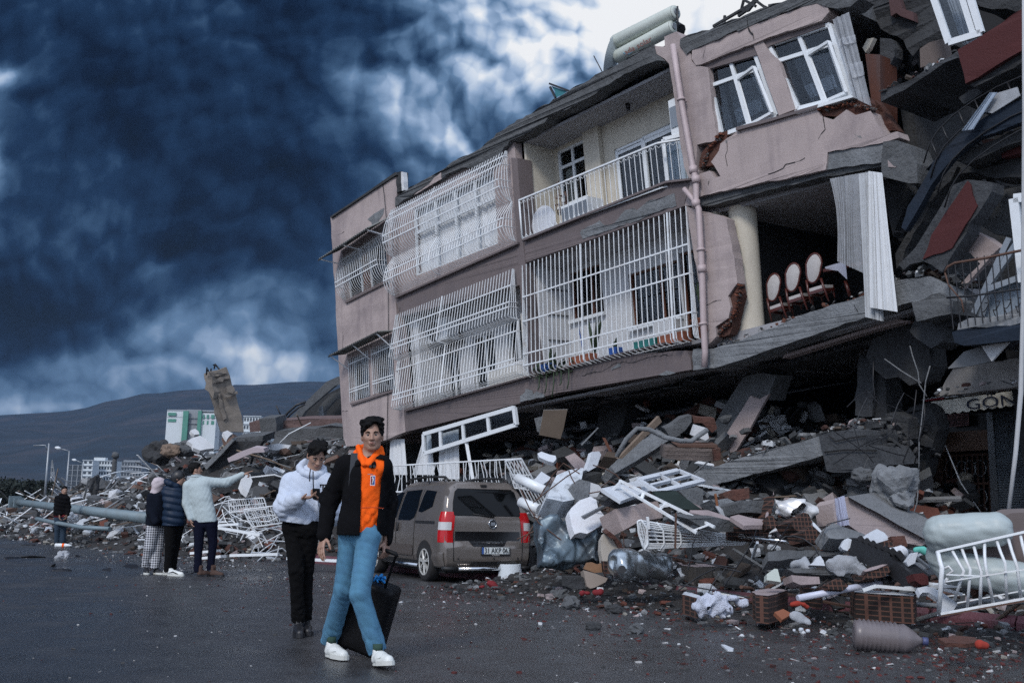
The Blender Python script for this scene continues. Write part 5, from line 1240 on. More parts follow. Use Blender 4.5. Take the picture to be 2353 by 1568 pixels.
def hem(j, z, r=.21, tilt=(0,0), bot=0, extra=None):
    m_ = (Vector(j['hipL'])+Vector(j['hipR']))*.5
    def g(P):
        d = np.hypot(P[:,0]-m_.x, P[:,1]-m_.y); c = np.where((d < r+.0) | (P[:,2] < z-.10), (z-P[:,2])+tilt[0]*(P[:,0]-m_.x)+tilt[1]*(P[:,1]-m_.y), -1.0)
        return c if extra is None else np.maximum(c, extra(P))
    return g
# hoodie
S = SD(); torso(S, A, .128, .140, .128, .80, RC, bot=.02); hz = jA(848,1222).z; hoodA = np_obj('hoodie', *S.mesh(.007, folds_at(5, .008, [(tuple(jA(846,1205)), .12, 1.6), (tuple(jA(846,1150)), .2, .5)]), clip=hem(A, hz)), M_or, rootA)
S = SD(); nk = Vector(A['neck'])
for a in range(10):   # bunched hood round the neck
    t0, t1 = a/10*2*PI, (a+1)/10*2*PI; f_ = lambda t: nk+Vector((.088*math.cos(t), .075*math.sin(t)+.012, .052+.062*math.sin(t)-.0))
    S.cap(f_(t0), f_(t1), .026, .026, .02)
S.cap(nk+Vector((-.075,-.02,.10)), nk+Vector((-.02,-.10,-.03)), .022, .018, .02); S.cap(nk+Vector((.075,-.02,.09)), nk+Vector((.022,-.10,-.03)), .022, .018, .02)
np_obj('hood', *S.mesh(.006, folds(3, .003)), M_or, hoodA)
b = MB(); m_ = jA(846,1190)+chest*.125; rC0 = Vector(tuple(RC[:,0]))
b.tube([m_-rC0*.085+Vector((0,0,.075)), m_+chest*.012+Vector((0,0,.08)), m_+rC0*.085+Vector((0,0,.075))], .0035, mat('orange_seam', (.42,.05,.008), .9), 5); b.build('pocket_seam', hoodA)
b = MB(); c0 = jA(847.5,1104)+chest*.135; 
b.box(c0, tuple(Vector(tuple(RC[:,0]))*.017), tuple(chest*.003), (0,0,.036), M_pvc); b.build('chest_badge', hoodA)
b = MB(); rC = Vector(tuple(RC[:,0])); b.box(c0+chest*.003-rC*.007, tuple(rC*.007), tuple(chest*.0012), (0,0,.031), M_bluep); b.box(c0+chest*.003+rC*.008, tuple(rC*.006), tuple(chest*.0012), (0,0,.031), M_redp)
b.tube([c0+chest*.005+rC*.002+Vector((0,0,.024)), c0+chest*.005+rC*-.003+Vector((0,0,.004)), c0+chest*.005+rC*.004-Vector((0,0,.026))], [.003,.0045,.003], M_pvc, 6); b.build('badge_emblem', hoodA)
for dx_ in (-.012,.016):
    b = MB(); p = nk+Vector((dx_+.045,-.115,-.045)); b.tube([p, p+chest*.006], .011, M_blk, 10); b.build('eyelet', hoodA)
# jacket: open at the front
S = SD(); torso(S, A, .145, .160, .150, .86, RC, bot=-.03)
S.chain([A['shL'], A['elL'], Vector(A['wrL'])+Vector((0,0,.01))], [.082,.066,.050], .04); S.chain([A['shR'], A['elR'], Vector(A['wrR'])+Vector((0,0,.01))], [.080,.064,.050], .04)
ctr = (Vector(A['neck'])+Vector(A['hipL'])*.5+Vector(A['hipR'])*.5)*.5; rCn = np.array(rC); cN = np.array(chest)
xc = jA(847,1130)
def openA(P):   # removes the front panel
    q = P-np.array(xc); z = q[:, 2]; side = q@rCn; fw = q@cN
    half = .074+.010*np.sin(z*5)+np.clip((z-.17)*-.0, 0, 1); lean = -.03*(z)
    zt = np.clip((z+.30)/.1, 0, 1)
    inside = np.minimum(half-np.abs(side-lean-.002), fw+.02); inside = np.where(z > .24, -1, inside)
    return inside
V, F_ = S.mesh(.008, folds_at(7, .007, [(tuple(A['elL']), .12, 1.2), (tuple(A['elR']), .12, 1.2), (tuple(A['wrL']), .09, 1)]), clip=hem(A, jA(800,1228).z, extra=openA))
jackA = np_obj('jacket', V, F_, M_jack, rootA)
S = SD(); 
for sx, e in ((-1, (.03,-.125,-.06)), (1, (.05,-.095,-.06))): S.cap(nk+Vector((sx*.075,.02,.035)), nk+Vector((sx*.055-.01,-.085,-.035)), .020, .022, .02)
S.cap(nk+Vector((-.075,.02,.04)), nk+Vector((.075,.03,.04)), .022, .022, .03); np_obj('collar', *S.mesh(.007, folds(2,.003)), M_jack, jackA)
b = MB(); sh = Vector(A['shL'])*.55+nk*.45; b.sheet([[sh+Vector((dx_,-.075-.06*v,.075-.34*v+.02*math.sin(v*3))) for dx_ in (-.03,0,.03)] for v in [i/8 for i in range(9)]], mat('dark_strap', (.012,.016,.024), .7, var=.2)); b.build('backpack_strap', rootA)
b = MB(); p = jA(835,1090)+chest*.15; b.tube([p-rC*.04, p+rC*.0], .003, M_grey, 5); b.build('zip', jackA)
for k, (h, t) in (('L', (jA(752,1478,.33), jA(800,1494,.10))), ('R', (jA(862,1500,-.08), jA(897,1508,-.30)))):
    h = Vector(h); t = Vector(t); h.z = .005; t.z = .005 if k == 'L' else .035
    if k == 'R': h.z = 0.0
    d = (t-h); d = d.normalized()*.285; o, (h_, f_, r_, u_) = shoe(rootA, h, h+d, M_shoe, M_sole, 1.05, .10, vox=.005)
    b = MB()
    for q in range(5): c = h_+f_*(.115+.022*q)+u_*(.094-.006*q); b.bar(c-r_*.022, c+r_*.022, .007, M_pvc, .005)
    b.build('laces', o)
    b = MB(); b.tube([h_+f_*.06+u_*.065+r_*.040, h_+f_*.11+u_*.045+r_*.045, h_+f_*.19+u_*.06+r_*.040], [.003,.007,.002], mat('shoe_trim', (.5,.52,.5), .6), 5); b.build('side_stripe', o)
    b = MB(); b.tube([h_+f_*.055+u_*.10, h_+f_*.055+u_*.15], .036, mat('green_sock', (.02,.05,.035), .9), 12); b.build('sock', rootA)
# suitcase
sx0 = jA(838,1455,.35); SC = empty('suitcase', (sx0.x, sx0.y, 0), 'tall black hard-shell suitcase with a blue ribbon, towed by its raised handle', 'suitcase')
base = Vector((jA(826,1463,.42).x, jA(826,1463,.42).y, .03)); topc = jA(868,1342,.30); up_ = (topc-base).normalized(); rt = Vector((.96,-.25,0)); rt = (rt-up_*rt.dot(up_)).normalized(); fw_ = rt.cross(up_)
Rm = np.array([list(rt), list(fw_), list(up_)]).T; hL = (topc-base).length
S = SD(); S.box(base+up_*(hL*.5+.02), (.17,.105,hL*.5), .035, Rm, .01)
for k in range(-2,3): S.cap(base+up_*.08+rt*.06*k-fw_*.104, base+up_*(hL-.06)+rt*.06*k-fw_*.104, .006, .006, .01)
M_case = mat('black_hard_shell', (.004,.004,.005), .5, var=.2, spec=.2); np_obj('shell', *S.mesh(.007), M_case, SC)
hg = Vector(A['wrR'])+Vector((.012,-.03,-.085)); b = MB(); tp = base+up_*hL
for sx in (-1, 1): b.bar(tp+rt*.075*sx-fw_*-.05, hg+rt*.075*sx, .016, M_case, .012); b.cut()
b.build('handle_tube', SC); b = MB(); b.tube([hg-rt*.085, hg-rt*.07+up_*.02, hg+rt*.07+up_*.02, hg+rt*.085], .016, M_case, 10); b.build('handle_grip', SC)
b = MB(); p = tp-fw_*.03+up_*.03
for k in range(5): a = k*1.3; b.tube([p, p+Vector((.035*math.cos(a), -.02, .02+.02*math.sin(a))), p+Vector((.05*math.cos(a+.6), -.035, -.01+.03*math.sin(a+.6)))], [.010,.013,.006], mat('bright_blue_ribbon', (.01,.24,.62), .6), 6)
b.build('ribbon', SC)
for sx in (-1, 1):
    b = MB(); c = base+rt*.13*sx-up_*.012; b.tube([c-fw_*.015, c+fw_*.015], .028, M_blk, 14); b.build('wheel', SC)
# ---------------------------------------------------------------- the man in the white hoodie
YB = 9.05
def jB(x, y, d=0): return PJ(x, y, YB+d)
Bj = dict(head=jB(727,1046,-.03), neck=jB(716,1088,.03), shL=jB(668,1108,.03), shR=jB(748,1112,.03), elL=jB(652,1164,-.06), wrL=jB(694,1143,-.24), elR=jB(760,1175,.0), wrR=jB(744,1150,-.20),
          hipL=jB(674,1212,.05), hipR=jB(712,1214,.02), knL=jB(680,1310,-.02), anL=jB(684,1405,.02), toeL=jB(690,1436,-.18), knR=jB(703,1308,.12), anR=jB(702,1400,.16), toeR=jB(710,1424,.0))
fB = Vector((.42,-.90,-.62))
rootB, bodyB, LB, RB = person('man in a white hoodie and black trousers looking down at his phone', Bj, (fB, (.05,-.2,1)), 1.0, .0055, 'men walking in front',
   handL=dict(d=(.92,-.35,.05), pn=(0,-.2,1), side=(.2,-.9,.3), curl=.55), handR=dict(d=(-.55,-.5,.2), pn=(-.3,-.2,1), side=(-.2,-.9,.1), curl=.6))
face_parts(rootB, LB, RB); hair(rootB, LB, RB, 1.0, 6, .5, .0055, vol=1.03)
trousers(rootB, Bj, M_bpant, (.088,.062,.052), seed=9, amp=.008, name='trousers')
chB = Vector((.35,-1,0)).normalized(); RCB = frame(chB)
S = SD(); torso(S, Bj, .155, .168, .160, .72, RCB, bot=.05); S.chain([Bj['shL'], Bj['elL'], Vector(Bj['wrL'])-Vector((.03,0,0))], [.088,.080,.052], .05); S.chain([Bj['shR'], Bj['elR'], Bj['wrR']], [.10,.10,.055], .05)
S.cap(jB(688,1146,-.22), jB(676,1152,-.17), .055, .07, .03)
hB = np_obj('hoodie', *S.mesh(.0065, folds_at(11, .0075, [(tuple(Bj['elL']), .14, 1.5), (tuple(jB(690,1200)), .15, .8), (tuple(Bj['elR']), .12, .8)]), clip=hem(Bj, jB(690,1202).z, .26, (-.12,0))), M_hood, rootB)
nk = Vector(Bj['neck']); S = SD()
for a in range(12):
    t0, t1 = a/12*2*PI, (a+1)/12*2*PI; f_ = lambda t: nk+Vector((.105*math.cos(t), .085*math.sin(t)-.01, .040+.050*math.sin(t)-.02*math.cos(t))); S.cap(f_(t0), f_(t1), .030, .030, .02)
S.cap(nk+Vector((-.11,.0,.06)), nk+Vector((-.075,.03,.12)), .022, .016, .03); np_obj('hood', *S.mesh(.007, folds(4,.004)), M_hood, hB)
for pts in (((713,1076),(711,1090),(711,1105)), ((719,1082),(719,1100),(720,1122))):
    b = MB(); b.tube([jB(x,y,-.19) for x, y in pts], .0055, M_blk, 5); b.build('drawstring', hB)
b = MB(); c = jB(742,1119,-.175)
for dx_, dz_, w_, h_ in ((0,.022,.030,.007),(0,-.002,.008,.022),(-.022,.014,.006,.014)): b.box(c+Vector((dx_,0,dz_)), (w_,0,0), tuple(chB*.003), (0,0,h_), M_blk)
b.build('chest_letter', hB)
b = MB(); pc = Vector(Bj['wrL'])+Vector((.135,-.06,.035)); 
ph_ = MB(); ph_.box(pc, (.030,.01,.0), (0,-.030,.045), (0,.004,.002), M_blk); tag(ph_.build('smartphone'), 'small black smartphone held in the hands of the man in the white hoodie', 'phone')
for h, t in ((jB(684,1432,.06), jB(690,1440,-.18)), (jB(702,1420,.2), jB(709,1427,-.02))):
    h = Vector(h); t = Vector(t); h.z = 0; t.z = 0; o, _q = shoe(rootB, h, h+(t-h).normalized()*.28, M_blk, M_blk, 1.0, .12, vox=.007)
# ---------------------------------------------------------------- three onlookers seen from behind
YC = 16.6
def jC(x, y, d=0): return PJ(x, y, YC+d)
Cj = dict(head=jC(449,1079,.02), neck=jC(451,1100,0), shL=jC(432,1116,0), shR=jC(476,1108,.02), elL=jC(428,1155,.0), wrL=jC(438,1190,-.05), elR=jC(520,1108,.1), wrR=jC(556,1090,.15),
          hipL=jC(458,1204,0), hipR=jC(485,1202,0), knL=jC(456,1250,-.03), anL=jC(454,1302,-.05), toeL=jC(468,1316,.05), knR=jC(489,1246,.03), anR=jC(484,1298,.05), toeR=jC(504,1316,-.05))
rootC, _b, LC, RCc = person('bearded man in a pale grey jacket seen from behind, pointing with his right arm', Cj, (Vector((.85,.45,.12)), (0,0,1)), 1.0, .008, 'onlookers standing in the road',
   handR=dict(d=(1,.1,.35), pn=(0,.3,-1), side=(0,.8,.4), curl=1.2, point=True, s=1.1), handL=dict(d=(.3,0,-1), pn=(1,0,0), side=(0,-1,0), curl=.6))
hair(rootC, LC, RCc, 1.0, 8, 0, .008, beard=True); trousers(rootC, Cj, M_navyp, (.100,.068,.055), seed=12, amp=.006, vox=.011)
RCx = frame((.3,1,0)); S = SD(); torso(S, Cj, .185, .18, .17, .66, RCx, bot=.05); S.chain([Cj['shL'], Cj['elL'], Cj['wrL']], [.085,.070,.052], .04); S.chain([Cj['shR'], Cj['elR'], Cj['wrR']], [.090,.070,.050], .05)
jk = np_obj('jacket', *S.mesh(.011, folds_at(13, .004, [(tuple(jC(460,1160)), .25, .7), (tuple(Cj['elR']), .2, 1)]), clip=hem(Cj, jC(460,1199).z, .25, (.08,0))), M_gjack, rootC)
b = MB(); nk = Vector(Cj['neck']); b.tube([nk+Vector((.075*math.cos(t), .065*math.sin(t), .045)) for t in [i*PI/8 for i in range(16)]], .024, M_gjack, 8, closed=True); b.tube([nk+Vector((.07*math.cos(t), .06*math.sin(t), .07)) for t in [i*PI/8 for i in range(16)]], .010, M_navyp, 6, closed=True); b.build('collar', jk)
for h, t in ((jC(452,1322,-.1), jC(472,1326,.0)), (jC(483,1318,.0), jC(511,1327,-.12))):
    h = Vector(h); t = Vector(t); h.z = t.z = 0; shoe(rootC, h, h+(t-h).normalized()*.29, M_boot, M_blk, 1.1, .17, name='boot', vox=.01)
Dj = dict(head=jC(411,1098,.05), neck=jC(402,1118,.05), shL=jC(386,1128,.0), shR=jC(412,1128,.2), elL=jC(390,1165,-.05), wrL=jC(408,1192,-.02), elR=jC(420,1165,.2), wrR=jC(420,1190,.15),
          hipL=jC(392,1206,0), hipR=jC(408,1206,.12), knL=jC(390,1255,0), anL=jC(386,1302,0), toeL=jC(404,1314,-.05), knR=jC(401,1256,.12), anR=jC(396,1300,.1), toeR=jC(385,1312,.1))
rootD, _b, LD, RD = person('person in a shiny navy puffer jacket and black beanie with white trainers', Dj, (Vector((.93,.1,-.08)), (0,0,1)), 1.0, .009, 'onlookers standing in the road')
face_parts(rootD, LD, RD); S = SD(); S.ell(LD(0,-.015,.03), (.092,.108,.105), RD, .02); S.cap(LD(0,-.05,-.06), LD(0,-.06,.0), .07, .07, .03); S.ell(LD(0,.10,-.03), (.07,.06,.075), RD, .01, sub=True); np_obj('beanie', *S.mesh(.009), M_blk, rootD)
trousers(rootD, Dj, M_bpant, (.105,.075,.06), seed=14, amp=.005, vox=.011)
RDx = frame((1,.2,0)); S = SD(); torso(S, Dj, .175, .19, .18, .95, RDx, bot=.02); S.chain([Dj['shL'], Dj['elL'], Dj['wrL']], [.105,.092,.070], .03); S.chain([Dj['shR'], Dj['elR'], Dj['wrR']], [.10,.09,.07], .03)
def quilt(P): return -.016*np.abs(np.sin((P[:, 2]+.15*P[:, 0])*PI/.105))+.010
pj = np_obj('puffer_jacket', *S.mesh(.011, quilt, clip=hem(Dj, jC(395,1207).z, .3)), M_puff, rootD)
S = SD(); nk = Vector(Dj['neck'])
for a in range(8): t0, t1 = a/8*2*PI, (a+1)/8*2*PI; f_ = lambda t: nk+Vector((-.03+.11*math.cos(t), .11*math.sin(t), .045-.045*math.cos(t))); S.cap(f_(t0), f_(t1), .042, .042, .03)
np_obj('hood', *S.mesh(.010, folds(5,.006)), M_puff, pj)
for h, t in ((jC(385,1318,-.1), jC(419,1324,-.15)), (jC(374,1314,.15), jC(400,1318,.1))):
    h = Vector(h); t = Vector(t); h.z = t.z = 0; o, (h_, f_, r_, u_) = shoe(rootD, h, h+(t-h).normalized()*.29, M_shoe, M_sole, 1.0, .11, vox=.008); b = MB(); b.tube([h_+f_*.03+u_*.05+r_*.042, h_+f_*.11+u_*.07+r_*.045, h_+f_*.2+u_*.04+r_*.046], [.004,.012,.006], M_blk, 5); b.build('side_stripe', o)
Ej = dict(head=jC(366,1114,.25), neck=jC(362,1134,.25), shL=jC(350,1143,.2), shR=jC(374,1143,.35), elL=jC(347,1175,.15), wrL=jC(358,1198,.05), elR=jC(378,1175,.35), wrR=jC(376,1195,.25),
          hipL=jC(352,1214,.22), hipR=jC(368,1214,.32), knL=jC(344,1256,.2), anL=jC(337,1292,.3), toeL=jC(338,1304,.1), knR=jC(362,1258,.3), anR=jC(356,1297,.25), toeR=jC(368,1308,.15))
rootE, _b, LE, RE = person('person in a pale pink hood, dark top and black and white checked trousers', Ej, (Vector((.8,.5,-.05)), (0,0,1)), .95, .009, 'onlookers standing in the road')
S = SD(); S.ell(LE(0,-.015,.02), (.098,.112,.115), RE, .02); S.cap(LE(0,-.04,-.06), LE(0,-.05,-.15), .075, .085, .04); S.ell(LE(0,.11,-.02), (.062,.06,.08), RE, .01, sub=True); np_obj('headscarf', *S.mesh(.010, folds(6,.006)), M_beige, rootE)
trousers(rootE, Ej, M_check, (.115,.09,.072), seed=15, amp=.006, vox=.011); S = SD(); torso(S, Ej, .17, .18, .185, .85, frame((.8,.6,0)), bot=.03); S.chain([Ej['shL'], Ej['elL'], Ej['wrL']], [.085,.075,.06], .04); S.chain([Ej['shR'], Ej['elR'], Ej['wrR']], [.085,.075,.06], .04)
np_obj('sweater', *S.mesh(.011, folds(7,.008), clip=hem(Ej, jC(355,1207,.2).z, .3)), M_dkblue, rootE)
for h, t in ((jC(334,1306,.3), jC(340,1312,.05)), (jC(354,1307,.3), jC(374,1312,.15))):
    h = Vector(h); t = Vector(t); h.z = t.z = 0; shoe(rootE, h, h+(t-h).normalized()*.26, M_blk, M_sole, .95, .12, vox=.01)
# ---------------------------------------------------------------- the man by the rubble, far off
YF = 28.5
def jF(x, y, d=0): return PJ(x, y, YF+d)
Fj = dict(head=jF(148,1126,0), neck=jF(145,1138,0), shL=jF(132,1145,0), shR=jF(153,1145,-.05), elL=jF(130,1165,0), wrL=jF(137,1182,-.15), elR=jF(157,1164,0), wrR=jF(155,1182,-.1),
          hipL=jF(134,1188,0), hipR=jF(144,1188,0), knL=jF(132,1215,-.03), anL=jF(131,1241,0), toeL=jF(134,1247,-.2), knR=jF(145,1215,.03), anR=jF(144,1240,0), toeR=jF(148,1246,-.2))
rootF, _b, LF, RF = person('man with a moustache in a black quilted vest standing before the rubble', Fj, (Vector((.6,-.8,0)), (0,0,1)), 1.0, .013, None, handL=dict(d=(.2,-.3,-1), pn=(1,0,0), side=(0,-1,0), curl=.6, s=1.1), handR=dict(d=(-.2,-.3,-1), pn=(-1,0,0), side=(0,-1,0), curl=.6, s=1.1))
hair(rootF, LF, RF, 1.0, 3, 0, .012, beard=False); trousers(rootF, Fj, M_dk, (.11,.08,.07), seed=16, amp=.006, vox=.015)
S = SD(); torso(S, Fj, .175, .185, .18, .8, frame((.5,-1,0)), bot=.08); S.chain([Fj['shL'], Fj['elL'], Fj['wrL']], [.085,.07,.05], .04); S.chain([Fj['shR'], Fj['elR'], Fj['wrR']], [.085,.07,.05], .04); np_obj('quilted_jacket', *S.mesh(.015, quilt, clip=hem(Fj, jF(140,1184).z, .3)), M_jack, rootF)
S = SD(); mid = (Vector(Fj['hipL'])+Vector(Fj['hipR']))*.5; S.cap(mid+Vector((-.05,0,.06)), mid+Vector((.05,0,.06)), .135, .135, .02); np_obj('shirt_hem', *S.mesh(.015, clip=lambda P: np.abs(P[:,2]-mid.z-.045)-.04), M_redp, rootF)
for h, t in ((jF(130,1245,.05), jF(135,1249,-.2)), (jF(143,1244,.05), jF(148,1248,-.2))):
    h = Vector(h); t = Vector(t); h.z = t.z = 0; shoe(rootF, h, h+(t-h).normalized()*.28, M_blk, M_blk, 1.0, .1, vox=.014)
# ================================================================ the parked van (local: x right, y forward, z up; origin on the ground under its rear-left corner)
VS = .95; VA = math.radians(27); V0 = PX(1012,1338,15.35); V0.z = 0
VX = Vector((math.cos(VA), math.sin(VA), 0)); VY = Vector((-math.sin(VA), math.cos(VA), 0)); VZ = Vector((0,0,1))
VAN = empty('parked_van', V0+VX*.8+VY*1.9, 'grey brown passenger van parked beside the rubble, seen from its rear left corner', 'van')
def vl(x, y, z): return V0+(VX*x+VY*y+VZ*z)*VS
M_paint = mat('grey_brown_car_paint', (.215,.190,.172), .22, .55, var=.06, vs=2, stain=.35, ss=1.6, stain_col=(.11,.10,.09))
M_cgl = mat('tinted_car_glass', (.003,.0035,.004), .06, var=.05, spec=.22); M_trim = mat('black_trim', (.010,.010,.011), .6, var=.15)
M_tl = mat('red_tail_lamp', (.42,.008,.010), .18, var=.1); M_lens = mat('clear_lamp_lens', (.50,.50,.50), .15); M_tyre = mat('tyre_rubber', (.012,.012,.013), .85, var=.2); M_alloy = mat('alloy_wheel', (.48,.48,.46), .4, .3, var=.1); M_chr = mat('chrome', (.55,.56,.57), .15, 1)
WV = 1.70
# lofted body: cross sections along y
def halfw(z, y):     # half width at height z
    w = itp(z, [(.25,.80),(.42,.845),(.75,.85),(1.02,.835),(1.15,.80),(1.45,.70),(1.60,.62),(1.66,.50)])
    e = itp(y, [(0,.90),(.06,.95),(.16,.99),(.4,1.0),(3.2,1.0),(3.6,.93),(3.85,.80)]); return w*e
def roofz(y): return itp(y, [(0,1.52),(.05,1.60),(.2,1.655),(.8,1.69),(1.8,1.70),(2.4,1.66),(2.7,1.52),(3.2,1.20),(3.35,1.10),(3.7,1.0),(3.88,.86)])
def rearof(z): return itp(z, [(.25,.06),(.35,.0),(.62,.0),(.66,.035),(1.02,.05),(1.10,.07),(1.52,.20),(1.66,.30)])
ys = [0,.03,.08,.16,.3,.5,.7,.9,1.2,1.6,2.0,2.3,2.5,2.7,2.9,3.1,3.3,3.5,3.7,3.82,3.88]
rows = []
NZ = 26
for y in ys:
    top = roofz(y); row = []
    zs = [.25+(top-.25)*(i/NZ) for i in range(NZ+1)]
    def pt(sx, z):
        zz = .25+(z-.25)*1.0; w = halfw(min(1.66, .25+(zz-.25)*(1.70-.25)/(top-.25) if zz > 1.0 and top < 1.66 and top > 1.05 else zz), y); yy = max(y, rearof(z)) if y < .35 else y
        return vl(WV/2+sx*w, yy, z)
    L_ = [pt(-1, z) for z in zs]; R_ = [pt(1, z) for z in reversed(zs)]
    rows.append(L_+R_)
b = MB(); b.sheet(rows, M_paint)
n_ = len(rows[0])
for q_ in (0, -1):
    R0 = rows[q_]
    for i in range(NZ):
        Lp, Rp, L2, R2 = R0[i], R0[n_-1-i], R0[i+1], R0[n_-2-i]; k_ = [(Lp.lerp(Rp,t/4), L2.lerp(R2,t/4)) for t in range(5)]
        for (p_, q2), (p3, q4) in zip(k_, k_[1:]): b.face([p_, p3, q4, q2] if q_ == 0 else [p3, p_, q2, q4], M_paint, True)
body = b.build('body', VAN, weld=True)
bv = body.modifiers.new('soft', 'EDGE_SPLIT'); bv.split_angle = math.radians(50)
def side(x): return x
def on_side(y, z, o=.006, sx=-1): return vl(WV/2+sx*(halfw(z, y)+o), y, z)
def side_panel(name, pts, m, o=.006, parent=None, sx=-1, th=.004):
    b = MB(); 
    # densify outline so that it hugs the curved side
    P = []
    for i in range(len(pts)):
        a, c = pts[i], pts[(i+1)%len(pts)]
        for k in range(4): t = k/4; P.append((a[0]+(c[0]-a[0])*t, a[1]+(c[1]-a[1])*t))
    n = 7; ys_ = [p[0] for p in P]; cen = (sum(ys_)/len(P), sum(p[1] for p in P)/len(P)); rws = []
    for r_ in range(n+1):
        t = r_/n; rws.append([on_side(cen[0]+(p[0]-cen[0])*t, cen[1]+(p[1]-cen[1])*t, o, sx) for p in P])
    b.sheet(rws, m, closed=True); return b.build(name, parent or VAN)
for sx in (-1, 1):
    side_panel('side_window', [(2.18,1.04),(2.18,1.50),(2.34,1.50),(2.62,1.40),(3.02,1.12),(2.98,1.04)], M_cgl, sx=sx)
    w_ = side_panel('side_window', [(1.26,1.20),(1.30,1.05),(1.50,1.00),(2.08,1.00),(2.08,1.52),(1.36,1.54)], M_cgl, sx=sx)
    side_panel('side_window', [(.62,1.24),(.66,1.50),(1.16,1.53),(1.20,1.16),(1.02,1.14)], M_cgl, sx=sx)
    side_panel('slide_rail', [(.36,.955),(.36,1.0),(1.22,1.0),(1.22,.955)], M_trim, sx=sx)
    side_panel('side_trim', [(1.30,.40),(1.26,.46),(1.30,.58),(2.95,.58),(2.95,.40)], mat('dark_paint_trim', (.075,.062,.055), .45, var=.1), o=.014, sx=sx)
    side_panel('sill', [(1.10,.25),(1.10,.33),(2.95,.33),(2.95,.25)], M_trim, o=.008, sx=sx)
    for y in (2.13, 1.25):
        b = MB(); b.tube([on_side(y+.0*i, .34+i*.12, .004, sx) for i in range(11)], .006, M_trim, 4); b.build('door_gap', VAN)
    for y0 in (2.24, 2.02):
        b = MB(); S_ = [on_side(y0, .80+.16*i/4, .022, sx) for i in range(5)]; b.tube(S_, [.012,.018,.02,.018,.012], M_trim, 8); b.build('door_handle', VAN)
    b = MB(); b.tube([vl(WV/2+sx*.80, 1.1, .24), vl(WV/2+sx*.80, 2.95, .24)], .032, M_chr, 10); b.build('side_step', VAN)
    # roof rail
    b = MB(); x_ = WV/2+sx*.56; b.tube([vl(x_, .45, 1.68), vl(x_, .60, 1.745), vl(x_, 1.4, 1.765), vl(x_, 2.2, 1.74), vl(x_, 2.45, 1.66)], .019, M_trim, 8)
    for y in (.62, 1.35, 2.2): b.bar(vl(x_, y, 1.66), vl(x_, y, 1.75), .05, M_trim, .03)
    b.build('roof_rail', VAN)
    # mirror
    b = MB(); b.rock(vl(WV/2+sx*.96, 2.85, 1.10), (.08,.05,.10), M_paint, random.Random(1), sub=2); b.build('wing_mirror', VAN)
    # tail lamp wrapping the corner
    xo = WV/2+sx*.0
    def lamp(name, zs, m, w_in=.12, o=.012, parent=None):
        b = MB(); rws = []
        for z in zs:
            hw = halfw(z, 0)*1.0; yr = rearof(z)
            rws.append([vl(WV/2+sx*(hw-w_in), yr-o, z), vl(WV/2+sx*(hw-.02), yr-o, z), vl(WV/2+sx*(halfw(z,.05)+o), max(.05,yr)+.0, z), vl(WV/2+sx*(halfw(z,.12)+o), max(.13,yr+.06), z), vl(WV/2+sx*(halfw(z,.2)+o*.3), max(.20,yr+.1), z)])
        b.sheet(rws, m); return b.build(name, parent or VAN)
    tl = lamp('tail_lamp', [.66,.75,.85,.95,1.05,1.16], M_tl, .135); lamp('lamp_lens', [.86,.92,.99], M_lens, .085, .018, tl)
    side_panel('bumper_corner', [(.04,.27),(.04,.50),(.36,.50),(.42,.40),(.36,.27)], M_paint, o=.02, sx=sx)
# rear
def rear(x, z, o=.006): return vl(x, rearof(z)-o, z)
def rear_panel(name, pts, m, o=.012, parent=None, n=5):
    P = []
    for i in range(len(pts)):
        a, c = pts[i], pts[(i+1)%len(pts)]
        for k in range(4): t = k/4; P.append((a[0]+(c[0]-a[0])*t, a[1]+(c[1]-a[1])*t))
    cen = (sum(p[0] for p in P)/len(P), sum(p[1] for p in P)/len(P)); b = MB()
    b.sheet([[rear(cen[0]+(p[0]-cen[0])*t, cen[1]+(p[1]-cen[1])*t, o) for p in P] for t in [i/n+.0001 for i in range(n+1)]], m, closed=True); return b.build(name, parent or VAN)
c = WV/2
rear_panel('rear_window', [(c-.62,1.10),(c-.615,1.30),(c-.56,1.50),(c-.50,1.55),(c+.50,1.55),(c+.56,1.50),(c+.615,1.30),(c+.62,1.10)], M_cgl)
rear_panel('rear_black_band', [(c-.60,.84),(c-.60,.69),(c-.36,.69),(c-.28,.60),(c+.28,.60),(c+.36,.69),(c+.60,.69),(c+.60,.84)], mat('gloss_black', (.006,.006,.007), .12, var=.05), .008)
b = MB()
for pts in ([(c-.63,.36),(c-.64,.62),(c-.64,1.08),(c-.61,1.30),(c-.55,1.58)], [(c+.63,.36),(c+.64,.62),(c+.64,1.08),(c+.61,1.30),(c+.55,1.58)], [(c-.63,.36),(c,.345),(c+.63,.36)]):
    b.tube([rear(x,z,.002) for x, z in pts], .006, M_trim, 4); b.cut()
b.build('tailgate_gap', VAN)
b = MB(); b.tube([rear(c-.80,.245,-.02), rear(c-.74,.24,.05), rear(c-.55,.235,.06)], .036, M_trim, 10); b.tube([rear(c-.55,.235,.06), rear(c+.60,.235,.06)], .032, M_chr, 10); b.tube([rear(c+.60,.235,.06), rear(c+.78,.24,.04)], .036, M_trim, 10); b.build('rear_guard_bar', VAN)
rear_panel('bumper_insert', [(c-.34,.285),(c-.30,.335),(c+.60,.335),(c+.60,.285)], M_trim, .012)
pl = rear_panel('number_plate', [(c-.13,.475),(c-.13,.585),(c+.39,.585),(c+.39,.475)], mat('plate_white', (.62,.66,.66), .4), .022)
rear_panel('plate_frame', [(c-.14,.445),(c-.14,.594),(c+.40,.594),(c+.40,.445)], M_trim, .016)
rear_panel('plate_country_strip', [(c-.13,.475),(c-.13,.585),(c-.095,.585),(c-.095,.475)], M_bluep, .025, parent=pl)
put_text('plate_number', '31 AKP 063', .118, M_blk, rear(c+.155,.528,.030), VX, VZ, pl, .80, .001)
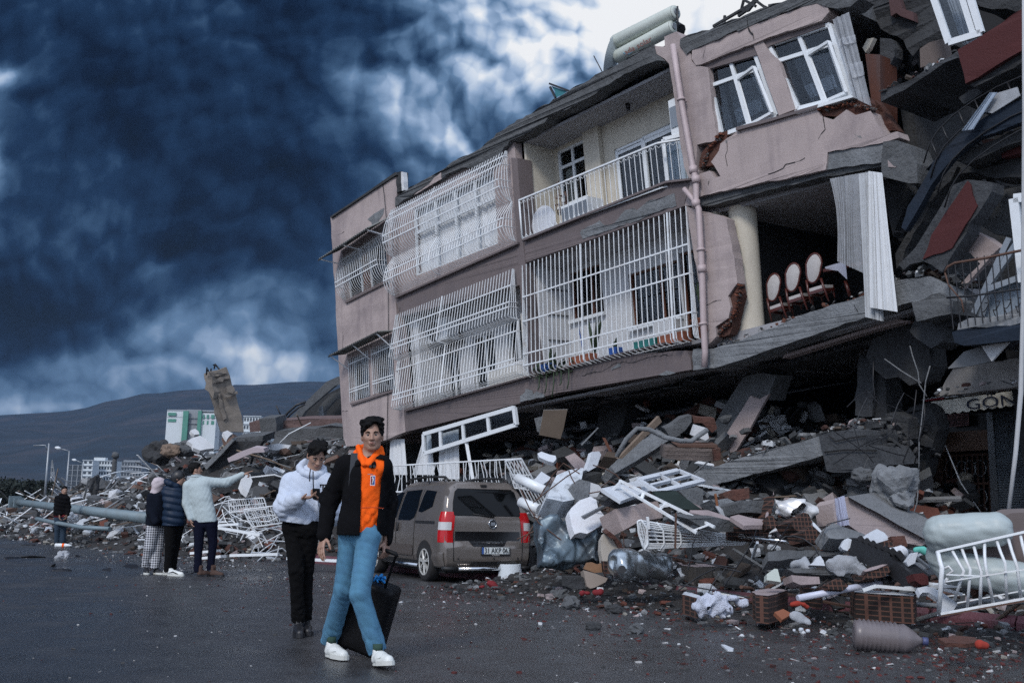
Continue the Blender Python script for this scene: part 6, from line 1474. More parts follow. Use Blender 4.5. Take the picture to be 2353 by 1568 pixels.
put_text('plate_dealer', 'OVALI', .036, mat('white_print', (.6,.6,.6), .5), rear(c+.13,.459,.022), VX, VZ, pl, 1.3, .001)
put_text('model_script', 'FIORINO', .062, M_chr, rear(c+.12,.655,.014), VX, VZ+VX*.12, VAN, 1.15, .002)
em = MB(); ec = rear(c+.085,.965,.014); yv = (rear(c,1.02,0)-rear(c,.90,0)).normalized()
em.tube([ec+VX*.066*math.cos(t)+yv*.066*math.sin(t) for t in [i*PI/12 for i in range(24)]], .010, M_chr, 8, closed=True); eo = em.build('maker_emblem', VAN)
em = MB(); nY = VX.cross(yv)
em.face([ec+VX*.056*math.cos(t)+yv*.056*math.sin(t)+nY*.004 for t in [i*PI/12 for i in range(24)]], M_trim); em.build('emblem_disc', eo)
em = MB()
for k in range(4): em.bar(ec+VX*(-.030+.02*k)-yv*.028+nY*.010, ec+VX*(-.030+.02*k)+yv*.028+nY*.010, .009, M_chr, .004)
em.build('emblem_bars', eo)
for x in (c-.55, c+.10, c+.55): b = MB(); b.tube([rear(x,.40,-.01), rear(x,.40,.012)], .014, M_trim, 8); b.build('parking_sensor', VAN)
b = MB(); b.box(rear(c,1.60,.0), VX*.05, VY*.03, VZ*.02, M_trim); b.build('high_brake_lamp', VAN)
b = MB(); b.tube([rear(c+.12,1.08,.02), rear(c-.28,1.13,.02)], .010, M_trim, 6); b.build('rear_wiper', VAN)
for y in (.74, 3.22):
    for sx in (-1, 1):
        cx = WV/2+sx*.745; b = MB(); C0 = vl(cx, y, .315)
        prof = [(.185,-.105),(.235,-.11),(.29,-.105),(.318,-.085),(.325,0),(.318,.085),(.29,.105),(.235,.11),(.185,.105)]
        rws = []
        for i in range(33):
            a = 2*PI*i/32; rws.append([C0+(VY*math.cos(a)+VZ*math.sin(a))*r_*VS+VX*o_*VS for r_, o_ in prof])
        b.sheet(rws, M_tyre); wh = b.build('wheel', VAN)
        b = MB(); o_ = sx*.095
        b.tube([C0+(VY*math.cos(a)+VZ*math.sin(a))*.212*VS+VX*o_*VS for a in [i*PI/16 for i in range(32)]], .020, M_alloy, 6, closed=True)
        for k in range(7):
            for d in (-.10,.10): a = k*2*PI/7+.2; a2 = a+d; b.bar(C0+(VY*math.cos(a)+VZ*math.sin(a))*.03*VS+VX*(o_*1.1)*VS, C0+(VY*math.cos(a2)+VZ*math.sin(a2))*.205*VS+VX*o_*VS, .030, M_alloy, .02)
        b.tube([C0+VX*(o_*.9)*VS, C0+VX*(o_*1.25)*VS], .045, M_alloy, 12); b.tube([C0+VX*(-o_*.1)*VS, C0+VX*(o_*.25)*VS], .19, M_trim, 24); b.build('rim', wh)
        # dark wheel arch
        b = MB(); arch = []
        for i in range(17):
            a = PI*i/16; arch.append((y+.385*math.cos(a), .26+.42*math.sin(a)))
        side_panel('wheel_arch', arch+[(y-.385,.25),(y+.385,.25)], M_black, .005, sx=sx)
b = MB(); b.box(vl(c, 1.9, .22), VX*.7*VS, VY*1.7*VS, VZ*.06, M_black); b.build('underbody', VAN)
# ================================================================ far background
M_hill = mat('haze_tinted_woods', (.012,.024,.038), .98, var=.8, vs=.012, stain=.9, ss=.008, stain_col=(.046,.046,.056))  # blue of the distant haze is mixed into the hill's own colour
RIDGE = [(-1500,985),(-600,968),(-200,958),(0,950),(100,944),(180,938),(260,915),(330,900),(400,897),(470,889),(560,880),(700,872),(900,880),(1200,905),(1600,900),(2400,930),(3600,985)]
b = MB(); rows = []
for i in range(15):
    t = i/14; row = []
    for k in range(121):
        x = -1500+k*42.5; yr = itp(x, RIDGE); r = ray(x, yr); dist = 700+2100*t; n = mnoise.noise(Vector((x*.006, t*4, 1)))
        top = CP+r*(2800/r.y); h = top.z*(t**1.15)*(1+.16*n*(1-t)*2)+mnoise.noise(Vector((x*.03, t*9, 5)))*14*t*(1 if t < 1 else .6)
        row.append((r.x/r.y*dist, dist, h-4))
    rows.append(row)
b.sheet(rows, M_hill); tag(b.build('hill'), kind='structure')
def blk(b, x0, x1, y0, d, m, depth=12, zb=0, hgt=None):
    """axis-facing block between photo columns x0..x1 with its roof at photo row y0"""
    p0 = PX(x0, y0, d); p1 = PX(x1, y0, d); z1 = p0.z if hgt is None else hgt; b.aabb((min(p0.x,p1.x), p0.y, zb), (max(p0.x,p1.x), p0.y+depth, z1), m); return p0.x, p1.x, p0.y, z1
M_bw = mat('white_tower_wall', (.50,.54,.56), .9, var=.08, vs=.2); M_bg = mat('grey_tower_wall', (.22,.24,.26), .9, var=.1, vs=.2); M_gg = mat('green_glass', (.06,.20,.15), .3, var=.3, vs=.5); M_win = mat('far_window', (.03,.04,.05), .4)
hosp = empty('office_building', (PX(440,960,400).x, 400, 0), 'white and green glass office building standing behind the rubble', 'building')
b = MB(); xa, xb, ya, zt = blk(b, 384, 430, 944, 400, M_bw, 20); b.build('left_wing', hosp)
b = MB(); blk(b, 430, 462, 940, 401, M_bg, 20); b.build('stair_core', hosp)
b = MB(); blk(b, 462, 497, 948, 400, M_bw, 20); b.build('right_wing', hosp)
b = MB(); blk(b, 496, 530, 955, 406, M_bg, 20); b.build('side_wing', hosp)
b = MB(); blk(b, 421, 433, 943, 399, M_gg, 1); blk(b, 455, 463, 943, 399, M_gg, 1)
for k in range(4):
    y0 = 947+k*14.5; p0 = PX(386, y0, 399.2); p1 = PX(404, y0+7, 399.2); b.aabb((p0.x, p0.y, p1.z), (p1.x, p0.y+.8, p0.z), M_gg)
b.build('green_glazing', hosp)
b = MB()
for k in range(4):
    for (u0, u1) in ((466,469),(475,479),(485,492)): y0 = 952+k*14; p0 = PX(u0, y0, 399.4); p1 = PX(u1, y0+9, 399.4); b.aabb((p0.x, p0.y, p1.z), (p1.x, p0.y+.6, p0.z), M_gg); b.cut()
    y0 = 957.5+k*14.5; p0 = PX(384, y0, 399.4); p1 = PX(497, y0+1.2, 399.4); b.aabb((p0.x, p0.y+.1, p1.z), (p1.x, p0.y+.6, p0.z), M_bg); b.cut()
b.build('window', hosp); b = MB(); blk(b, 384, 500, 940, 402, M_bg, 16, zb=PX(400,944,402).z); b.build('roof', hosp)
def tower(x0, x1, y0, d, label, m, nf, nb, frame_only=False, pent=None):
    t = empty('apartment_block', (PX((x0+x1)/2,1100,d).x, d, 0), label, 'apartment block'); b = MB(); xa, xb, ya, zt = blk(b, x0, x1, y0, d, M_win if frame_only else m, 14); b.build('wall', t); b = MB(); fh = zt/nf; bw = (xb-xa)/nb
    for i in range(nf):
        for j in range(nb):
            if frame_only: continue
            b.aabb((xa+bw*(j+.22), ya-.15, fh*(i+.35)), (xa+bw*(j+.78), ya+.1, fh*(i+.78)), M_win)
    if not frame_only: b.build('window_rows', t)
    b = MB()
    for i in range(nf+1): b.aabb((xa-.3, ya-(.9 if not frame_only else .4), fh*i-.25), (xb+.3, ya-.02, fh*i+.15), m)
    if frame_only:
        for j in range(4): xx = xa+(xb-xa)*j/3; b.aabb((xx-.4, ya-.5, 0), (xx+.4, ya-.05, zt), m)
    b.build('floor_bands', t)
    if pent: b = MB(); blk(b, pent[0], pent[1], pent[2], d+3, m, 6, zb=zt-.5); b.build('roof_house', t)
tower(156, 192, 1067, 900, 'unfinished concrete frame block at the left of the white tower', M_bg, 8, 3, True)
tower(191, 214, 1056, 880, 'white tower with rounded balconies at its left, next to the concrete frame block', M_bw, 9, 2)
tower(214, 266, 1057, 900, 'wide white and grey apartment tower with a pale roof house', M_bw, 9, 8, pent=(216,242,1050))
tower(266, 326, 1060, 980, 'grey apartment block mostly hidden behind the rubble and the concrete pole', M_bg, 9, 9, pent=(284,322,1056))
tower(560, 600, 955, 700, 'pale far tower half lost in smoke right of the leaning concrete slab', M_bw, 12, 6); tower(603, 642, 960, 720, 'second pale far tower lost in smoke left of the ruined roof', M_bw, 12, 6)
# trees at the left
def tree(x, y, d, w, seed, label):
    r = random.Random(seed); p = PX(x, y, d); h = p.z; t = empty('tree', (p.x, p.y, 0), label, 'tree', 'dark trees beyond the road'); b = MB(); b.tube([(p.x,p.y,0),(p.x+.1,p.y,h*.4),(p.x-.1,p.y+.1,h*.8)], [.22,.15,.05], M_bark, 6)
    for k in range(5): a = r.uniform(0,6.3); b.tube([(p.x,p.y,h*.35+k*.3),(p.x+w*.5*math.cos(a),p.y+w*.4*math.sin(a),h*.6+k*.3)], [.08,.02], M_bark, 4)
    b.build('trunk', t); b = MB()
    cl = [(r.gauss(0,.42)*w, r.gauss(0,.35)*w, h*(.25+.62*r.random()), r.uniform(.25,.5)*w*.5) for _ in range(22)]
    for cx, cy, cz, cr in cl:
        for _ in range(55):
            v = Vector((r.gauss(0,1), r.gauss(0,1), r.gauss(0,.8))).normalized()*cr*r.uniform(.5,1.1); c = Vector((p.x+cx, p.y+cy, cz))+v; s_ = r.uniform(.10,.24); a = Vector((r.gauss(0,1), r.gauss(0,1), r.gauss(0,1))).normalized(); e = a.cross(Vector((r.gauss(0,1), r.gauss(0,1), r.gauss(0,1)))).normalized()
            b.face([c-a*s_, c+e*s_*.6, c+a*s_, c-e*s_*.6], M_crown)
    b.build('crown', t)
M_bark = mat('bark', (.03,.025,.02), .95); M_crown = mat('dark_foliage', (.012,.018,.014), .9, var=.6, vs=.6)
for k, (x, y, d, w) in enumerate(((-70,1100,120,4),(-18,1101,118,4),(12,1106,112,3.2),(38,1094,125,3.8),(62,1092,122,3.4),(78,1098,110,2.8),(96,1097,130,3.0),(112,1103,118,2.4))):
    tree(x, y, d, w, k+3, 'dark bushy tree in the dense row beyond the road behind the fallen lamp mast')
# lamps
def lamp(px, pt_, pb, arm, head, d, label):
    P = PX(pb[0], pb[1], d); top = PX(pt_[0], pt_[1], d); t = empty('street_lamp', (P.x, P.y, 0), label, 'street lamp', 'street lamps along the road'); b = MB(); b.tube([(P.x,P.y,0), top], [.055+d*.0005,.03+d*.0004], M_grey, 8); b.build('pole', t)
    b = MB(); b.tube([PX(*a, d) for a in arm], .02+d*.0003, M_grey, 6); b.build('arm', t)
    if head: b = MB(); h0, h1 = PX(*head[0], d), PX(*head[1], d); m_ = h0.lerp(h1,.5); b.tube([h0, h0.lerp(h1,.2), m_, h0.lerp(h1,.85), h1], [.03,.14,.17,.12,.05], mat('lamp_head', (.55,.58,.60), .5), 8); b.build('lamp_head', t)
lamp(0, (112.5,1017.6), (104,1140), [(77,1023),(104,1022),(109,1034)], None, 60, 'tall tapering lamp post with a straight bare arm to the left')
lamp(0, (159,1035), (155.6,1110), [(159,1036),(150,1033),(139,1030)], [(140,1030),(126,1027)], 95, 'street lamp with a white oval head, nearer of the two with heads')
lamp(0, (190,1063), (189,1110), [(190,1063),(182,1060),(175,1057)], [(176,1057),(165,1055)], 120, 'street lamp with a white oval head in front of the white tower')
py = MB(); 
for a, c in (((120,1056),(116,1112)), ((120,1056),(128,1112)), ((116.5,1085),(126,1085)), ((117,1072),(123,1072)), ((116,1100),(125,1086)), ((127,1100),(117.5,1086))): py.bar(PX(*a,300), PX(*c,300), .35, M_grey)
tag(py.build('pylon'), 'thin lattice power pylon far behind the street lamps', 'pylon')
pl_ = MB(); pl_.tube([(PX(261,1110,48).x, PX(261,1110,48).y, 0), PX(263,1060,48), PX(265,1048,48)], [.14,.12,.10], M_conc, 8); pl_.tube([PX(264,1050,48), PX(266,1040,48), PX(267,1038,48)], [.18,.16,.06], M_conc, 7)
tag(pl_.build('concrete_pole'), 'short concrete pole with a broken thick top rising from the rubble', 'pole')
# barrier and guard rail at far left
gb = MB(); a = GR(-60,1190); c = GR(44,1186); gb.bar(a+Vector((0,0,.35)), c+Vector((0,0,.35)), .3, M_lconc, .7); tag(gb.build('road_barrier'), 'low concrete barrier along the far side of the road, at the left edge', 'barrier')
gr_ = MB(); a = GR(-60,1178); c = GR(60,1176); gr_.bar(a+Vector((0,0,.8)), c+Vector((0,0,.8)), .06, M_grey, .25)
for k in range(10): p = a.lerp(c,k/9); gr_.bar(p, p+Vector((0,0,.8)), .1, M_grey)
tag(gr_.build('guard_rail'), 'grey steel guard rail behind the concrete barrier, at the left edge', 'guard rail')
# the toppled tower, leaning against the sky
def plane_pts(s, d, gx=0, gy=0):
    """photo outline on a tilted plane: d metres away at its middle, gx/gy metres farther per 100 px to the right/up"""
    q = PT(s) if isinstance(s, str) else s; xc = sum(p[0] for p in q)/len(q); yc = sum(p[1] for p in q)/len(q)
    a = PX(xc, yc, d); b_ = PX(xc+100, yc, d+gx); c = PX(xc, yc-100, d+gy); n = (b_-a).cross(c-a).normalized()
    if n.dot(CP-a) < 0: n = -n
    return [CP+ray(x,y)*((a-CP).dot(n)/ray(x,y).dot(n)) for x, y in q], n
def chip(name, label, cat, s, d, th, m, gx=0, gy=0, amp=0, seed=1, group=None, parent=None, mside=None, step=.12, holes=()):
    p, n = plane_pts(s, d, gx, gy); b = MB()
    if amp: p = jag(p, amp, step, seed)
    hh = []
    if holes:
        a = p[0]
        for h in holes: hh.append([CP+ray(x,y)*((a-CP).dot(n)/ray(x,y).dot(n)) for x, y in PT(h)])
    b.slab(p, n*-th, m, holes=hh, mside=mside); o = b.build(name, parent)
    return tag(o, label, cat, group) if parent is None else (tag(o, label) if label else o)
tw = empty('toppled_tower', (PX(530,1000,120).x, PX(530,1000,120).y, 0), 'broken concrete tower slab leaning left against the smoke, rising behind the rubble', 'ruin')
M_tw = mat('weathered_tower_concrete', (.19,.165,.14), .95, var=.35, vs=.8, bump=3, bs=2.5, stain=.6, ss=.5, stain_col=(.06,.055,.05))
chip('wall', None, None, '0 482,853 520,843 528,862 533,885 541,902 547,930 555,954 560,992 508,992 500,965 494,949 487,918 482,902 478,880', 120, 1.2, M_tw, gx=2, amp=.15, step=.8, parent=tw)
chip('side_wall', None, None, '0 468,858 483,852 488,875 487,886 492,900 489,915 480,900 470,893 473,880 469,868', 119.2, 1.0, M_tw, gx=-3, amp=.12, step=.6, seed=2, parent=tw)
for k, s_ in enumerate(('0 484,858 519,850 521,857 486,865', '0 486,872 526,862 528,869 487,880', '0 521,888 535,886 540,895 534,903 522,900', '0 512,905 545,898 546,904 515,912', '0 498,905 506,902 520,960 512,965')): chip('floor_edge', None, None, s_, 119.3+.08*k, .4, M_tw, gx=2, amp=.12, step=.5, seed=k, parent=tw)
b = MB()
for a, c in (((474,860),(475,840)),((478,852),(478,845)),((484,851),(485,843)),((492,846),(494,832)),((490,838),(497,836)),((494,836),(503,843))): b.tube([PX(*a,119), PX(c[0],c[1]+4,118)], .10, M_blk, 5); b.cut()
b.build('rebar', tw)
# ruined gable and layered floors left of the pink building
ru = empty('ruined_roof', (PX(720,1000,70).x, 70, 0), 'collapsed sloping concrete roof half hidden in dust, left of the pink building', 'ruin')
chip('sloping_slab', None, None, '0 664,962 690,935 720,905 750,876 775,865 800,862 800,880 770,885 735,915 700,945 690,962', 70, 1.2, M_conc, amp=.15, step=.8, parent=ru)
chip('sloping_slab', None, None, '0 720,960 735,930 760,905 800,890 800,905 770,918 745,945 740,962', 72, 1.2, M_conc, amp=.12, step=.8, seed=2, parent=ru)
chip('wall', None, None, '0 680,962 740,910 800,880 800,975 680,975', 74, 1.0, M_dark, parent=ru); chip('pillar', None, None, '0 732,935 738,932 742,965 734,965', 71, .5, M_lconc, parent=ru)
b = MB(); b.tube([PX(x,y,68) for x, y in ((648,965),(660,948),(680,930),(702,922))], .09, M_blk, 5); b.cut(); b.tube([PX(x,y,68) for x, y in ((655,965),(668,950),(686,935),(700,928))], .07, M_blk, 5); b.cut(); b.tube([PX(x,y,68) for x, y in ((634,930),(648,960))], .05, M_blk, 4); b.build('bent_rebar', ru)
fl = empty('collapsed_floors', (PX(680,1100,31).x, 31, 0), 'stack of collapsed brick and concrete floors behind the man in the white hoodie', 'ruin')
M_dbr = mat('dusty_brickwork', (.13,.085,.08), .95, var=.4, vs=4, bump=2, bs=8, stain=.5, ss=1.2, stain_col=(.06,.06,.065))
for k, (nm_, s_, d, th, m_) in enumerate((
  ('wall', '0 572,970 596,964 600,990 574,992', 33, 1.5, M_dbr), ('block', '0 595,961 632,959 635,975 634,1002 600,1004 598,985', 32.5, 1.5, M_conc), ('brick_wall', '0 632,968 700,962 800,960 800,990 636,993', 33.5, 1.5, M_dbr),
  ('slab', '0 634,990 800,982 800,1020 640,1026 630,1005', 32.5, 2, M_conc), ('brick_wall', '0 630,1018 800,1012 800,1050 640,1052', 32, 1.5, M_dbr), ('slab', '0 610,1040 690,1030 800,1042 800,1075 700,1085 620,1072 600,1055', 31, 3, M_conc), ('slab', '0 560,1080 700,1085 800,1072 800,1120 690,1130 560,1122', 30, 3, M_dark),
  ('slab_edge', '0 466,1068 500,1040 530,1010 533,1006 537,1012 510,1042 474,1078', 28.5, .35, M_lconc), ('slab', '0 533,1006 605,1000 600,1018 540,1022', 29, 1.5, M_conc), ('slab_underside', '0 472,1080 512,1040 538,1014 604,1012 588,1034 540,1060 470,1092', 28.8, .5, M_dark),
  ('slab', '0 500,1110 560,1090 640,1092 640,1125 560,1140 500,1130', 28, 2, M_dark), ('slab', '0 560,1130 700,1120 790,1130 790,1160 640,1165 560,1158', 27, 2.5, M_conc))):
    chip(nm_, None, None, s_, d, th, m_, amp=.10, step=.5, seed=k+50, parent=fl)
M_mat = mat('mattress_cloth', (.42,.36,.38), .9, var=.1)
p, n = plane_pts('0 522,1052 545,1040 580,1027 605,1030 608,1038 580,1040 545,1055 525,1061', 27.5); b = MB(); b.slab(p, n*-.5, M_mat); tag(b.build('mattress'), 'pale pink mattress lying on the tilted concrete slab', 'mattress')
for k, (s_, d, lb) in enumerate((('0 430,1012 442,1005 460,1000 470,1006 490,1022 492,1029 474,1031 460,1034 444,1028 442,1020', 31, 'large white torn ceiling board on top of the left rubble heap'), ('0 437,988 448,984 456,990 458,997 447,998 441,994', 32, 'small white board standing above the large torn ceiling board'),
  ('0 512,992 522,988 535,995 528,1000 522,1008 516,1000', 30, 'white crumpled sheet below the leaning tower slab'), ('0 608,1022 640,1018 668,1022 662,1030 632,1034 612,1030', 30.5, 'long white sheet on the collapsed brick floors'),
  ('0 552,1110 560,1085 574,1088 580,1105 570,1131 558,1122', 21.5, 'light corrugated sheet hanging under the pointing hand'))): chip('white_board', lb, 'board', s_, d, .12, M_white, gx=1, gy=2, amp=.05, step=.3, seed=k+80)
for k, (x, y, d, sz, m_, lb) in enumerate(((365,1040,33,(.36,.4,.40), M_dark, 'big dark rounded boulder of rubble at the shoulder of the left heap'), (392,1035,32.6,(.30,.26,.22), mat('brown_rubble', (.16,.115,.085), .95, var=.3, vs=2, bump=2, bs=8), 'brown earthy lump beside the big dark boulder'), (420,1030,33,(.42,.35,.25), M_conc, 'grey broken slab lump between brown lump and white board'), (216,1115,38,(.16,.2,.42), M_dark, 'upright pointed dark chunk on the crest of the left heap'))):
    b = MB(); b.rock(PX(x,y,d), sz, m_, random.Random(k+8), sub=3); tag(b.build('rubble_lump'), lb, 'rubble lump')
# fallen mast, pipes
fm = empty('fallen_lamp_mast', GR(90,1215), 'long blue grey lamp mast lying across the left rubble heap', 'lamp mast'); P0 = PX(34,1152,33); P1 = PX(124,1163,30.5); P2 = PX(345,1190,25.5)
M_mast = mat('blue_grey_steel', (.15,.20,.225), .6, .2, var=.2, vs=2, stain=.4, ss=1.5, stain_col=(.10,.09,.08)); b = MB(); b.tube([P0, P1, P2], [.10,.12,.15], M_mast, 14); b.build('mast', fm)
b = MB(); d_ = (P1-P0).normalized(); b.box(P0, d_*.05, (0,0,.19), tuple(d_.cross(Vector((0,0,1)))*.19), M_mast); b.box(P0+d_*.35, d_*.04, (0,0,.15), tuple(d_.cross(Vector((0,0,1)))*.15), M_mast); b.build('base_flange', fm)
b = MB(); b.tube([PX(84,1191,28.5), PX(127,1200,28), PX(190,1211,27), PX(252,1214,26.5)], .06, M_mast, 8); tag(b.build('thin_pipe'), 'thin blue grey pipe lying below the fallen lamp mast', 'pipe')
b = MB(); b.rock(PX(163,1189,28.6), (.16,.14,.15), M_white, random.Random(2), sub=3); b.rock(PX(171,1190,28.6), (.12,.12,.11), M_white, random.Random(3), sub=2); tag(b.build('white_sack'), 'white round bag behind the man in the quilted vest', 'bag')
# tangles of bars and rods on the left heap
def tangle(x0, x1, y0, y1, d, n, seed, label, m=None, rad=.009, L=.9):
    r = random.Random(seed); b = MB()
    for k in range(n):
        x = r.uniform(x0,x1); y = r.uniform(y0,y1); p = PX(x, y, d+r.uniform(-.4,.6)); a = r.uniform(-1.2,1.2); v = Vector((math.cos(a), r.uniform(-.4,.4), math.sin(a)*.8))*L*r.uniform(.5,1.1); w_ = Vector((r.uniform(-.15,.15), 0, r.uniform(-.1,.3)))*L
        b.tube([p-v*.5, p-v*.15+w_*.7, p+v*.15+w_, p+v*.5], rad, m or M_wmet, 4, caps=False, smooth=False)
    return tag(b.build('bent_rods'), label, 'bent rods')
def gridpanel(name, label, s, d, nx, ny, gx=0, gy=0, r=.009, m=None, rim=.016, cat='grille', bow=0, seed=1, sk=0):
    p, n = plane_pts(s, d, gx, gy); TLp, TRp, BRp, BLp = p; b = MB(); m = m or M_wmet; rr = random.Random(seed)
    def q(u, v): return TLp.lerp(TRp,u).lerp(BLp.lerp(BRp,u),v)+n*(bow*math.sin(u*PI)*math.sin(v*PI))
    for i in range(nx+1): u = i/nx; b.tube([q(u+rr.uniform(-sk,sk),0), q(u+rr.uniform(-sk,sk),.5), q(u+rr.uniform(-sk,sk),1)], r if 0 < i < nx else rim, m, 5, caps=False, smooth=False)
    for j in range(ny+1): v = j/ny; b.tube([q(t/6,v) for t in range(7)], r*1.1 if 0 < j < ny else rim, m, 5, caps=False, smooth=False)
    return tag(b.build(name), label, cat)
tangle(510, 620, 1150, 1215, 21.5, 24, 1, 'tangle of thin white rods on the heap beside the man in grey', L=.7)
tangle(355, 430, 1215, 1258, 24.5, 22, 2, 'nest of curled white wires at the foot of the left heap', L=.8)
tangle(560, 640, 1190, 1275, 21, 18, 3, 'heap of white slats and rods left of the man in the white hoodie', rad=.014, L=.9)
gridpanel('window_grille', 'bent white window grille with slanting bars lying on the left heap', '0 525,1148 605,1143 612,1168 528,1176', 21.3, 16, 2, seed=3, sk=.02)
gridpanel('window_grille', 'small twisted white grille below the corrugated sheet', '0 560,1170 640,1160 650,1200 580,1210', 21, 12, 2, seed=4, sk=.03)
for k, (a, c, d, w_, lb) in enumerate((((505,1206),(552,1203),21.2,.13,'upper of two long white gutter pieces by the grey jacket man'), ((505,1212),(600,1228),20.6,.16,'lower of two long white gutter pieces by the grey jacket man'), ((530,1275),(640,1272),18.6,.10,'long thin pale strip lying on the road edge behind the white hoodie man'), ((660,1282),(790,1288),18.0,.10,'pale strip on the road between the two walking men'),
   ((440,1270),(500,1264),20.5,.12,'flat white board on the road by the brown boots'), ((470,1281),(513,1277),19.5,.16,'second flat white board on the road by the brown boots'))):
    b = MB(); b.bar(PX(*a,d), PX(*c,d-.2), w_, M_pvc, .05); tag(b.build('white_strip'), lb, 'strip')
# litter on the road at left
b = MB(); b.rock(GR(143,1277,.08), (.17,.13,.10), M_sheer, random.Random(7), sub=3); tag(b.build('plastic_bag'), 'crumpled clear plastic bag on the road in front of the far man', 'plastic bag')
b = MB(); p = GR(146,1252,.05); b.tube([p-Vector((.22,0,0)), p+Vector((.05,0,0)), p+Vector((.15,0,0)), p+Vector((.22,0,0))], [.055,.055,.03,.02], M_pvc, 10); b.tube([p-Vector((.03,0,0)), p+Vector((.03,0,0))], .057, M_or, 10); tag(b.build('plastic_bottle'), 'small plastic bottle with an orange label by the far man\'s feet', 'bottle')
b = MB(); rr = random.Random(3)
for x, y, w_ in ((65,1251,.35),(75,1279,.5),(300,1301,.9),(246,1308,.35),(195,1282,.4),(28,1281,.5),(120,1298,.35),(140,1309,.3),(495,1300,.3),(180,1277,.2),(300,1245,.3)):
    p = GR(x, y, .01); b.rock(p, (w_*.5,.08,.02), M_blk, rr, sub=2); b.cut()
b.build('x') if False else None
LIT = [(65,1251,.35),(75,1279,.5),(300,1301,.9),(246,1308,.35),(28,1281,.5),(120,1298,.35),(140,1309,.3),(180,1277,.2)]
for x, y, w_ in LIT:
    b = MB(); b.rock(GR(x,y,.01), (w_*.5,.07,.02), M_blk, rr, sub=2); tag(b.build('tar_scrap'), 'flat black scrap lying on the asphalt at the left of the road', 'scrap', 'black scraps on the asphalt')
# ================================================================ things in and on the building
def chair(s, off, label, m_up=0):
    """carved dining chair seen from behind: photo points back_top, back_bottom_left/right, leg feet"""
    pass
M_cher = mat('cherry_wood', (.060,.012,.008), .35, var=.3, vs=8); M_uph = mat('cream_upholstery', (.40,.38,.37), .85, var=.15, vs=25, bump=.2, bs=60)
for (cx, cy, w_, h_, lb, of) in ((1776.5,660,32,62,'leftmost of the three carved chairs in the open room, beside the round column',-.55), (1821,637,35,64,'middle of the three carved chairs in the open room',-.50), (1869,616,37,67,'rightmost and topmost of the three carved chairs in the open room',-.45)):
    k_ = .0062*1.0; ctr = FP(cx, cy, of); ch = empty('dining_chair', ctr-FW*.75, lb, 'chair', 'dining chairs in the open room')
    def q(px, py, o=0): return FP(cx+px, cy+py, of+o)
    hw = w_/2; hh = h_/2; out_ = []
    for i in range(20):
        a = 2*PI*i/20; sx = math.cos(a); sy = math.sin(a); out_.append((sx*hw*(1.0 if sy < 0 else .86)+ (sy*-2), sy*hh*(1 if abs(sy) < .98 else 1)-sx*2.5))
    out_ = [(x*(1-.0*y), y) for x, y in out_]
    b = MB(); rows = []
    for t in (0,.35,.7,.95): rows.append([q(x*t, y*t, .05-.035*t*t) for x, y in out_])
    b.sheet(rows, M_uph, closed=True); b.build('back_pad', ch)
    b = MB(); b.tube([q(x, y) for x, y in out_], .022, M_cher, 8, closed=True); b.build('back_frame', ch)
    b = MB(); S0 = [q(-hw+6, hh+14, 0), q(hw+2, hh+4, 0), q(hw+26, hh+4, -.45), q(-hw+34, hh+18, -.45)]; b.slab(S0, -FW*.06, M_uph); b.build('seat', ch)
    b = MB(); 
    for i in range(4): b.bar(S0[i]-FW*.08, S0[(i+1)%4]-FW*.08, .03, M_cher, .05)
    b.build('seat_frame', ch)
    for (x0, y0, x1, y1, o0, o1) in ((-hw+2,hh-6,-hw+12,hh+47,0,.0), (hw-2,hh-10,hw+16,hh+42,0,.0), (hw+24,hh+6,hw+30,hh+34,-.45,-.45), (-hw+34,hh+20,-hw+38,hh+42,-.45,-.45)):
        b = MB(); a = q(x0,y0,o0); c = q(x1,y1,o1); b.tube([a, a.lerp(c,.4)+FN*.01, c], [.022,.020,.013], M_cher, 7); b.build('leg', ch)
tb = empty('dining_table', FP(1925,650,-1.0)-FW*.7, 'dark dining table under a patterned cloth behind the chairs', 'table')
b = MB(); b.slab([FP(1890,618,-.9), FP(2000,596,-.9), FP(2010,600,-1.9), FP(1905,622,-1.9)], -FW*.05, M_cher); b.build('table_top', tb)
b = MB(); b.tube([FP(1942,645,-.9), FP(1952,680,-.9)], .03, M_cher, 8); b.tube([FP(1990,640,-.9), FP(1996,670,-.9)], .03, M_cher, 8); b.build('leg', tb)
b = MB(); b.sheet([[FP(x,y,-.82+o) for x, y, o in r_] for r_ in (((1895,613,0),(1915,607,.02),(1942,600,0)), ((1896,617,.02),(1918,614,0),(1944,620,.03)), ((1900,618,0),(1925,622,.02),(1946,642,0)))], mat('patterned_cloth', (.36,.38,.46), .9, var=.5, vs=40)); tag(b.build('tablecloth'), 'blue and white patterned cloth hanging off the dark dining table', 'tablecloth')
cr = empty('window_curtains', FP(1975,400,0), 'long white curtains hanging out of the open room at its right end', 'curtain')
drape('sheer_curtain', cr, [FP(x,y,.02) for x, y in ((1905,411),(1996,394),(1985,628),(1925,600))], M_sheer, 13, .035, gather=.25, n=150, rows=14, seed=2)
drape('sheer_curtain', cr, [FP(x,y,.10) for x, y in ((1973,400),(2008,394),(2030,738),(1988,728))], mat('pale_voile', (.45,.47,.49), .95, var=.2, vs=9, alpha=.93), 8, .035, n=100, rows=12, seed=3)
drape('heavy_curtain', cr, [FP(x,y,.20) for x, y in ((1995,393),(2026,397),(2061,716),(1998,706))], M_curt, 6, .035, n=90, rows=12, seed=5)
lc = empty('lace_curtain', FP(1970,150,0), 'sheer lace curtain blowing out beside the topmost right window', 'curtain')
cu = drape('net', lc, [FP(x,y,.05) for x, y in ((1912,45),(1950,28),(2003,245),(1962,225))], M_sheer, 3, .035, n=70, rows=12, seed=7)
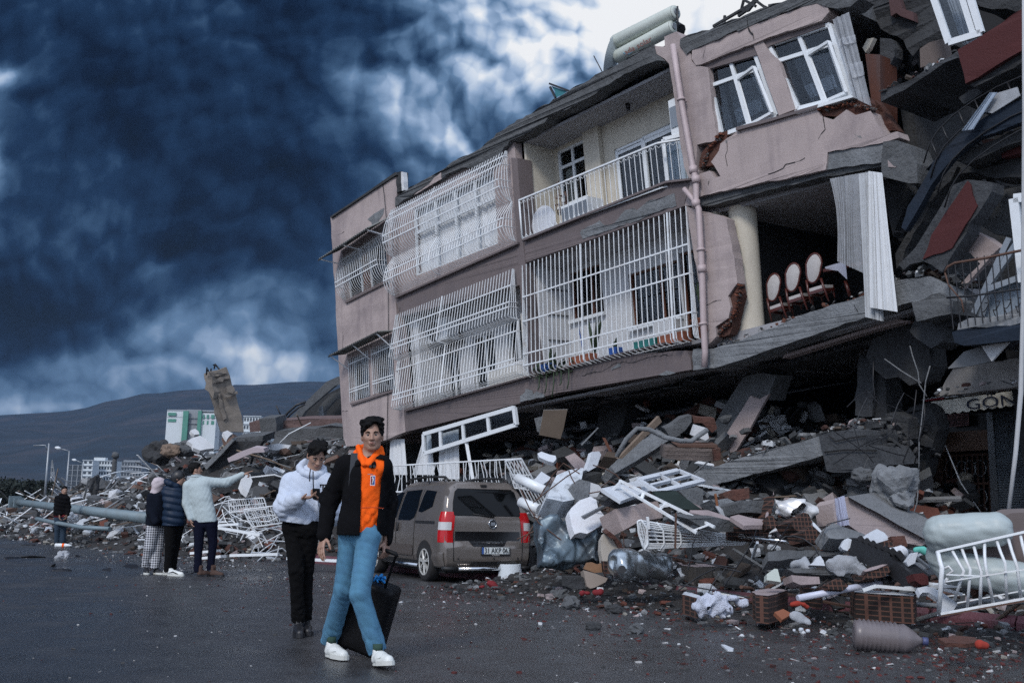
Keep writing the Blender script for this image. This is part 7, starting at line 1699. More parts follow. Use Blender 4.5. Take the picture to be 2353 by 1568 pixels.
drape('lace_band', cu, [FP(x,y,.07) for x, y in ((1925,90),(1964,80),(1968,97),(1929,107))], M_sheer, 3, .035, n=60, seed=7); drape('lace_band', cu, [FP(x,y,.07) for x, y in ((1942,150),(1980,141),(1987,172),(1950,184))], M_sheer, 3, .035, n=60, seed=7)
# roof things
for (p0, p1, r_, lb) in ((PT('3 955,385')[0], PT('3 1490,120')[0], .145, 'upper of the two cream water heater tanks on the roof edge'), (PT('3 975,520')[0], PT('3 1470,255')[0], .14, 'lower cream water heater tank with a faded red and blue logo')):
    a = FP(*p0, -.9); c = FP(*p1, -.9); t = empty('water_tank', a.lerp(c,.5)-FW*r_, lb, 'water tank', 'water heater tanks on the roof'); d_ = (c-a).normalized(); b = MB(); b.tube([a-d_*.05, a-d_*.045, a, c, c+d_*.045, c+d_*.05], [r_*.55,r_*.9,r_,r_,r_*.9,r_*.55], mat('cream_tank_enamel', (.50,.54,.49), .4, var=.08, vs=1.5, stain=.3, ss=1.5, stain_col=(.3,.31,.28)), 28); b.build('drum', t)
    b = MB(); b.tube([c+d_*.05, c+d_*.07], r_*.45, M_grey, 16); b.tube([c+d_*.02, c+d_*.03], r_*.95, M_dark, 24) ; b.build('end_cap', t)
    if 'lower' in lb:
        k = (CP-a).normalized(); k = (k-d_*k.dot(d_)).normalized(); m_ = a.lerp(c,.45)+k*(r_+.004); up2 = d_.cross(k)*-1
        up2 = k.cross(d_); 
        put_text('logo_lettering', 'ada solar', .15, mat('faded_red_print', (.42,.20,.17), .6), m_, d_, up2, t, 1.35, .001)
        b = MB(); ms = a.lerp(c,.27)+k*(r_+.003); b.tube([ms+d_*(-.12*math.cos(tt))+up2*(.02-.08*math.sin(tt))-k*.012*math.sin(tt) for tt in [i*PI/10 for i in range(8)]], .012, mat('faded_blue_print', (.16,.33,.42), .6), 5); b.build('logo_arc', t)
b = MB(); a = FP(*PT('3 1520,60')[0], -.9); c = FP(*PT('3 1525,300')[0], -.9); b.tube([a, c], .02, M_blk, 6); b.tube([FP(*PT('3 1440,230')[0],-1.1), FP(*PT('3 1540,290')[0],-1.1)], .15, M_blk, 10); tag(b.build('tank_pipe'), 'black pipe and bracket at the right ends of the roof water tanks', 'pipe')
b = MB(); c = FP(*PT('3 900,540')[0], -.9); ax_ = (FU*-.75+FW*.35+FN*.55).normalized(); x_ = ax_.cross(FW).normalized(); y_ = x_.cross(ax_)
b.sheet([[c+(x_*math.cos(i*PI/12)+y_*math.sin(i*PI/12))*.45*t-ax_*.16*(1-t*t) for i in range(24)] for t in (.02,.3,.6,.85,1)], mat('dish_grey', (.40,.44,.45), .5, var=.1), closed=True); b.tube([c-y_*.4, c+ax_*.35], .012, M_blk, 5); tag(b.build('satellite_dish'), 'grey satellite dish left of the roof water tanks', 'satellite dish')
b = MB(); 
for s_ in ('3 345,770 520,835', '3 350,800 400,900'): p = [FP(x,y,-.6) for x, y in PT(s_)]; b.bar(p[0], p[1], .04, M_blk)
b.sheet([[FP(x,y,-.62) for x, y in r_] for r_ in (PT('3 360,790 430,815 510,840'), PT('3 395,840 440,850 480,860'), PT('3 400,900 430,885 450,880'))], mat('teal_tarp', (.03,.17,.20), .7, var=.2)); tag(b.build('torn_tarp'), 'small torn teal tarp flapping on the roof edge', 'tarp')
b = MB()
for s_ in ('3 1850,245 1960,180 2080,110 2200,40', '3 2110,80 2130,0 2240,60', '3 2240,-10 2150,100 2080,150', '3 2230,0 2310,60 2353,80', '3 1955,145 1950,210', '3 2100,90 2170,100 2280,-40'):
    p = [FP(x,y,-.4) for x, y in PT(s_)]
    for i in range(len(p)-1): b.bar(p[i], p[i+1], .045, M_dark)
tag(b.build('bent_roof_frame'), 'bent dark steel frame on the broken roof edge above the windows', 'frame')
# loggia things
b = MB(); c = W(-4.17,.38,-.28); b.tube([c-FN*.02, c+FN*.02], .36, mat('marbled_top', (.60,.62,.66), .4, var=.2, vs=8), 28); tag(b.build('round_table_top'), 'white round table top propped behind the balcony railing', 'table top')
cb = empty('balcony_cupboard', W(-3.35,-.02,-.55), 'low white cupboard behind the balcony railing', 'cupboard'); b = MB(); fbox(b, -3.75, -2.95, -.02, .62, -.85, -.40, M_pvc); b.build('cabinet', cb)
for a_ in (-3.72, -3.33): b = MB(); fbox(b, a_, a_+.35, .04, .56, -.40, -.385, M_grey); b.build('door', cb)
def stems(name, label, base, n, h, m, seed, up=None, leafy=0, cat='plant'):
    r = random.Random(seed); up = up or Vector((0,0,1)); b = MB()
    for k in range(n):
        d_ = (up+Vector((r.uniform(-.4,.4), r.uniform(-.4,.4), 0))).normalized(); p = base+Vector((r.uniform(-.08,.08), r.uniform(-.08,.08), 0)); L = h*r.uniform(.5,1); pts = [p]
        for i in range(4): d_ = (d_+Vector((r.uniform(-.2,.2), r.uniform(-.2,.2), 0))).normalized(); p = p+d_*L/4; pts.append(p)
        b.tube(pts, [.010,.008,.006,.004,.002], m, 4)
        for i in range(leafy):
            q_ = pts[r.randint(1,4)]; v = Vector((r.uniform(-1,1), r.uniform(-1,1), r.uniform(-.3,1))).normalized()*.09; w_ = v.cross(Vector((r.uniform(-1,1), 1, 0))).normalized()*.02; b.face([q_, q_+v*.5+w_, q_+v, q_+v*.5-w_], m)
    return tag(b.build(name), label, cat)
stems('dry_plant', 'dry leafless plant in the left corner of the open balcony', W(-3.95,.55,-.6), 9, .75, mat('dry_stem', (.10,.06,.05), .9), 4, leafy=3)
def snake(base, n, h, seed, label):
    r = random.Random(seed); b = MB()
    for k in range(n):
        d_ = Vector((r.uniform(-.25,.25), r.uniform(-.25,.25), 1)).normalized(); w_ = Vector((r.uniform(-1,1), r.uniform(-1,1), 0)).normalized()*.03; L = h*r.uniform(.6,1)
        b.sheet([[base-w_, base+w_], [base-w_*1.3+d_*L*.4, base+w_*1.3+d_*L*.4], [base-w_*.9+d_*L*.8, base+w_*.9+d_*L*.8], [base+d_*L, base+d_*L]], M_leaf)
    return tag(b.build('potted_leaves'), label, 'plant')
def planter(a0, a1, b0, label, m, plant=None):
    b = MB(); fbox(b, a0, a1, b0, b0+.17, -.22, -.02, m); o = tag(b.build('planter'), label, 'planter'); return o
planter(-3.5,-2.9,-2.78,'long terracotta planter at the left of the lower right cage', M_terr); planter(-1.15,-.55,-2.78,'long terracotta planter at the right of the lower right cage', M_terr)
planter(-1.75,-1.2,-2.78,'dark teal planter between two others in the lower right cage', M_teal); planter(-2.4,-2.2,-2.78,'small navy pot with succulents in the lower right cage', M_bluep); planter(-4.35,-4.1,-2.78,'small blue tray at the far left of the lower right cage', M_bluep)
b = MB(); c = W(-.42,-2.6,-.5); b.tube([c-FW*.18, c+FW*.18, c+FW*.2], [.17,.24,.26], M_terr, 16); tag(b.build('flower_pot'), 'big round terracotta pot in the right corner of the cage', 'flower pot')
snake(W(-2.95,-2.6,-.2), 12, .8, 2, 'tall snake plant leaves rising in the lower right cage'); snake(W(-.42,-2.4,-.5), 9, .8, 3, 'tall leaves in the big round terracotta pot'); snake(W(-4.2,-2.7,-.2), 7, .55, 4, 'slim leaves at the far left of the lower right cage'); snake(W(-2.3,-2.65,-.12), 8, .25, 5, 'small succulents in the navy pot')
b = MB(); rr = random.Random(6)
for k in range(170):
    p = W(-3.95+rr.gauss(0,.3), -2.75+rr.uniform(-.15,.12), .06+rr.uniform(-.1,.1)); v = Vector((rr.uniform(-1,1), rr.uniform(-1,1), rr.uniform(-1,1))).normalized()*.06; w_ = v.cross(Vector((0,0,1))).normalized()*.03; b.face([p-v, p+w_, p+v, p-w_], M_leaf)
for k in range(5):
    p = W(-4.25+k*.22, -2.85, .12)
    b.tube([p, p-Vector((0,0,.25)), p-Vector((.03,0,.3+.1*(k % 3)))], .012, M_leaf, 4)
tag(b.build('trailing_plant'), 'dark trailing plant spilling over the ledge under the lower right cage', 'plant')
for a_, m_ in ((-4.05,M_bluep),(-3.75,mat('blue_handle', (.03,.12,.22), .5))): b = MB(); b.tube([W(a_-.2,-1.7,-1.1), W(a_,-2.6,-1.0)], .012, m_, 5); tag(b.build('broom_handle'), 'thin %s broom handle leaning on the white balcony wall' % ('bright blue' if m_ is M_bluep else 'dull blue'), 'broom')
b = MB(); fbox(b, -5.75, -5.6, -2.42, -2.28, -1.0, -.9, M_redp); tag(b.build('red_box'), 'small red packet on the tiled balcony ledge', 'packet')
# ---------------------------------------------------------------- the crushed shop level
fw = empty('leaning_window_frame', FP(1075,1060,.6)-FW*.6, 'long white window frame with four lights, leaning out under the pink building', 'window frame')
Pq = [FP(x,y,.55) for x, y in PT('2 955,1340 1785,1098 1805,1255 958,1518')]
f, q, nn = win(fw, Pq, 0, (.20,.46,.73), (), .085, depth=.07, name='frame')
b = MB(); b.bar(FP(*PT('2 1340,1390')[0],.52), FP(1086,1100,.52), .10, M_pvc, .07); b.build('mullion', fw)
for k, (s_, lb) in enumerate((('0 897,1008 930,1008 936,1090 893,1090', 'white curtain hanging at the far left of the crushed shop floor'), ('0 975,1000 990,998 1000,1090 950,1090', 'white curtain caught on the left end of the leaning window frame'), ('0 1015,995 1052,985 1053,1100 1008,1100', 'white curtain hanging behind the middle of the leaning frame'))):
    o = drape('curtain', None, [FP(x,y,.35 if k else -.2) for x, y in PT(s_)], M_curt, 4+k % 2, .04, n=50, seed=k+60); tag(o, lb, 'curtain')
gridpanel('fallen_railing', 'long white railing with slanting bars lying behind the van roof', '0 888,1070 1196,1053 1206,1120 884,1130', 18.6, 34, 1, seed=3, sk=.015, r=.010, cat='railing')
gridpanel('fallen_grille', 'tall white window grille leaning between the van and the rubble', '0 1160,1058 1197,1053 1282,1203 1226,1185', 15.6, 6, 4, gx=.3, seed=4, sk=.0, r=.010)
chip('hanging_panel', 'brown board hanging under the floor, edged in white', 'board', '8 290,530 510,525 475,700 445,797 250,760', 18.6, .04, mat('brown_board', (.10,.075,.055), .8, var=.3, vs=3), mside=M_pvc)
chip('hanging_panel', 'grey board behind the brown hanging board', 'board', '8 205,610 280,590 250,735 232,730', 18.9, .04, M_lconc)
chip('fallen_beam', 'long pale plastered beam fallen diagonally on the central rubble', 'beam', '8 905,1045 1000,950 1150,850 1330,705 1400,745 1465,790 1200,960 950,1108', 14.9, .35, M_lconc, gx=.3, gy=.5, amp=.008)
chip('concrete_piece', 'grey broken concrete beam end above the long pale beam', 'concrete piece', '8 1400,700 1560,600 1650,580 1650,640 1590,720 1500,785 1460,790', 15.2, .3, M_conc, amp=.02)
chip('plank', 'long weathered plank crossing the pale fallen beam', 'plank', '8 975,978 1350,588 1378,640 1012,978', 14.5, .06, M_dwood, gx=.3)
chip('plank', 'short brown plank standing by the dark concrete column', 'plank', '8 830,785 860,790 920,915 890,910', 15.4, .04, M_wood); chip('plank', 'thin pale lath leaning on the dark column foot', 'plank', '8 632,850 790,690 796,697 642,858', 16.0, .03, M_lconc)
bw = empty('brick_wall_piece', PX(1600,1040,14.6), 'fallen piece of brown brick wall with a rusty strip on top, under the leaning column', 'wall piece')
chip('masonry', None, None, '8 1410,870 1525,875 1840,885 1890,890 1915,990 1850,1005 1500,985 1400,975', 14.6, .45, mat('old_brick', (.13,.105,.095), .95, var=.35, vs=5, bump=1.5, bs=14, stain=.4), amp=.012, parent=bw)
chip('top_strip', None, None, '8 1500,848 1890,852 1885,878 1530,872', 14.6, .4, M_rust, parent=bw); chip('side_block', None, None, '8 1850,895 1915,880 1918,985 1860,1000', 14.5, .3, M_brick, amp=.02, parent=bw)
b = MB()
for y in (915, 950): p, n = plane_pts('8 1410,%d 1840,%d 1840,%d 1410,%d' % (y-8, y+2, y+6, y-4), 14.58); b.face(p, M_black); b.cut()
b.build('mortar_joint', bw)
b = MB(); b.tube([PX(*p, 14.2) for p in PT('8 960,960 1050,800 1150,700 1260,710 1400,780 1550,815 1650,815 1740,750 1800,710')], .035, M_lconc, 8); tag(b.build('loose_hose'), 'pale corrugated hose looping over the fallen beam', 'hose')
chip('white_block', 'white painted block beside the foot of the leaning column', 'block', '8 1685,670 1790,700 1810,790 1780,810 1655,765', 14.8, .2, M_white, amp=.01)
chip('brick_piece', 'broken brick block above the white block by the column', 'brick piece', '8 1660,585 1860,605 1885,700 1840,740 1750,650 1670,650', 15.2, .3, M_brick, amp=.03)
def rg(lst, name, cat, grp=None):
    for s_, d, th, m, gx, gy, am, lb in lst: chip(name, lb, cat, s_, d, th, m, gx, gy, am, seed=len(lb)*7, group=grp)
M_pinkc = mat('pink_rubble', (.29,.235,.235), .95, var=.15, vs=4, bump=.5, bs=40, stain=.3, ss=3, stain_col=(.12,.10,.10)); M_wp = mat('broken_white_plaster', (.50,.53,.57), .9, var=.08, vs=6, bump=.3, bs=40, stain=.3, ss=3, stain_col=(.27,.28,.29))
rg([
 ('8 235,930 270,912 400,950 408,980 380,1012 330,1000 250,965', 15.8, .08, M_wp, 0, .8, .012, 'white plaster flake on the upper left of the central rubble'),
 ('8 700,1095 680,1080 735,915 800,910 820,940 780,1050', 14.6, .10, M_wp, .4, .3, .01, 'tall rounded white plaster slab left of the fallen beam'),
 ('8 320,1340 410,1130 530,1080 655,1062 640,1160 600,1280 600,1345 470,1372', 14.0, .35, mat('dusty_white_enamel', (.55,.59,.63), .5, var=.1, vs=4, stain=.7, ss=6, stain_col=(.10,.10,.10)), .4, .9, .006, 'big dusty white appliance lying on its back beside the van'),
 ('8 565,1225 620,1165 720,1190 700,1330 612,1376', 13.8, .3, M_lconc, .3, .3, .004, 'grey white box leaning against the dusty appliance'),
 ('8 720,1195 800,1220 825,1255 780,1330 705,1335', 13.9, .2, M_white, .2, .2, .006, 'small light box beside the grey white box'),
 ('10 525,10 545,-40 620,-110 720,-145 775,-115 790,-40 845,25 862,90 800,130 740,168 690,196 625,184 575,202 548,120', 13.2, .16, mat('white_plaster_wall', (.66,.68,.72), .9, var=.06, vs=3, bump=.3, bs=30, stain=.25, ss=3, stain_col=(.52,.44,.44)), .2, .4, .012, 'large bright white broken wall piece right of the van'),
 ('8 650,1512 855,1408 872,1420 668,1536', 13.0, .05, M_grey, .3, 0, 0, 'short steel channel lying on the bright white wall piece'),
 ('8 190,1180 270,1095 365,1155 270,1225', 15.0, .2, M_wp, .3, .8, .006, 'white ribbed box above the long pipes by the van'),
 ('10 820,250 850,190 890,175 960,235 985,300 985,380 900,455 832,452 815,350', 12.7, .14, mat('beige_plaster', (.36,.33,.29), .9, var=.08, bump=.3), .1, .2, .012, 'beige plaster wall fragment with a torn brown top'),
 ('10 860,195 900,178 950,220 1010,290 1015,325 985,335 950,255 900,235', 12.6, .2, M_brick, .1, 0, .02, 'torn brown brick edge over the beige wall fragment'),
 ('8 945,1440 1120,1405 1330,1345 1380,1470 1385,1520 1160,1560 10 1020,168', 12.9, .4, M_beam, .3, .3, .01, 'big beige cushion-like panel under the white door'),
 ('8 885,1420 930,1380 1330,1320 1345,1350 1100,1405 960,1440', 12.9, .2, M_blk, .3, 0, .01, 'black edge strip along the beige panel'),
 ('8 1490,1320 1560,1340 1720,1410 1750,1440 1600,1420 1500,1370', 12.9, .1, M_pinkc, .3, .3, .01, 'pink plaster slab behind the long white frame'),
 ('8 1300,1275 1500,1270 1640,1370 1740,1440 1640,1450 1450,1400 1330,1330', 12.8, .05, mat('dark_green_cloth', (.018,.030,.027), .9, var=.4), .3, .2, .02, 'dark green tarpaulin rag under the white door'),
 ('8 1530,1270 1620,1250 1700,1235 1755,1260 1760,1430 1700,1420 1600,1340', 13.1, .12, M_conc, .2, .3, .015, 'grey concrete slab leaning behind the pink slab'),
 ('8 1800,1280 1945,1255 2000,1300 1960,1340 1820,1310', 13.2, .08, M_lconc, .3, .6, .01, 'pale flat stone right of the white door corner'),
 ('8 1830,1350 1980,1340 2078,1390 2065,1460 1990,1480 1900,1420', 12.6, .25, M_lconc, .3, .3, .015, 'pale concrete block on the right of the central rubble'),
 ('8 1940,1290 2180,1245 2182,1340 2080,1365 1960,1340', 13.1, .3, M_brick, .2, .2, .02, 'brick and plaster lump below the lower concrete slab'),
 ('8 2075,1385 2100,1358 2353,1355 11 160,180 162,265 0,295 8 2300,1480 2090,1475', 12.3, .35, M_conc, .3, .2, .012, 'long grey kerb-like concrete beam below the lower slab'),
 ('8 1860,1305 1880,1300 1900,1420 1880,1425', 12.5, .03, mat('orange_brown_wood', (.20,.075,.03), .7), 0, 0, 0, 'short orange brown stake standing in the rubble'),
 ('8 1870,1410 1900,1412 2000,1500 1990,1530 1920,1490', 12.4, .03, M_sheer, 0, .3, .01, 'white plastic bag scrap by the orange brown stake'),
 ('8 1635,1450 1800,1450 2035,1540 10 2035,80 1900,50 1640,0', 12.0, .06, M_pinkc, .3, 1.2, .01, 'wide pink topped slab behind the white wire rack'),
 ('10 1620,60 1900,52 2038,85 2035,178 1935,182 1800,150', 11.8, .35, M_conc, .3, 0, .015, 'dark broken face of the wide pink topped slab'),
], 'rubble_piece', 'rubble piece')
def block(name, label, s, z, h, m, mside, cat='wall block', grp=None, amp=.012, seed=1):
    pts = [GR(x,y,z) for x, y in PT(s)]; b = MB(); p = jag(pts, amp, .1, seed); p = [Vector((v.x, v.y, z)) for v in p]; b.slab([v for v in p], (0,0,-h), mside); k = len(p)
    b2 = MB(); b2.face([v+Vector((0,0,.004)) for v in p] if (p[1]-p[0]).cross(p[2]-p[0]).z > 0 else [v+Vector((0,0,.004)) for v in reversed(p)], m); t = empty(name, sum(p, Vector((0,0,0)))/k-Vector((0,0,h)), label, cat, grp); b.build('masonry', t); b2.build('plaster_face', t); return t
def hollow():
    m = bpy.data.materials.new('hollow_brick'); m.use_nodes = True; nt = m.node_tree; NX.nt = nt; b = nt.nodes['Principled BSDF']; tc = nt.nodes.new('ShaderNodeTexCoord'); P = NX(tc.outputs['Object']); sp_ = nt.nodes.new('ShaderNodeSeparateXYZ'); nt.links.new(P.s, sp_.inputs[0]); X, Y, Z = (NX(o) for o in sp_.outputs)
    fx = nm('FRACT', nm('MULTIPLY', nm('ADD', X, nm('MULTIPLY', Y, .45)), 19)); fz = nm('FRACT', nm('MULTIPLY', Z, 21)); k = nm('MULTIPLY', nm('GREATER_THAN', fx, .24), nm('GREATER_THAN', fz, .24)); n_ = noise_n(P, 8, 4, .6)
    col = mixc(k, mixc(n_, (.12,.05,.032), (.06,.033,.026)), (.012,.008,.007)); nt.links.new(col.s, b.inputs['Base Color']); b.inputs['Roughness'].default_value = .95
    bn = nt.nodes.new('ShaderNodeBump'); bn.inputs['Strength'].default_value = 1; bn.inputs['Distance'].default_value = .03; NX.lk(nm('SUBTRACT', 1.0, k), bn.inputs['Height']); nt.links.new(bn.outputs[0], b.inputs['Normal']); return m
M_hol = hollow()
block('wall_block', 'large pink topped wall block on the pavement right of the crushed tank', '10 1480,440 1560,420 1740,398 1900,440 1988,488 1840,500 1690,505 1560,490', .42, .34, M_pinkc, mat('dark_wall_side', (.06,.055,.05), .95, var=.4, vs=6, bump=1, bs=20), amp=.015)
chip('rubble_piece', 'hollow brick face under a pale plaster top, right of the wire rack', 'rubble piece', '10 2120,120 2353,110 11 60,130 60,190 10 2353,230 2130,210', 12.0, .4, M_hol, .2, .2, .012)
chip('rubble_piece', 'pale plaster top over hollow bricks, right of the wire rack', 'rubble piece', '10 2005,40 2080,20 2353,85 11 50,100 55,130 10 2300,118 2130,122', 12.05, .05, M_pinkc, .2, 2.2, .01)
block('wall_block', 'small dark block with a white top by the fluffy filling', '10 1560,755 1600,730 1725,765 1700,790', .26, .2, M_wp, M_hol)
block('wall_block', 'long brick wall strip with a white top beside the water bottle', '11 750,1005 900,1008 1360,1045 1340,1066 1000,1045 800,1030', .36, .26, M_wp, M_hol)
block('wall_block', 'hollow brick block with a pink top at the left of the orange cloth', '10 2205,730 2353,700 11 100,1000 180,1010 60,1050 10 2353,770 2240,760', .34, .26, M_pinkc, M_hol)
block('wall_block', 'brick pile with a pale top below the shiny crushed tank', '10 1990,470 2100,455 2170,470 2160,485 2030,492', .40, .3, M_pinkc, M_brick)
block('wall_block', 'low brick with a white top left of the white pipe', '11 290,970 340,958 500,985 480,1000 330,985', .36, .2, M_wp, M_hol)
rg([
 ('11 820,600 870,530 950,470 1000,445 1070,480 1120,540 1010,575 915,610', 10.6, .10, M_wp, .2, .3, .01, 'bluish white domed plaster piece on the right rubble'),
 ('11 668,608 700,545 735,530 772,545 790,585 760,610 730,648 690,635', 10.5, .08, M_wp, 0, .2, .008, 'small white plaster piece left of the domed one'),
 ('11 380,778 430,740 445,705 480,690 510,735 526,785', 10.3, .08, M_wp, 0, .2, .008, 'pointed white plaster piece above the plastic sheet'),
 ('11 -10,860 60,810 90,815 120,935 60,925 -10,915', 10.0, .12, mat('greenish_plaster', (.42,.46,.42), .9, var=.1), 0, .2, .01, 'pale greenish plaster piece standing at the middle of the right rubble'),
 ('11 1370,990 1450,972 1520,985 1610,1035 1672,1078 1560,1080 1480,1030 1420,1030 1400,1050', 9.4, .05, M_wp, .1, .5, .008, 'white curved plaster piece behind the bent railing corner'),
 ('11 1575,1085 1600,1075 1690,1085 1742,1135 1700,1200 1640,1222 1580,1218', 9.1, .05, M_wp, .1, .4, .008, 'white plaster piece leaning under the bent railing corner'),
 ('11 410,385 430,395 500,470 580,565 560,565 470,500 420,450', 11.2, .05, M_wp, 0, .3, .008, 'narrow white plaster strip leaning on hollow bricks'),
 ('11 205,385 330,295 375,310 412,395 350,450 290,485 240,440', 11.3, .3, M_hol, .2, .2, .015, 'tilted hollow brick lump left of the towel'),
 ('11 320,480 405,410 480,480 545,560 430,580 350,560', 11.1, .3, M_hol, .2, .2, .015, 'second hollow brick lump below the tilted one'),
 ('11 -10,330 40,320 95,400 60,440 0,440', 11.5, .25, M_hol, 0, .2, .015, 'hollow brick lump below the grey kerb-like beam'),
 ('11 920,610 1020,575 1110,545 1160,580 1150,640 1080,690 1000,650', 10.5, .25, M_hol, .1, .2, .012, 'hollow bricks under the bluish domed plaster'),
 ('11 1130,515 1255,508 1285,600 1200,640 1160,600', 10.6, .2, M_brick, .1, .2, .012, 'ribbed red brick beside the domed plaster'),
 ('11 905,850 1000,810 1100,785 1130,830 1080,880 960,905 910,900', 9.9, .25, M_hol, .1, .2, .012, 'broken orange hollow brick below the black shutter box'),
 ('11 875,830 940,800 1050,772 1100,772 1000,815 900,838', 9.9, .06, M_pinkc, .1, .4, .008, 'pale plaster cap on the broken orange hollow brick'),
 ('11 500,455 600,390 700,430 890,495 860,530 640,540 560,530', 11.0, .2, M_lconc, .2, .6, .012, 'grey pointed slab lying before the towel'),
 ('11 0,660 200,640 640,640 700,655 560,690 250,720 0,740', 10.9, .15, M_conc, .2, .6, .012, 'long low grey slab across the middle of the right rubble'),
 ('11 170,810 330,805 600,830 740,850 780,900 600,870 250,850', 10.3, .15, M_conc, .1, .3, .012, 'thin broken grey slab edge below the plastic sheet'),
 ('11 215,870 470,885 480,950 300,960 230,930', 10.0, .2, M_pinkc, .1, .2, .012, 'pink stucco chunk under the thin grey slab edge'),
 ('11 530,960 650,890 740,970 700,1010 560,1000', 9.9, .2, M_hol, .1, .2, .012, 'dark hollow brick chunk left of the white pipe end'),
 ('11 1330,860 1430,850 1470,880 1480,960 1410,960 1350,920', 9.6, .12, M_red, .1, .2, .01, 'dark red curved tile fragment behind the bent railing'),
 ('11 60,1210 140,1180 225,1225 130,1280', 9.3, .04, mat('orange_tile', (.20,.07,.035), .9, var=.2), .1, .5, .008, 'flat orange roof tile piece at the front edge of the rubble'),
 ('11 1490,760 1600,770 1600,795 1500,790', 9.6, .05, mat('dusty_blue', (.10,.15,.24), .7), 0, .2, 0, 'small blue plastic piece left of the sofa'),
 ('11 1480,715 1580,705 1590,750 1500,750', 9.7, .05, M_wp, 0, .2, .008, 'little white board left of the sofa'),
 ('11 1270,750 1330,670 1380,660 1350,760 1290,790', 9.9, .08, M_wp, 0, .1, .01, 'upright whitish rubble bit by the turquoise cloth'),
 ('11 1800,930 1870,920 1930,1050 1880,1070 1820,1000', 9.3, .08, M_conc, 0, .2, .012, 'grey shard seen through the bent white railing'),
 ('11 1870,950 1960,925 2060,980 2020,1040 1920,1040', 9.2, .15, M_brick, 0, .2, .02, 'orange brown brick shards behind the bent white railing'),
 ('11 2140,1095 2200,1070 2255,1060 2260,1100 2190,1115', 8.9, .04, M_wp, 0, .3, .006, 'pale chip inside the bent railing at its right'),
 ('11 1640,1490 1700,1420 1900,1440 1960,1480 1820,1500', 7.5, .03, M_brick, 0, 1.5, .012, 'flat red brown tiles on the road edge at lower right'),
 ('11 1560,1450 1640,1440 1690,1490 1640,1500', 7.8, .03, M_brick, 0, 1.2, .01, 'small red tile left of the flat tiles at lower right'),
 ('10 1920,1210 1960,1215 2037,1248 2030,1262 1980,1260', 7.3, .012, M_wp, 0, 3, .003, 'white pointed plaster chip alone on the asphalt'),
 ('10 655,530 760,560 840,590 880,605 860,640 760,690 720,700 690,680 670,600', 12.2, .15, mat('tan_plaster', (.24,.20,.17), .95, var=.1), .1, .2, .012, 'tan plaster chunk standing under the beige wall fragment'),
 ('10 500,590 640,590 680,610 690,700 560,705 500,680', 12.2, .25, M_dark, .1, .1, .01, 'dark square concrete block left of the tan chunk'),
 ('10 830,450 900,452 905,560 850,570', 12.3, .2, M_hol, 0, .1, .01, 'hollow brick beside the shiny crushed tank'),
 ('10 660,520 690,465 740,460 790,480 820,470 830,550 760,555', 12.4, .15, mat('torn_boards', (.20,.11,.06), .9, var=.4, vs=10), 0, .1, .03, 'torn brown cardboard and brick bits over the tan chunk'),
], 'rubble_piece', 'rubble piece')
# white panelled door with four lights
dr = empty('broken_door', PX(1500,1110,13.4), 'white panelled door with four empty lights lying on the central rubble', 'door')
chip('panel', None, None, '8 820,1250 1150,1180 1180,1185 1275,1268 1000,1366', 13.2, .045, M_wp, gx=.6, gy=2.2, parent=dr)
p, n = plane_pts('8 1165,1176 1528,1087 1755,1182 1345,1286', 13.6, .6, 2.2); b = MB()
def qd(u, v): return p[0].lerp(p[1],u).lerp(p[3].lerp(p[2],u),v)
for a, c in (((0,0),(1,0)),((1,0),(1,1)),((1,1),(0,1)),((0,1),(0,0)),((.5,0),(.5,1)),((0,.5),(1,.5))): b.bar(qd(*a), qd(*c), .075 if a != (.5,0) and a != (0,.5) else .04, M_wp, .045, up=n)
b.build('light_frame', dr)
# long ladder like white frame
b = MB(); bars = [(PX(*PT('8 990,1178')[0],13.0), PX(*PT('10 1860,135')[0],11.6)), (PX(*PT('8 1010,1240')[0],12.9), PX(*PT('10 1700,190')[0],11.6)), (PX(*PT('8 900,1290')[0],12.9), PX(*PT('8 1010,1180')[0],13.0))]
for a, c in bars: b.bar(a, c, .03, M_wmet, .03)
for t in (.28,.52,.74,.95): b.bar(bars[0][0].lerp(bars[0][1],t), bars[1][0].lerp(bars[1][1],t), .045, M_wmet, .02)
tag(b.build('long_white_frame'), 'long white metal frame slanting down over the central rubble', 'frame')
# white wire rack
rk = empty('wire_rack', PX(1600,1250,11.9), 'long white wire rack lying on its side in the rubble', 'rack'); E0 = [PX(x,y,11.9) for x, y in PT('10 1155,85 1185,72 1240,150 1250,290 1215,345 1165,190')]; E1 = [PX(x,y,12.3) for x, y in PT('10 2060,225 2080,222 2150,255 2160,280 2120,300 2060,255')]
b = MB()
def lp(P, t): t = (t % 1)*len(P); i = int(t); return P[i].lerp(P[(i+1) % len(P)], t-i)
for k in range(22): b.tube([lp(E0,k/22), lp(E0,k/22).lerp(lp(E1,k/22),.5), lp(E1,k/22)], .009, M_wmet, 4, caps=False)
b.build('long_wires', rk); b = MB()
for t, r_ in ((0,.015),(.16,.013),(.33,.013),(.7,.010)): b.tube([lp(E0,k/18).lerp(lp(E1,k/18),t) for k in range(18)], r_, M_wmet, 5, closed=True); b.cut()
b.build('hoop', rk); b = MB()
for k in range(14): b.tube([lp(E0,.0+k/28), lp(E0,1-.0-k/28)], .006, M_wmet, 4, caps=False)
b.build('end_wires', rk)
b = MB(); b.bar(PX(*PT('10 1245,45')[0],11.8), PX(*PT('10 1255,150')[0],11.8), .05, M_wmet, .03); b.cut(); b.bar(PX(*PT('8 1505,1480')[0],11.7), PX(*PT('10 1500,330')[0],11.7), .04, M_rust, .02); b.build('upright', rk)
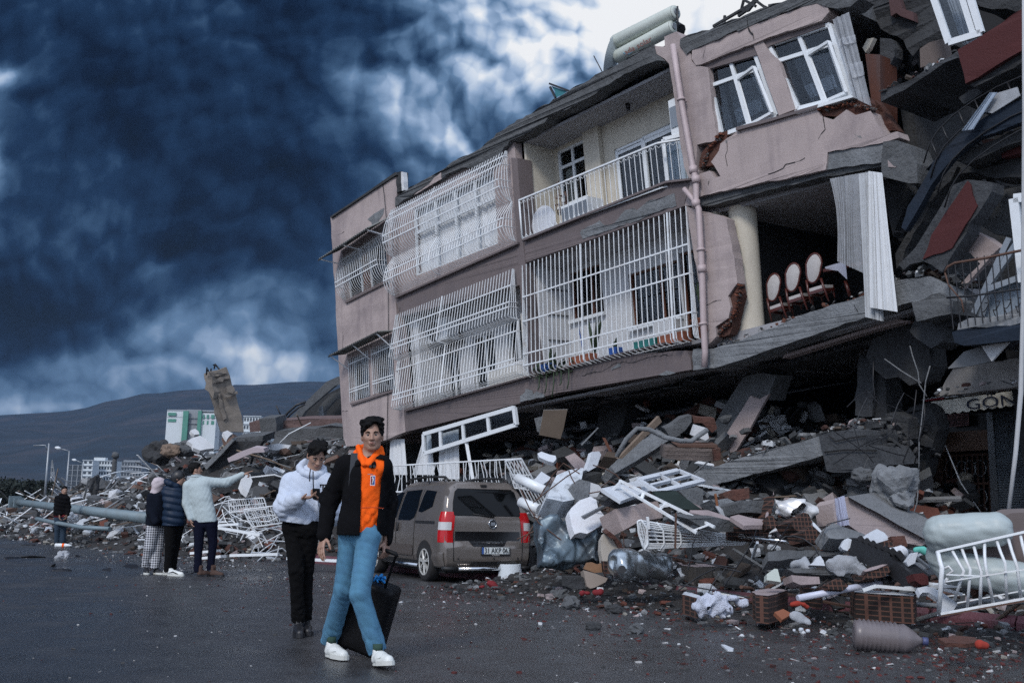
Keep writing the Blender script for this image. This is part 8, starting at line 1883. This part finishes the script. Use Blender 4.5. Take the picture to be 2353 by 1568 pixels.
# crushed shiny tank and crumpled sheet metal
M_shin = mat('crushed_zinc', (.42,.46,.48), .28, .9, var=.2, vs=3, stain=.35, ss=3, stain_col=(.12,.12,.12))
def crumple(seed, amp, f): 
    r = np.random.default_rng(seed); Dn = r.normal(size=(6,3)); Dn /= np.linalg.norm(Dn, axis=1)[:,None]; ph = r.uniform(0,6,6)
    return lambda P: sum(np.abs(((P@Dn[i]*f+ph[i]) % 2)-1)-.5 for i in range(6))*amp
c0 = PX(*PT('10 1010,470')[0], 12.0); c1 = PX(*PT('10 1360,500')[0], 12.4); S = SD(); S.cap(c0, c1, .185, .16, .03); S.ell(c0-Vector((.16,.14,-.03)), (.08,.08,.10), None, .02, sub=True)
V, F_ = S.mesh(.016, crumple(3,.028,7)); tk = tag(np_obj('crushed_tank', V, F_, M_shin, None, smooth=False), 'shiny crushed zinc tank lying in front of the rubble', 'tank')
b = MB(); b.tube([PX(*PT('10 1010,525')[0],11.62), PX(*PT('10 1012,520')[0],11.8)], .045, M_blk, 10); b.build('port', tk)
c = PX(*PT('10 430,320')[0], 13.2); S = SD(); S.box(c+Vector((-.06,.1,.05)), (.22,.16,.30), .02, frame((.2,-1,.3)), .02); S.box(c+Vector((.34,.15,.06)), (.22,.16,.27), .02, frame((-.25,-1,.2)), .02)
V, F_ = S.mesh(.018, crumple(5,.035,7)); tag(np_obj('crumpled_sheet', V, F_, mat('blue_grey_sheet_metal', (.11,.15,.18), .42, .6, var=.35, vs=2.5, stain=.8, ss=1.8, stain_col=(.045,.035,.03)), None, smooth=False), 'crumpled blue grey sheet metal with brown stains beside the van', 'sheet metal')
b = MB(); b.tube([PX(*PT('8 50,1155')[0],15.0), PX(*PT('8 310,1275')[0],14.6)], .075, M_pvc, 12); tag(b.build('white_pipe'), 'upper thick white pipe behind the leaning grille', 'pipe'); b = MB(); b.tube([PX(*PT('8 80,1375')[0],14.8), PX(*PT('8 255,1445')[0],14.5)], .075, M_pvc, 12); tag(b.build('white_pipe'), 'lower thick white pipe right of the van lamp', 'pipe')
b = MB(); b.tube([PX(*PT('10 2090,215')[0],11.9), PX(*PT('11 260,575')[0],11.4)], .03, M_chr if 'M_chr' in globals() else M_grey, 10); tag(b.build('steel_tube'), 'slim chrome tube at the right end of the wire rack', 'tube')
b = MB(); a, c = PX(*PT('11 272,1083')[0],9.9), PX(*PT('11 1040,940')[0],10.1); b.tube([a, c], .034, mat('lilac_white_pipe', (.50,.52,.62), .4), 12); b.tube([c, c.lerp(a,-.13)], .055, M_blk, 12); tag(b.build('pipe_with_collar'), 'long white pipe with a black collar lying on the right rubble', 'pipe')
b = MB()
for a, c in (('11 870,1010','11 990,970'),('11 990,970','11 1345,1003'),('11 1260,990','11 1780,965'),('11 1610,1000','11 1780,1045')): b.bar(PX(*PT(a)[0],9.7), PX(*PT(c)[0],9.7), .04, M_wmet, .03)
tag(b.build('thin_white_frame'), 'thin white frame pieces behind the long brick strip', 'frame')
b = MB(); a, m_, c = (PX(*PT(s_)[0], d) for s_, d in (('11 800,620',10.5),('11 1150,760',10.1),('11 1400,945',9.8))); b.bar(a, m_, .16, M_blk, .20); b.bar(m_, c, .24, M_blk, .16)
for k in range(7): q_ = a.lerp(m_, k/6); b.bar(q_-Vector((.0,.12,-.06)), q_+Vector((.05,-.12,.1)), .05, M_blk, .08)
tag(b.build('black_shutter_box'), 'long black ribbed plastic part lying across the right rubble', 'shutter box')
# towel, plastic, cloths, stuffing
o = drape('towel', None, [PX(x,y,11.3) for x, y in PT('11 612,170 700,140 748,410 640,425')], mat('pale_lilac_towel', (.42,.44,.56), .95, var=.1, vs=10), 4, .035, n=50, seed=4); tag(o, 'pale lilac towel hanging over the slanted slab', 'towel')
def lump(name, label, cat, s, d, m, r, seed, vox=.014, amp=.02, f=12, sm=True):
    q_ = PT(s); S = SD()
    for x, y in q_: S.ell(PX(x,y,d), (r, r*.8, r*.8), None, r*.6)
    V, F_ = S.mesh(vox, crumple(seed, amp, f)); return tag(np_obj(name, V, F_, m, None, smooth=sm), label, cat)
M_fluff = mat('white_stuffing', (.50,.53,.62), .98, var=.15, vs=12, bump=1.2, bs=60)
lump('cushion_stuffing', 'heap of white fluffy stuffing in front of the kerb', 'stuffing', '10 1745,880 1770,820 1830,850 1880,800 1900,870 1850,900 1930,860 1950,900', 9.9, M_fluff, .075, 5, amp=.022, f=22)
lump('cushion_stuffing', 'smaller tuft of white stuffing right of the big heap', 'stuffing', '10 2010,790 2060,800 2110,820 2130,845', 10.0, M_fluff, .045, 6, amp=.018, f=22)
lump('plastic_sheet', 'bundle of clear plastic sheet on the middle of the right rubble', 'plastic sheet', '11 600,770 660,765 740,780 800,795 840,810', 10.3, M_sheer, .075, 7, amp=.03, sm=False)
lump('plastic_sheet', 'smaller crumpled clear plastic left of the pointed white piece', 'plastic sheet', '11 260,790 310,765 345,760', 10.4, M_sheer, .07, 8, amp=.02)
lump('silver_bag', 'crumpled silver and white bag left of the hollow bricks', 'bag', '11 200,260 260,290 320,280', 11.6, mat('silver_foil', (.5,.5,.5), .4, .3, var=.5, vs=8), .13, 9, amp=.03, sm=False)
lump('lace_cloth', 'crumpled grey lace cloth right of the domed plaster', 'cloth', '11 1130,690 1170,660 1220,650 1160,720', 10.3, M_lace, .07, 10, amp=.02)
lump('red_cloth', 'dark red cloth beside the upturned white basket', 'cloth', '0 1112,1345 1122,1340 1132,1342 1140,1350', 14.0, M_redp, .055, 11, amp=.02)
lump('orange_cloth', 'bright orange red cloth on the kerb', 'cloth', '11 225,1140 270,1130 330,1135 360,1155', 9.75, mat('orange_red_cloth', (.26,.028,.016), .95), .03, 12, amp=.015)
lump('orange_cloth', 'flat orange red scrap on the road at lower right', 'cloth', '11 1940,1510 2000,1520', 7.35, mat('orange_red_cloth', (.55,.06,.03), .9), .022, 13, amp=.012)
lump('grey_cloth', 'grey plastic rag left of the water bottle', 'cloth', '11 240,1250 300,1275 360,1290', 9.1, M_sheer, .035, 14, amp=.015); lump('paper_scrap', 'bluish paper scrap on the road edge left of the bottle', 'paper', '11 240,1375 300,1370 370,1385', 8.5, M_wp, .02, 15, amp=.01)
lump('turquoise_cloth', 'small turquoise cloth left of the sofa', 'cloth', '11 1370,645 1420,640 1440,655', 10.0, mat('turquoise_cloth', (.10,.40,.34), .8), .04, 16, amp=.01)
lump('red_rag', 'dark red rag and tube on the pavement below the crumpled metal', 'cloth', '10 640,740 700,745 760,735 820,730', 12.0, M_redp, .03, 17, amp=.015)
for k, (x, y, d, sz, lb) in enumerate(((1178,1338,13.6,.14,'dark rock right behind the white basket'),(1215,1338,13.4,.16,'dark rock at the right of the basket'),(1237,1345,13.2,.13,'second dark rock right of the basket'),(1309,1393,11.9,.13,'rounded concrete lump alone at the edge of the rubble'),(1462,1449,10.0,.08,'small round stone alone on the asphalt'),(1362,1441,10.1,.07,'small dark stone alone on the asphalt left of the round one'),(1411,1404,11.2,.09,'dark stone on the asphalt before the stuffing'),(1285,1372,12.4,.13,'grey stone left of the dark square block'))):
    b = MB(); p = GR(x, y+4, .0); b.rock(p+Vector((0,0,sz*.45)), (sz, sz*.8, sz*.6), M_conc if k in (3,4,7) else M_dark, random.Random(k+4), sub=3); tag(b.build('rock'), lb, 'rock')
bs = empty('laundry_basket', GR(1171,1340), 'white perforated laundry basket upside down by the van bumper', 'basket'); c = GR(1171,1338); M_bsk = mat('white_basket_plastic', (.55,.60,.64), .5, var=.08)
b = MB(); n = 36; rows = []
for t in range(9): v = t/8; r_ = .205-.035*v; rows.append([c+Vector((r_*math.cos(i*2*PI/n)*(1+.0), r_*math.sin(i*2*PI/n)*.8, .02+.27*v+(.008 if (i+t) % 2 else 0))) for i in range(n)])
b.sheet(rows, M_bsk, smooth=False, closed=True); b.build('wall', bs); b = MB(); b.tube([c+Vector((.21*math.cos(i*PI/18), .168*math.sin(i*PI/18), .02)) for i in range(36)], .010, M_bsk, 6, closed=True); b.build('rim', bs)
b = MB(); b.face([c+Vector((.17*math.cos(i*PI/18), .136*math.sin(i*PI/18), .29)) for i in range(36)], M_bsk); b.build('base', bs)
# water bottle
bt = empty('water_bottle', GR(2010,1462), 'big dusty ribbed plastic water bottle lying by the kerb', 'water bottle'); a = GR(1960,1455,.135); c = GR(2105,1470,.10); d_ = (c-a).normalized(); L = (c-a).length
M_pet = mat('dusty_pet_plastic', (.15,.13,.135), .35, var=.25, vs=10, stain=.3, ss=8, alpha=.93); pr = [(0,.06),(.01,.12)]+[(.03+.38*L*k/18/.6*1.0, .134 if k % 2 else .114) for k in range(19)]
pr += [(pr[-1][0]+.05,.125),(pr[-1][0]+.12,.085),(pr[-1][0]+.18,.035),(pr[-1][0]+.20,.030)]; b = MB(); b.tube([a+d_*t for t, r_ in pr], [r_ for t, r_ in pr], M_pet, 22); b.build('body', bt); b = MB(); b.tube([a+d_*(pr[-1][0]), a+d_*(pr[-1][0]+.045)], .034, mat('dull_blue_cap', (.05,.06,.14), .5), 14); b.build('cap', bt)
# sofa
sf = empty('sofa', PX(2250,1330,8.9), 'upturned white leather armchair frame with brown cushions at the right edge', 'sofa'); M_leath = mat('white_leatherette', (.33,.38,.38), .45, var=.1, vs=4, stain=.4, ss=3, stain_col=(.22,.22,.20)); M_brn = mat('brown_velour', (.085,.065,.062), .95, var=.2, vs=6)
def j_(s_, d): return PX(*PT(s_)[0], d)
S = SD(); S.cap(j_('11 1600,480',8.9), j_('11 2080,450',8.8), .155, .15, .06); S.cap(j_('11 1565,500',8.9), j_('11 1590,700',9.0), .10, .10, .05); S.cap(j_('11 1590,700',9.0), j_('11 1700,800',9.0), .12, .14, .05); S.cap(j_('11 1680,790',9.0), j_('11 2500,960',8.7), .15, .16, .05)
np_obj('frame', *S.mesh(.014, folds(4,.006)), M_leath, sf); S = SD(); S.cap(j_('11 1720,640',9.15), j_('11 2550,720',9.0), .20, .26, .06); np_obj('seat_cushion', *S.mesh(.02, folds(5,.010)), M_brn, sf)
p, n = plane_pts('11 2100,470 2190,320 2240,300 2500,290 2600,480', 9.2); b = MB(); b.slab(p, n*-.2, M_beam if False else mat('taupe_velour', (.14,.115,.11), .95, var=.15)); b.build('back_cushion', sf)
# bent railing in front of it
bn = empty('bent_railing', PX(2230,1400,8.4), 'bent white metal railing standing in front of the sofa, at the right edge', 'railing'); dR = 8.45
def jr(x, y, o=0): q_ = PT('11 %f,%f' % (x, y))[0]; return PX(q_[0], q_[1], dR-.0004*(x-1560)+o)
b = MB(); b.bar(jr(1560,655), jr(2600,418), .045, M_wmet, .02); b.build('top_rail', bn)
b = MB(); b.bar(jr(1590,1225), jr(2600,1040), .03, M_wmet, .02); b.cut(); b.bar(jr(1590,1240), jr(2600,1060), .03, M_rust, .02); b.cut(); b.bar(jr(1640,930,-.1), jr(2600,780,-.1), .02, M_wmet, .01); b.cut(); b.bar(jr(1740,1125), jr(2600,965), .02, M_wmet, .01); b.cut(); b.bar(jr(1640,865,-.12), jr(2000,880,-.1), .02, M_wmet, .01); b.build('rail', bn)
b = MB()
for k, (x0, y0, x1, y1, x2, y2) in enumerate(((1560,655,1600,800,1570,1225),(1690,640,1800,830,1715,1095),(1780,625,1860,820,1830,1180),(1890,600,1960,840,1948,1160),(1990,575,2000,795,2072,1135),(2100,550,2180,760,2195,1110),(2205,528,2290,790,2325,1090),(2320,500,2370,700,2420,1070),(2430,470,2480,680,2520,1050))):
    b.tube([jr(x0,y0), jr((x0+x1)/2-4,(y0+y1)/2,-.05), jr(x1,y1,-.12), jr((x1+x2)/2,(y1+y2)/2,-.06), jr(x2,y2)], .013 if k else .02, M_wmet, 6); b.cut()
b.build('baluster', bn)
b = MB(); b.tube([jr(1650,900), jr(1600,960), jr(1590,1050)], .014, M_wmet, 5); b.cut(); b.tube([jr(1600,820), jr(1660,790), jr(1700,830), jr(1640,870)], .012, M_wmet, 5); b.build('bent_strut', bn)
# boulder and great slanted slab by the shop door
b = MB(); b.rock(PX(2055,1118,12.6), (.30,.27,.29), M_lconc, random.Random(5), sub=4); tag(b.build('concrete_boulder'), 'big rough concrete boulder hanging beside the shop pillar', 'boulder'); b = MB(); b.rock(PX(2070,1150,12.4), (.15,.14,.10), M_lconc, random.Random(8), sub=3); tag(b.build('concrete_boulder'), 'smaller rough lump under the big concrete boulder', 'boulder')
b = MB(); b.rock(PX(1980,1092,12.8), (.12,.12,.10), M_conc, random.Random(9), sub=3); tag(b.build('concrete_boulder'), 'small dark lump hanging below the lower slab end', 'boulder')
sl = empty('slanted_slab', PX(2030,1200,12), 'great tilted slab with a brown stucco face in front of the shop door', 'slab'); chip('stucco_face', None, None, '11 590,210 640,165 735,150 850,215 1000,292 1200,410 1485,560 1410,602 1200,560 1000,510 870,500 740,410 620,400', 11.8, .3, M_beam, gx=.3, gy=.2, amp=.008, parent=sl)
p0_, _n = plane_pts('11 735,150 850,215 1000,292 1200,410 1485,560', 11.8, .3, .2); q0_ = [PX(*PT(s_)[0], d) for s_, d in (('11 740,148',12.3),('11 990,108',12.6),('11 1180,225',12.5),('11 1400,320',12.4),('11 1585,410',12.3))]
b = MB(); b.sheet([p0_, q0_], mat('rough_slab_top', (.16,.165,.17), .95, var=.25, vs=6, bump=1.5, bs=25), smooth=False); b.build('broken_top', sl)
tangle(1230,1560,1090,1300,13.6,16,7,'thin rusty rods bent over the central rubble right of the van', M_rust, .008, 1.0); tangle(1600,2050,1230,1400,10.8,30,8,'thin dark rods and wires tangled over the right rubble', M_blk, .007, .8); tangle(1950,2110,930,1100,13.6,14,9,'dark reinforcing bars sprouting from the crushed joint beside the shop', M_blk, .007, .7)
# loose stuff on slabs, scattered
def strew(name, s, off, n, sz, seed, thick=.12, pal=PAL, dd=1.6):
    r = random.Random(seed); q_ = [FP(x,y,off) for x, y in PT(s)]; b = MB()
    for _ in range(n):
        t = r.random()*(len(q_)-1); i = int(t); p = q_[i].lerp(q_[i+1], t-i)+FN*r.uniform(-dd,.0)+Vector((0,0,r.uniform(0,thick))); b.col = pick(r, pal); chunk(b, p, sz*(.4+r.random()**2), r)
    return tag(b.build(name), kind='stuff')
strew('slab_rubble', '8 1900,1040 2353,880 7 0,1190 470,1062', .0, 500, .09, 3); strew('slab_rubble', '7 470,1062 700,1000 880,1000', .0, 160, .10, 4); strew('slab_rubble', '0 1640,798 1764,752 1870,710 1981,675 2056,640', -.02, 420, .055, 5, .05, [((.10,.04,.025),30),((.2,.2,.2),30),((.4,.4,.4),10),((.05,.05,.05),20)])
strew('awning_rubble', '7 1500,690 1800,640 2353,580', -.2, 45, .10, 6, .1)
strew('beam_rubble', '5 1040,850 1450,640 1740,470', .0, 200, .07, 7, .06); strew('joint_rubble', '7 900,1000 1000,1100 1100,1300', -.2, 90, .12, 8, .15, [((.03,.032,.035),50),((.08,.083,.088),30)]); strew('joint_rubble', '6 1200,1050 1480,1050 1700,1150', .0, 160, .08, 9, .1)
strew('wreck_rubble', '5 1050,780 1200,500 1400,500 1600,300', -1.0, 200, .14, 10, .5, [((.03,.03,.032),50),((.08,.08,.085),25),((.05,.02,.015),12)]); strew('wreck_rubble', '6 1150,950 1500,500 1750,150 2300,0', -.6, 300, .12, 11, .6, [((.03,.03,.032),50),((.08,.08,.085),25),((.05,.02,.015),12)])
for s_, o_ in (('4 2085,1150 2040,1400 1990,1500 1890,1600', .02), ('0 1655,310 1625,345 1612,385', .02), ('0 1880,255 1950,240 2005,255', .04)): strew('broken_brick', s_, o_, 150, .045, 44, .05, [((.17,.055,.03),30),((.09,.035,.022),25),((.10,.10,.10),14),((.03,.02,.02),20)], .12)
# high rubble inside the crushed floor
def inside(r):
    s = r.uniform(-9,3.2); t = r.uniform(-3.5,-.6); return xy(s,t)
r_ = random.Random(12); b = MB()
for _ in range(1900):
    x, y = inside(r_); b.col = pick(r_); s_ = .08+.30*r_.random()**2; chunk(b, (x, y, H(x,y)+abs(r_.gauss(0,.35))), s_, r_)
tag(b.build('rubble'), kind='stuff')
# long pale laths, pipes and boards thrown over the heaps
for nm_, n, reg_, Lr, ms, sd_ in (('timber_and_laths', 150, reg(-1.5,12,-2,3.2), (.4,1.5), (M_lconc, M_dwood, M_pvc, M_rust, M_wmet), 21), ('timber_and_laths', 260, reg(-46,-12,-4,3.4), (.5,2.4), (M_lconc, M_dwood, M_pvc, M_wmet, M_dark), 22)):
    r = random.Random(sd_); b = MB()
    for _ in range(n):
        q_ = reg_(r)
        if q_ is None or (-5 < st(*q_)[0] < 1.5 and st(*q_)[1] > .6): continue
        x, y = q_; L = r.uniform(*Lr); a = r.uniform(0,6.28); e = r.gauss(0,.35); d_ = Vector((math.cos(a)*math.cos(e), math.sin(a)*math.cos(e), math.sin(e))); p = Vector((x, y, H(x,y)+.08+abs(d_.z)*L*.4)); m_ = r.choice(ms)
        if r.random() < .5: b.bar(p-d_*L/2, p+d_*L/2, r.uniform(.03,.12), m_, r.uniform(.015,.04))
        else: b.tube([p-d_*L/2, p+Vector((0,0,r.uniform(-.05,.12)*L)), p+d_*L/2], r.uniform(.008,.03), m_, 5)
    tag(b.build(nm_), kind='stuff')
# big slabs mixed into the left heap
r = random.Random(31); b = MB()
for k in range(130):
    s = r.uniform(-44,-12.5); t = r.uniform(-3.5,3.0); x, y = xy(s,t); b.col = pick(r, [((.10,.105,.11),40),((.05,.052,.055),30),((.19,.195,.2),10),((.45,.46,.48),6),((.11,.07,.055),8)]); chunk(b, (x, y, H(x,y)+.15), .22+.38*r.random()**1.5, r)
tag(b.build('rubble'), kind='stuff')
# ================================================================ haze
hz = bpy.data.materials.new('haze_volume'); hz.use_nodes = True; nt = hz.node_tree; nt.nodes.clear(); o_ = nt.nodes.new('ShaderNodeOutputMaterial'); pv = nt.nodes.new('ShaderNodeVolumePrincipled'); pv.inputs['Color'].default_value = (.10,.18,.32,1); pv.inputs['Density'].default_value = .00012; nt.links.new(pv.outputs[0], o_.inputs['Volume'])
b = MB(); b.aabb((-3900,-400,-1.0), (3900,3000,375), hz); tag(b.build('haze'), kind='stuff')
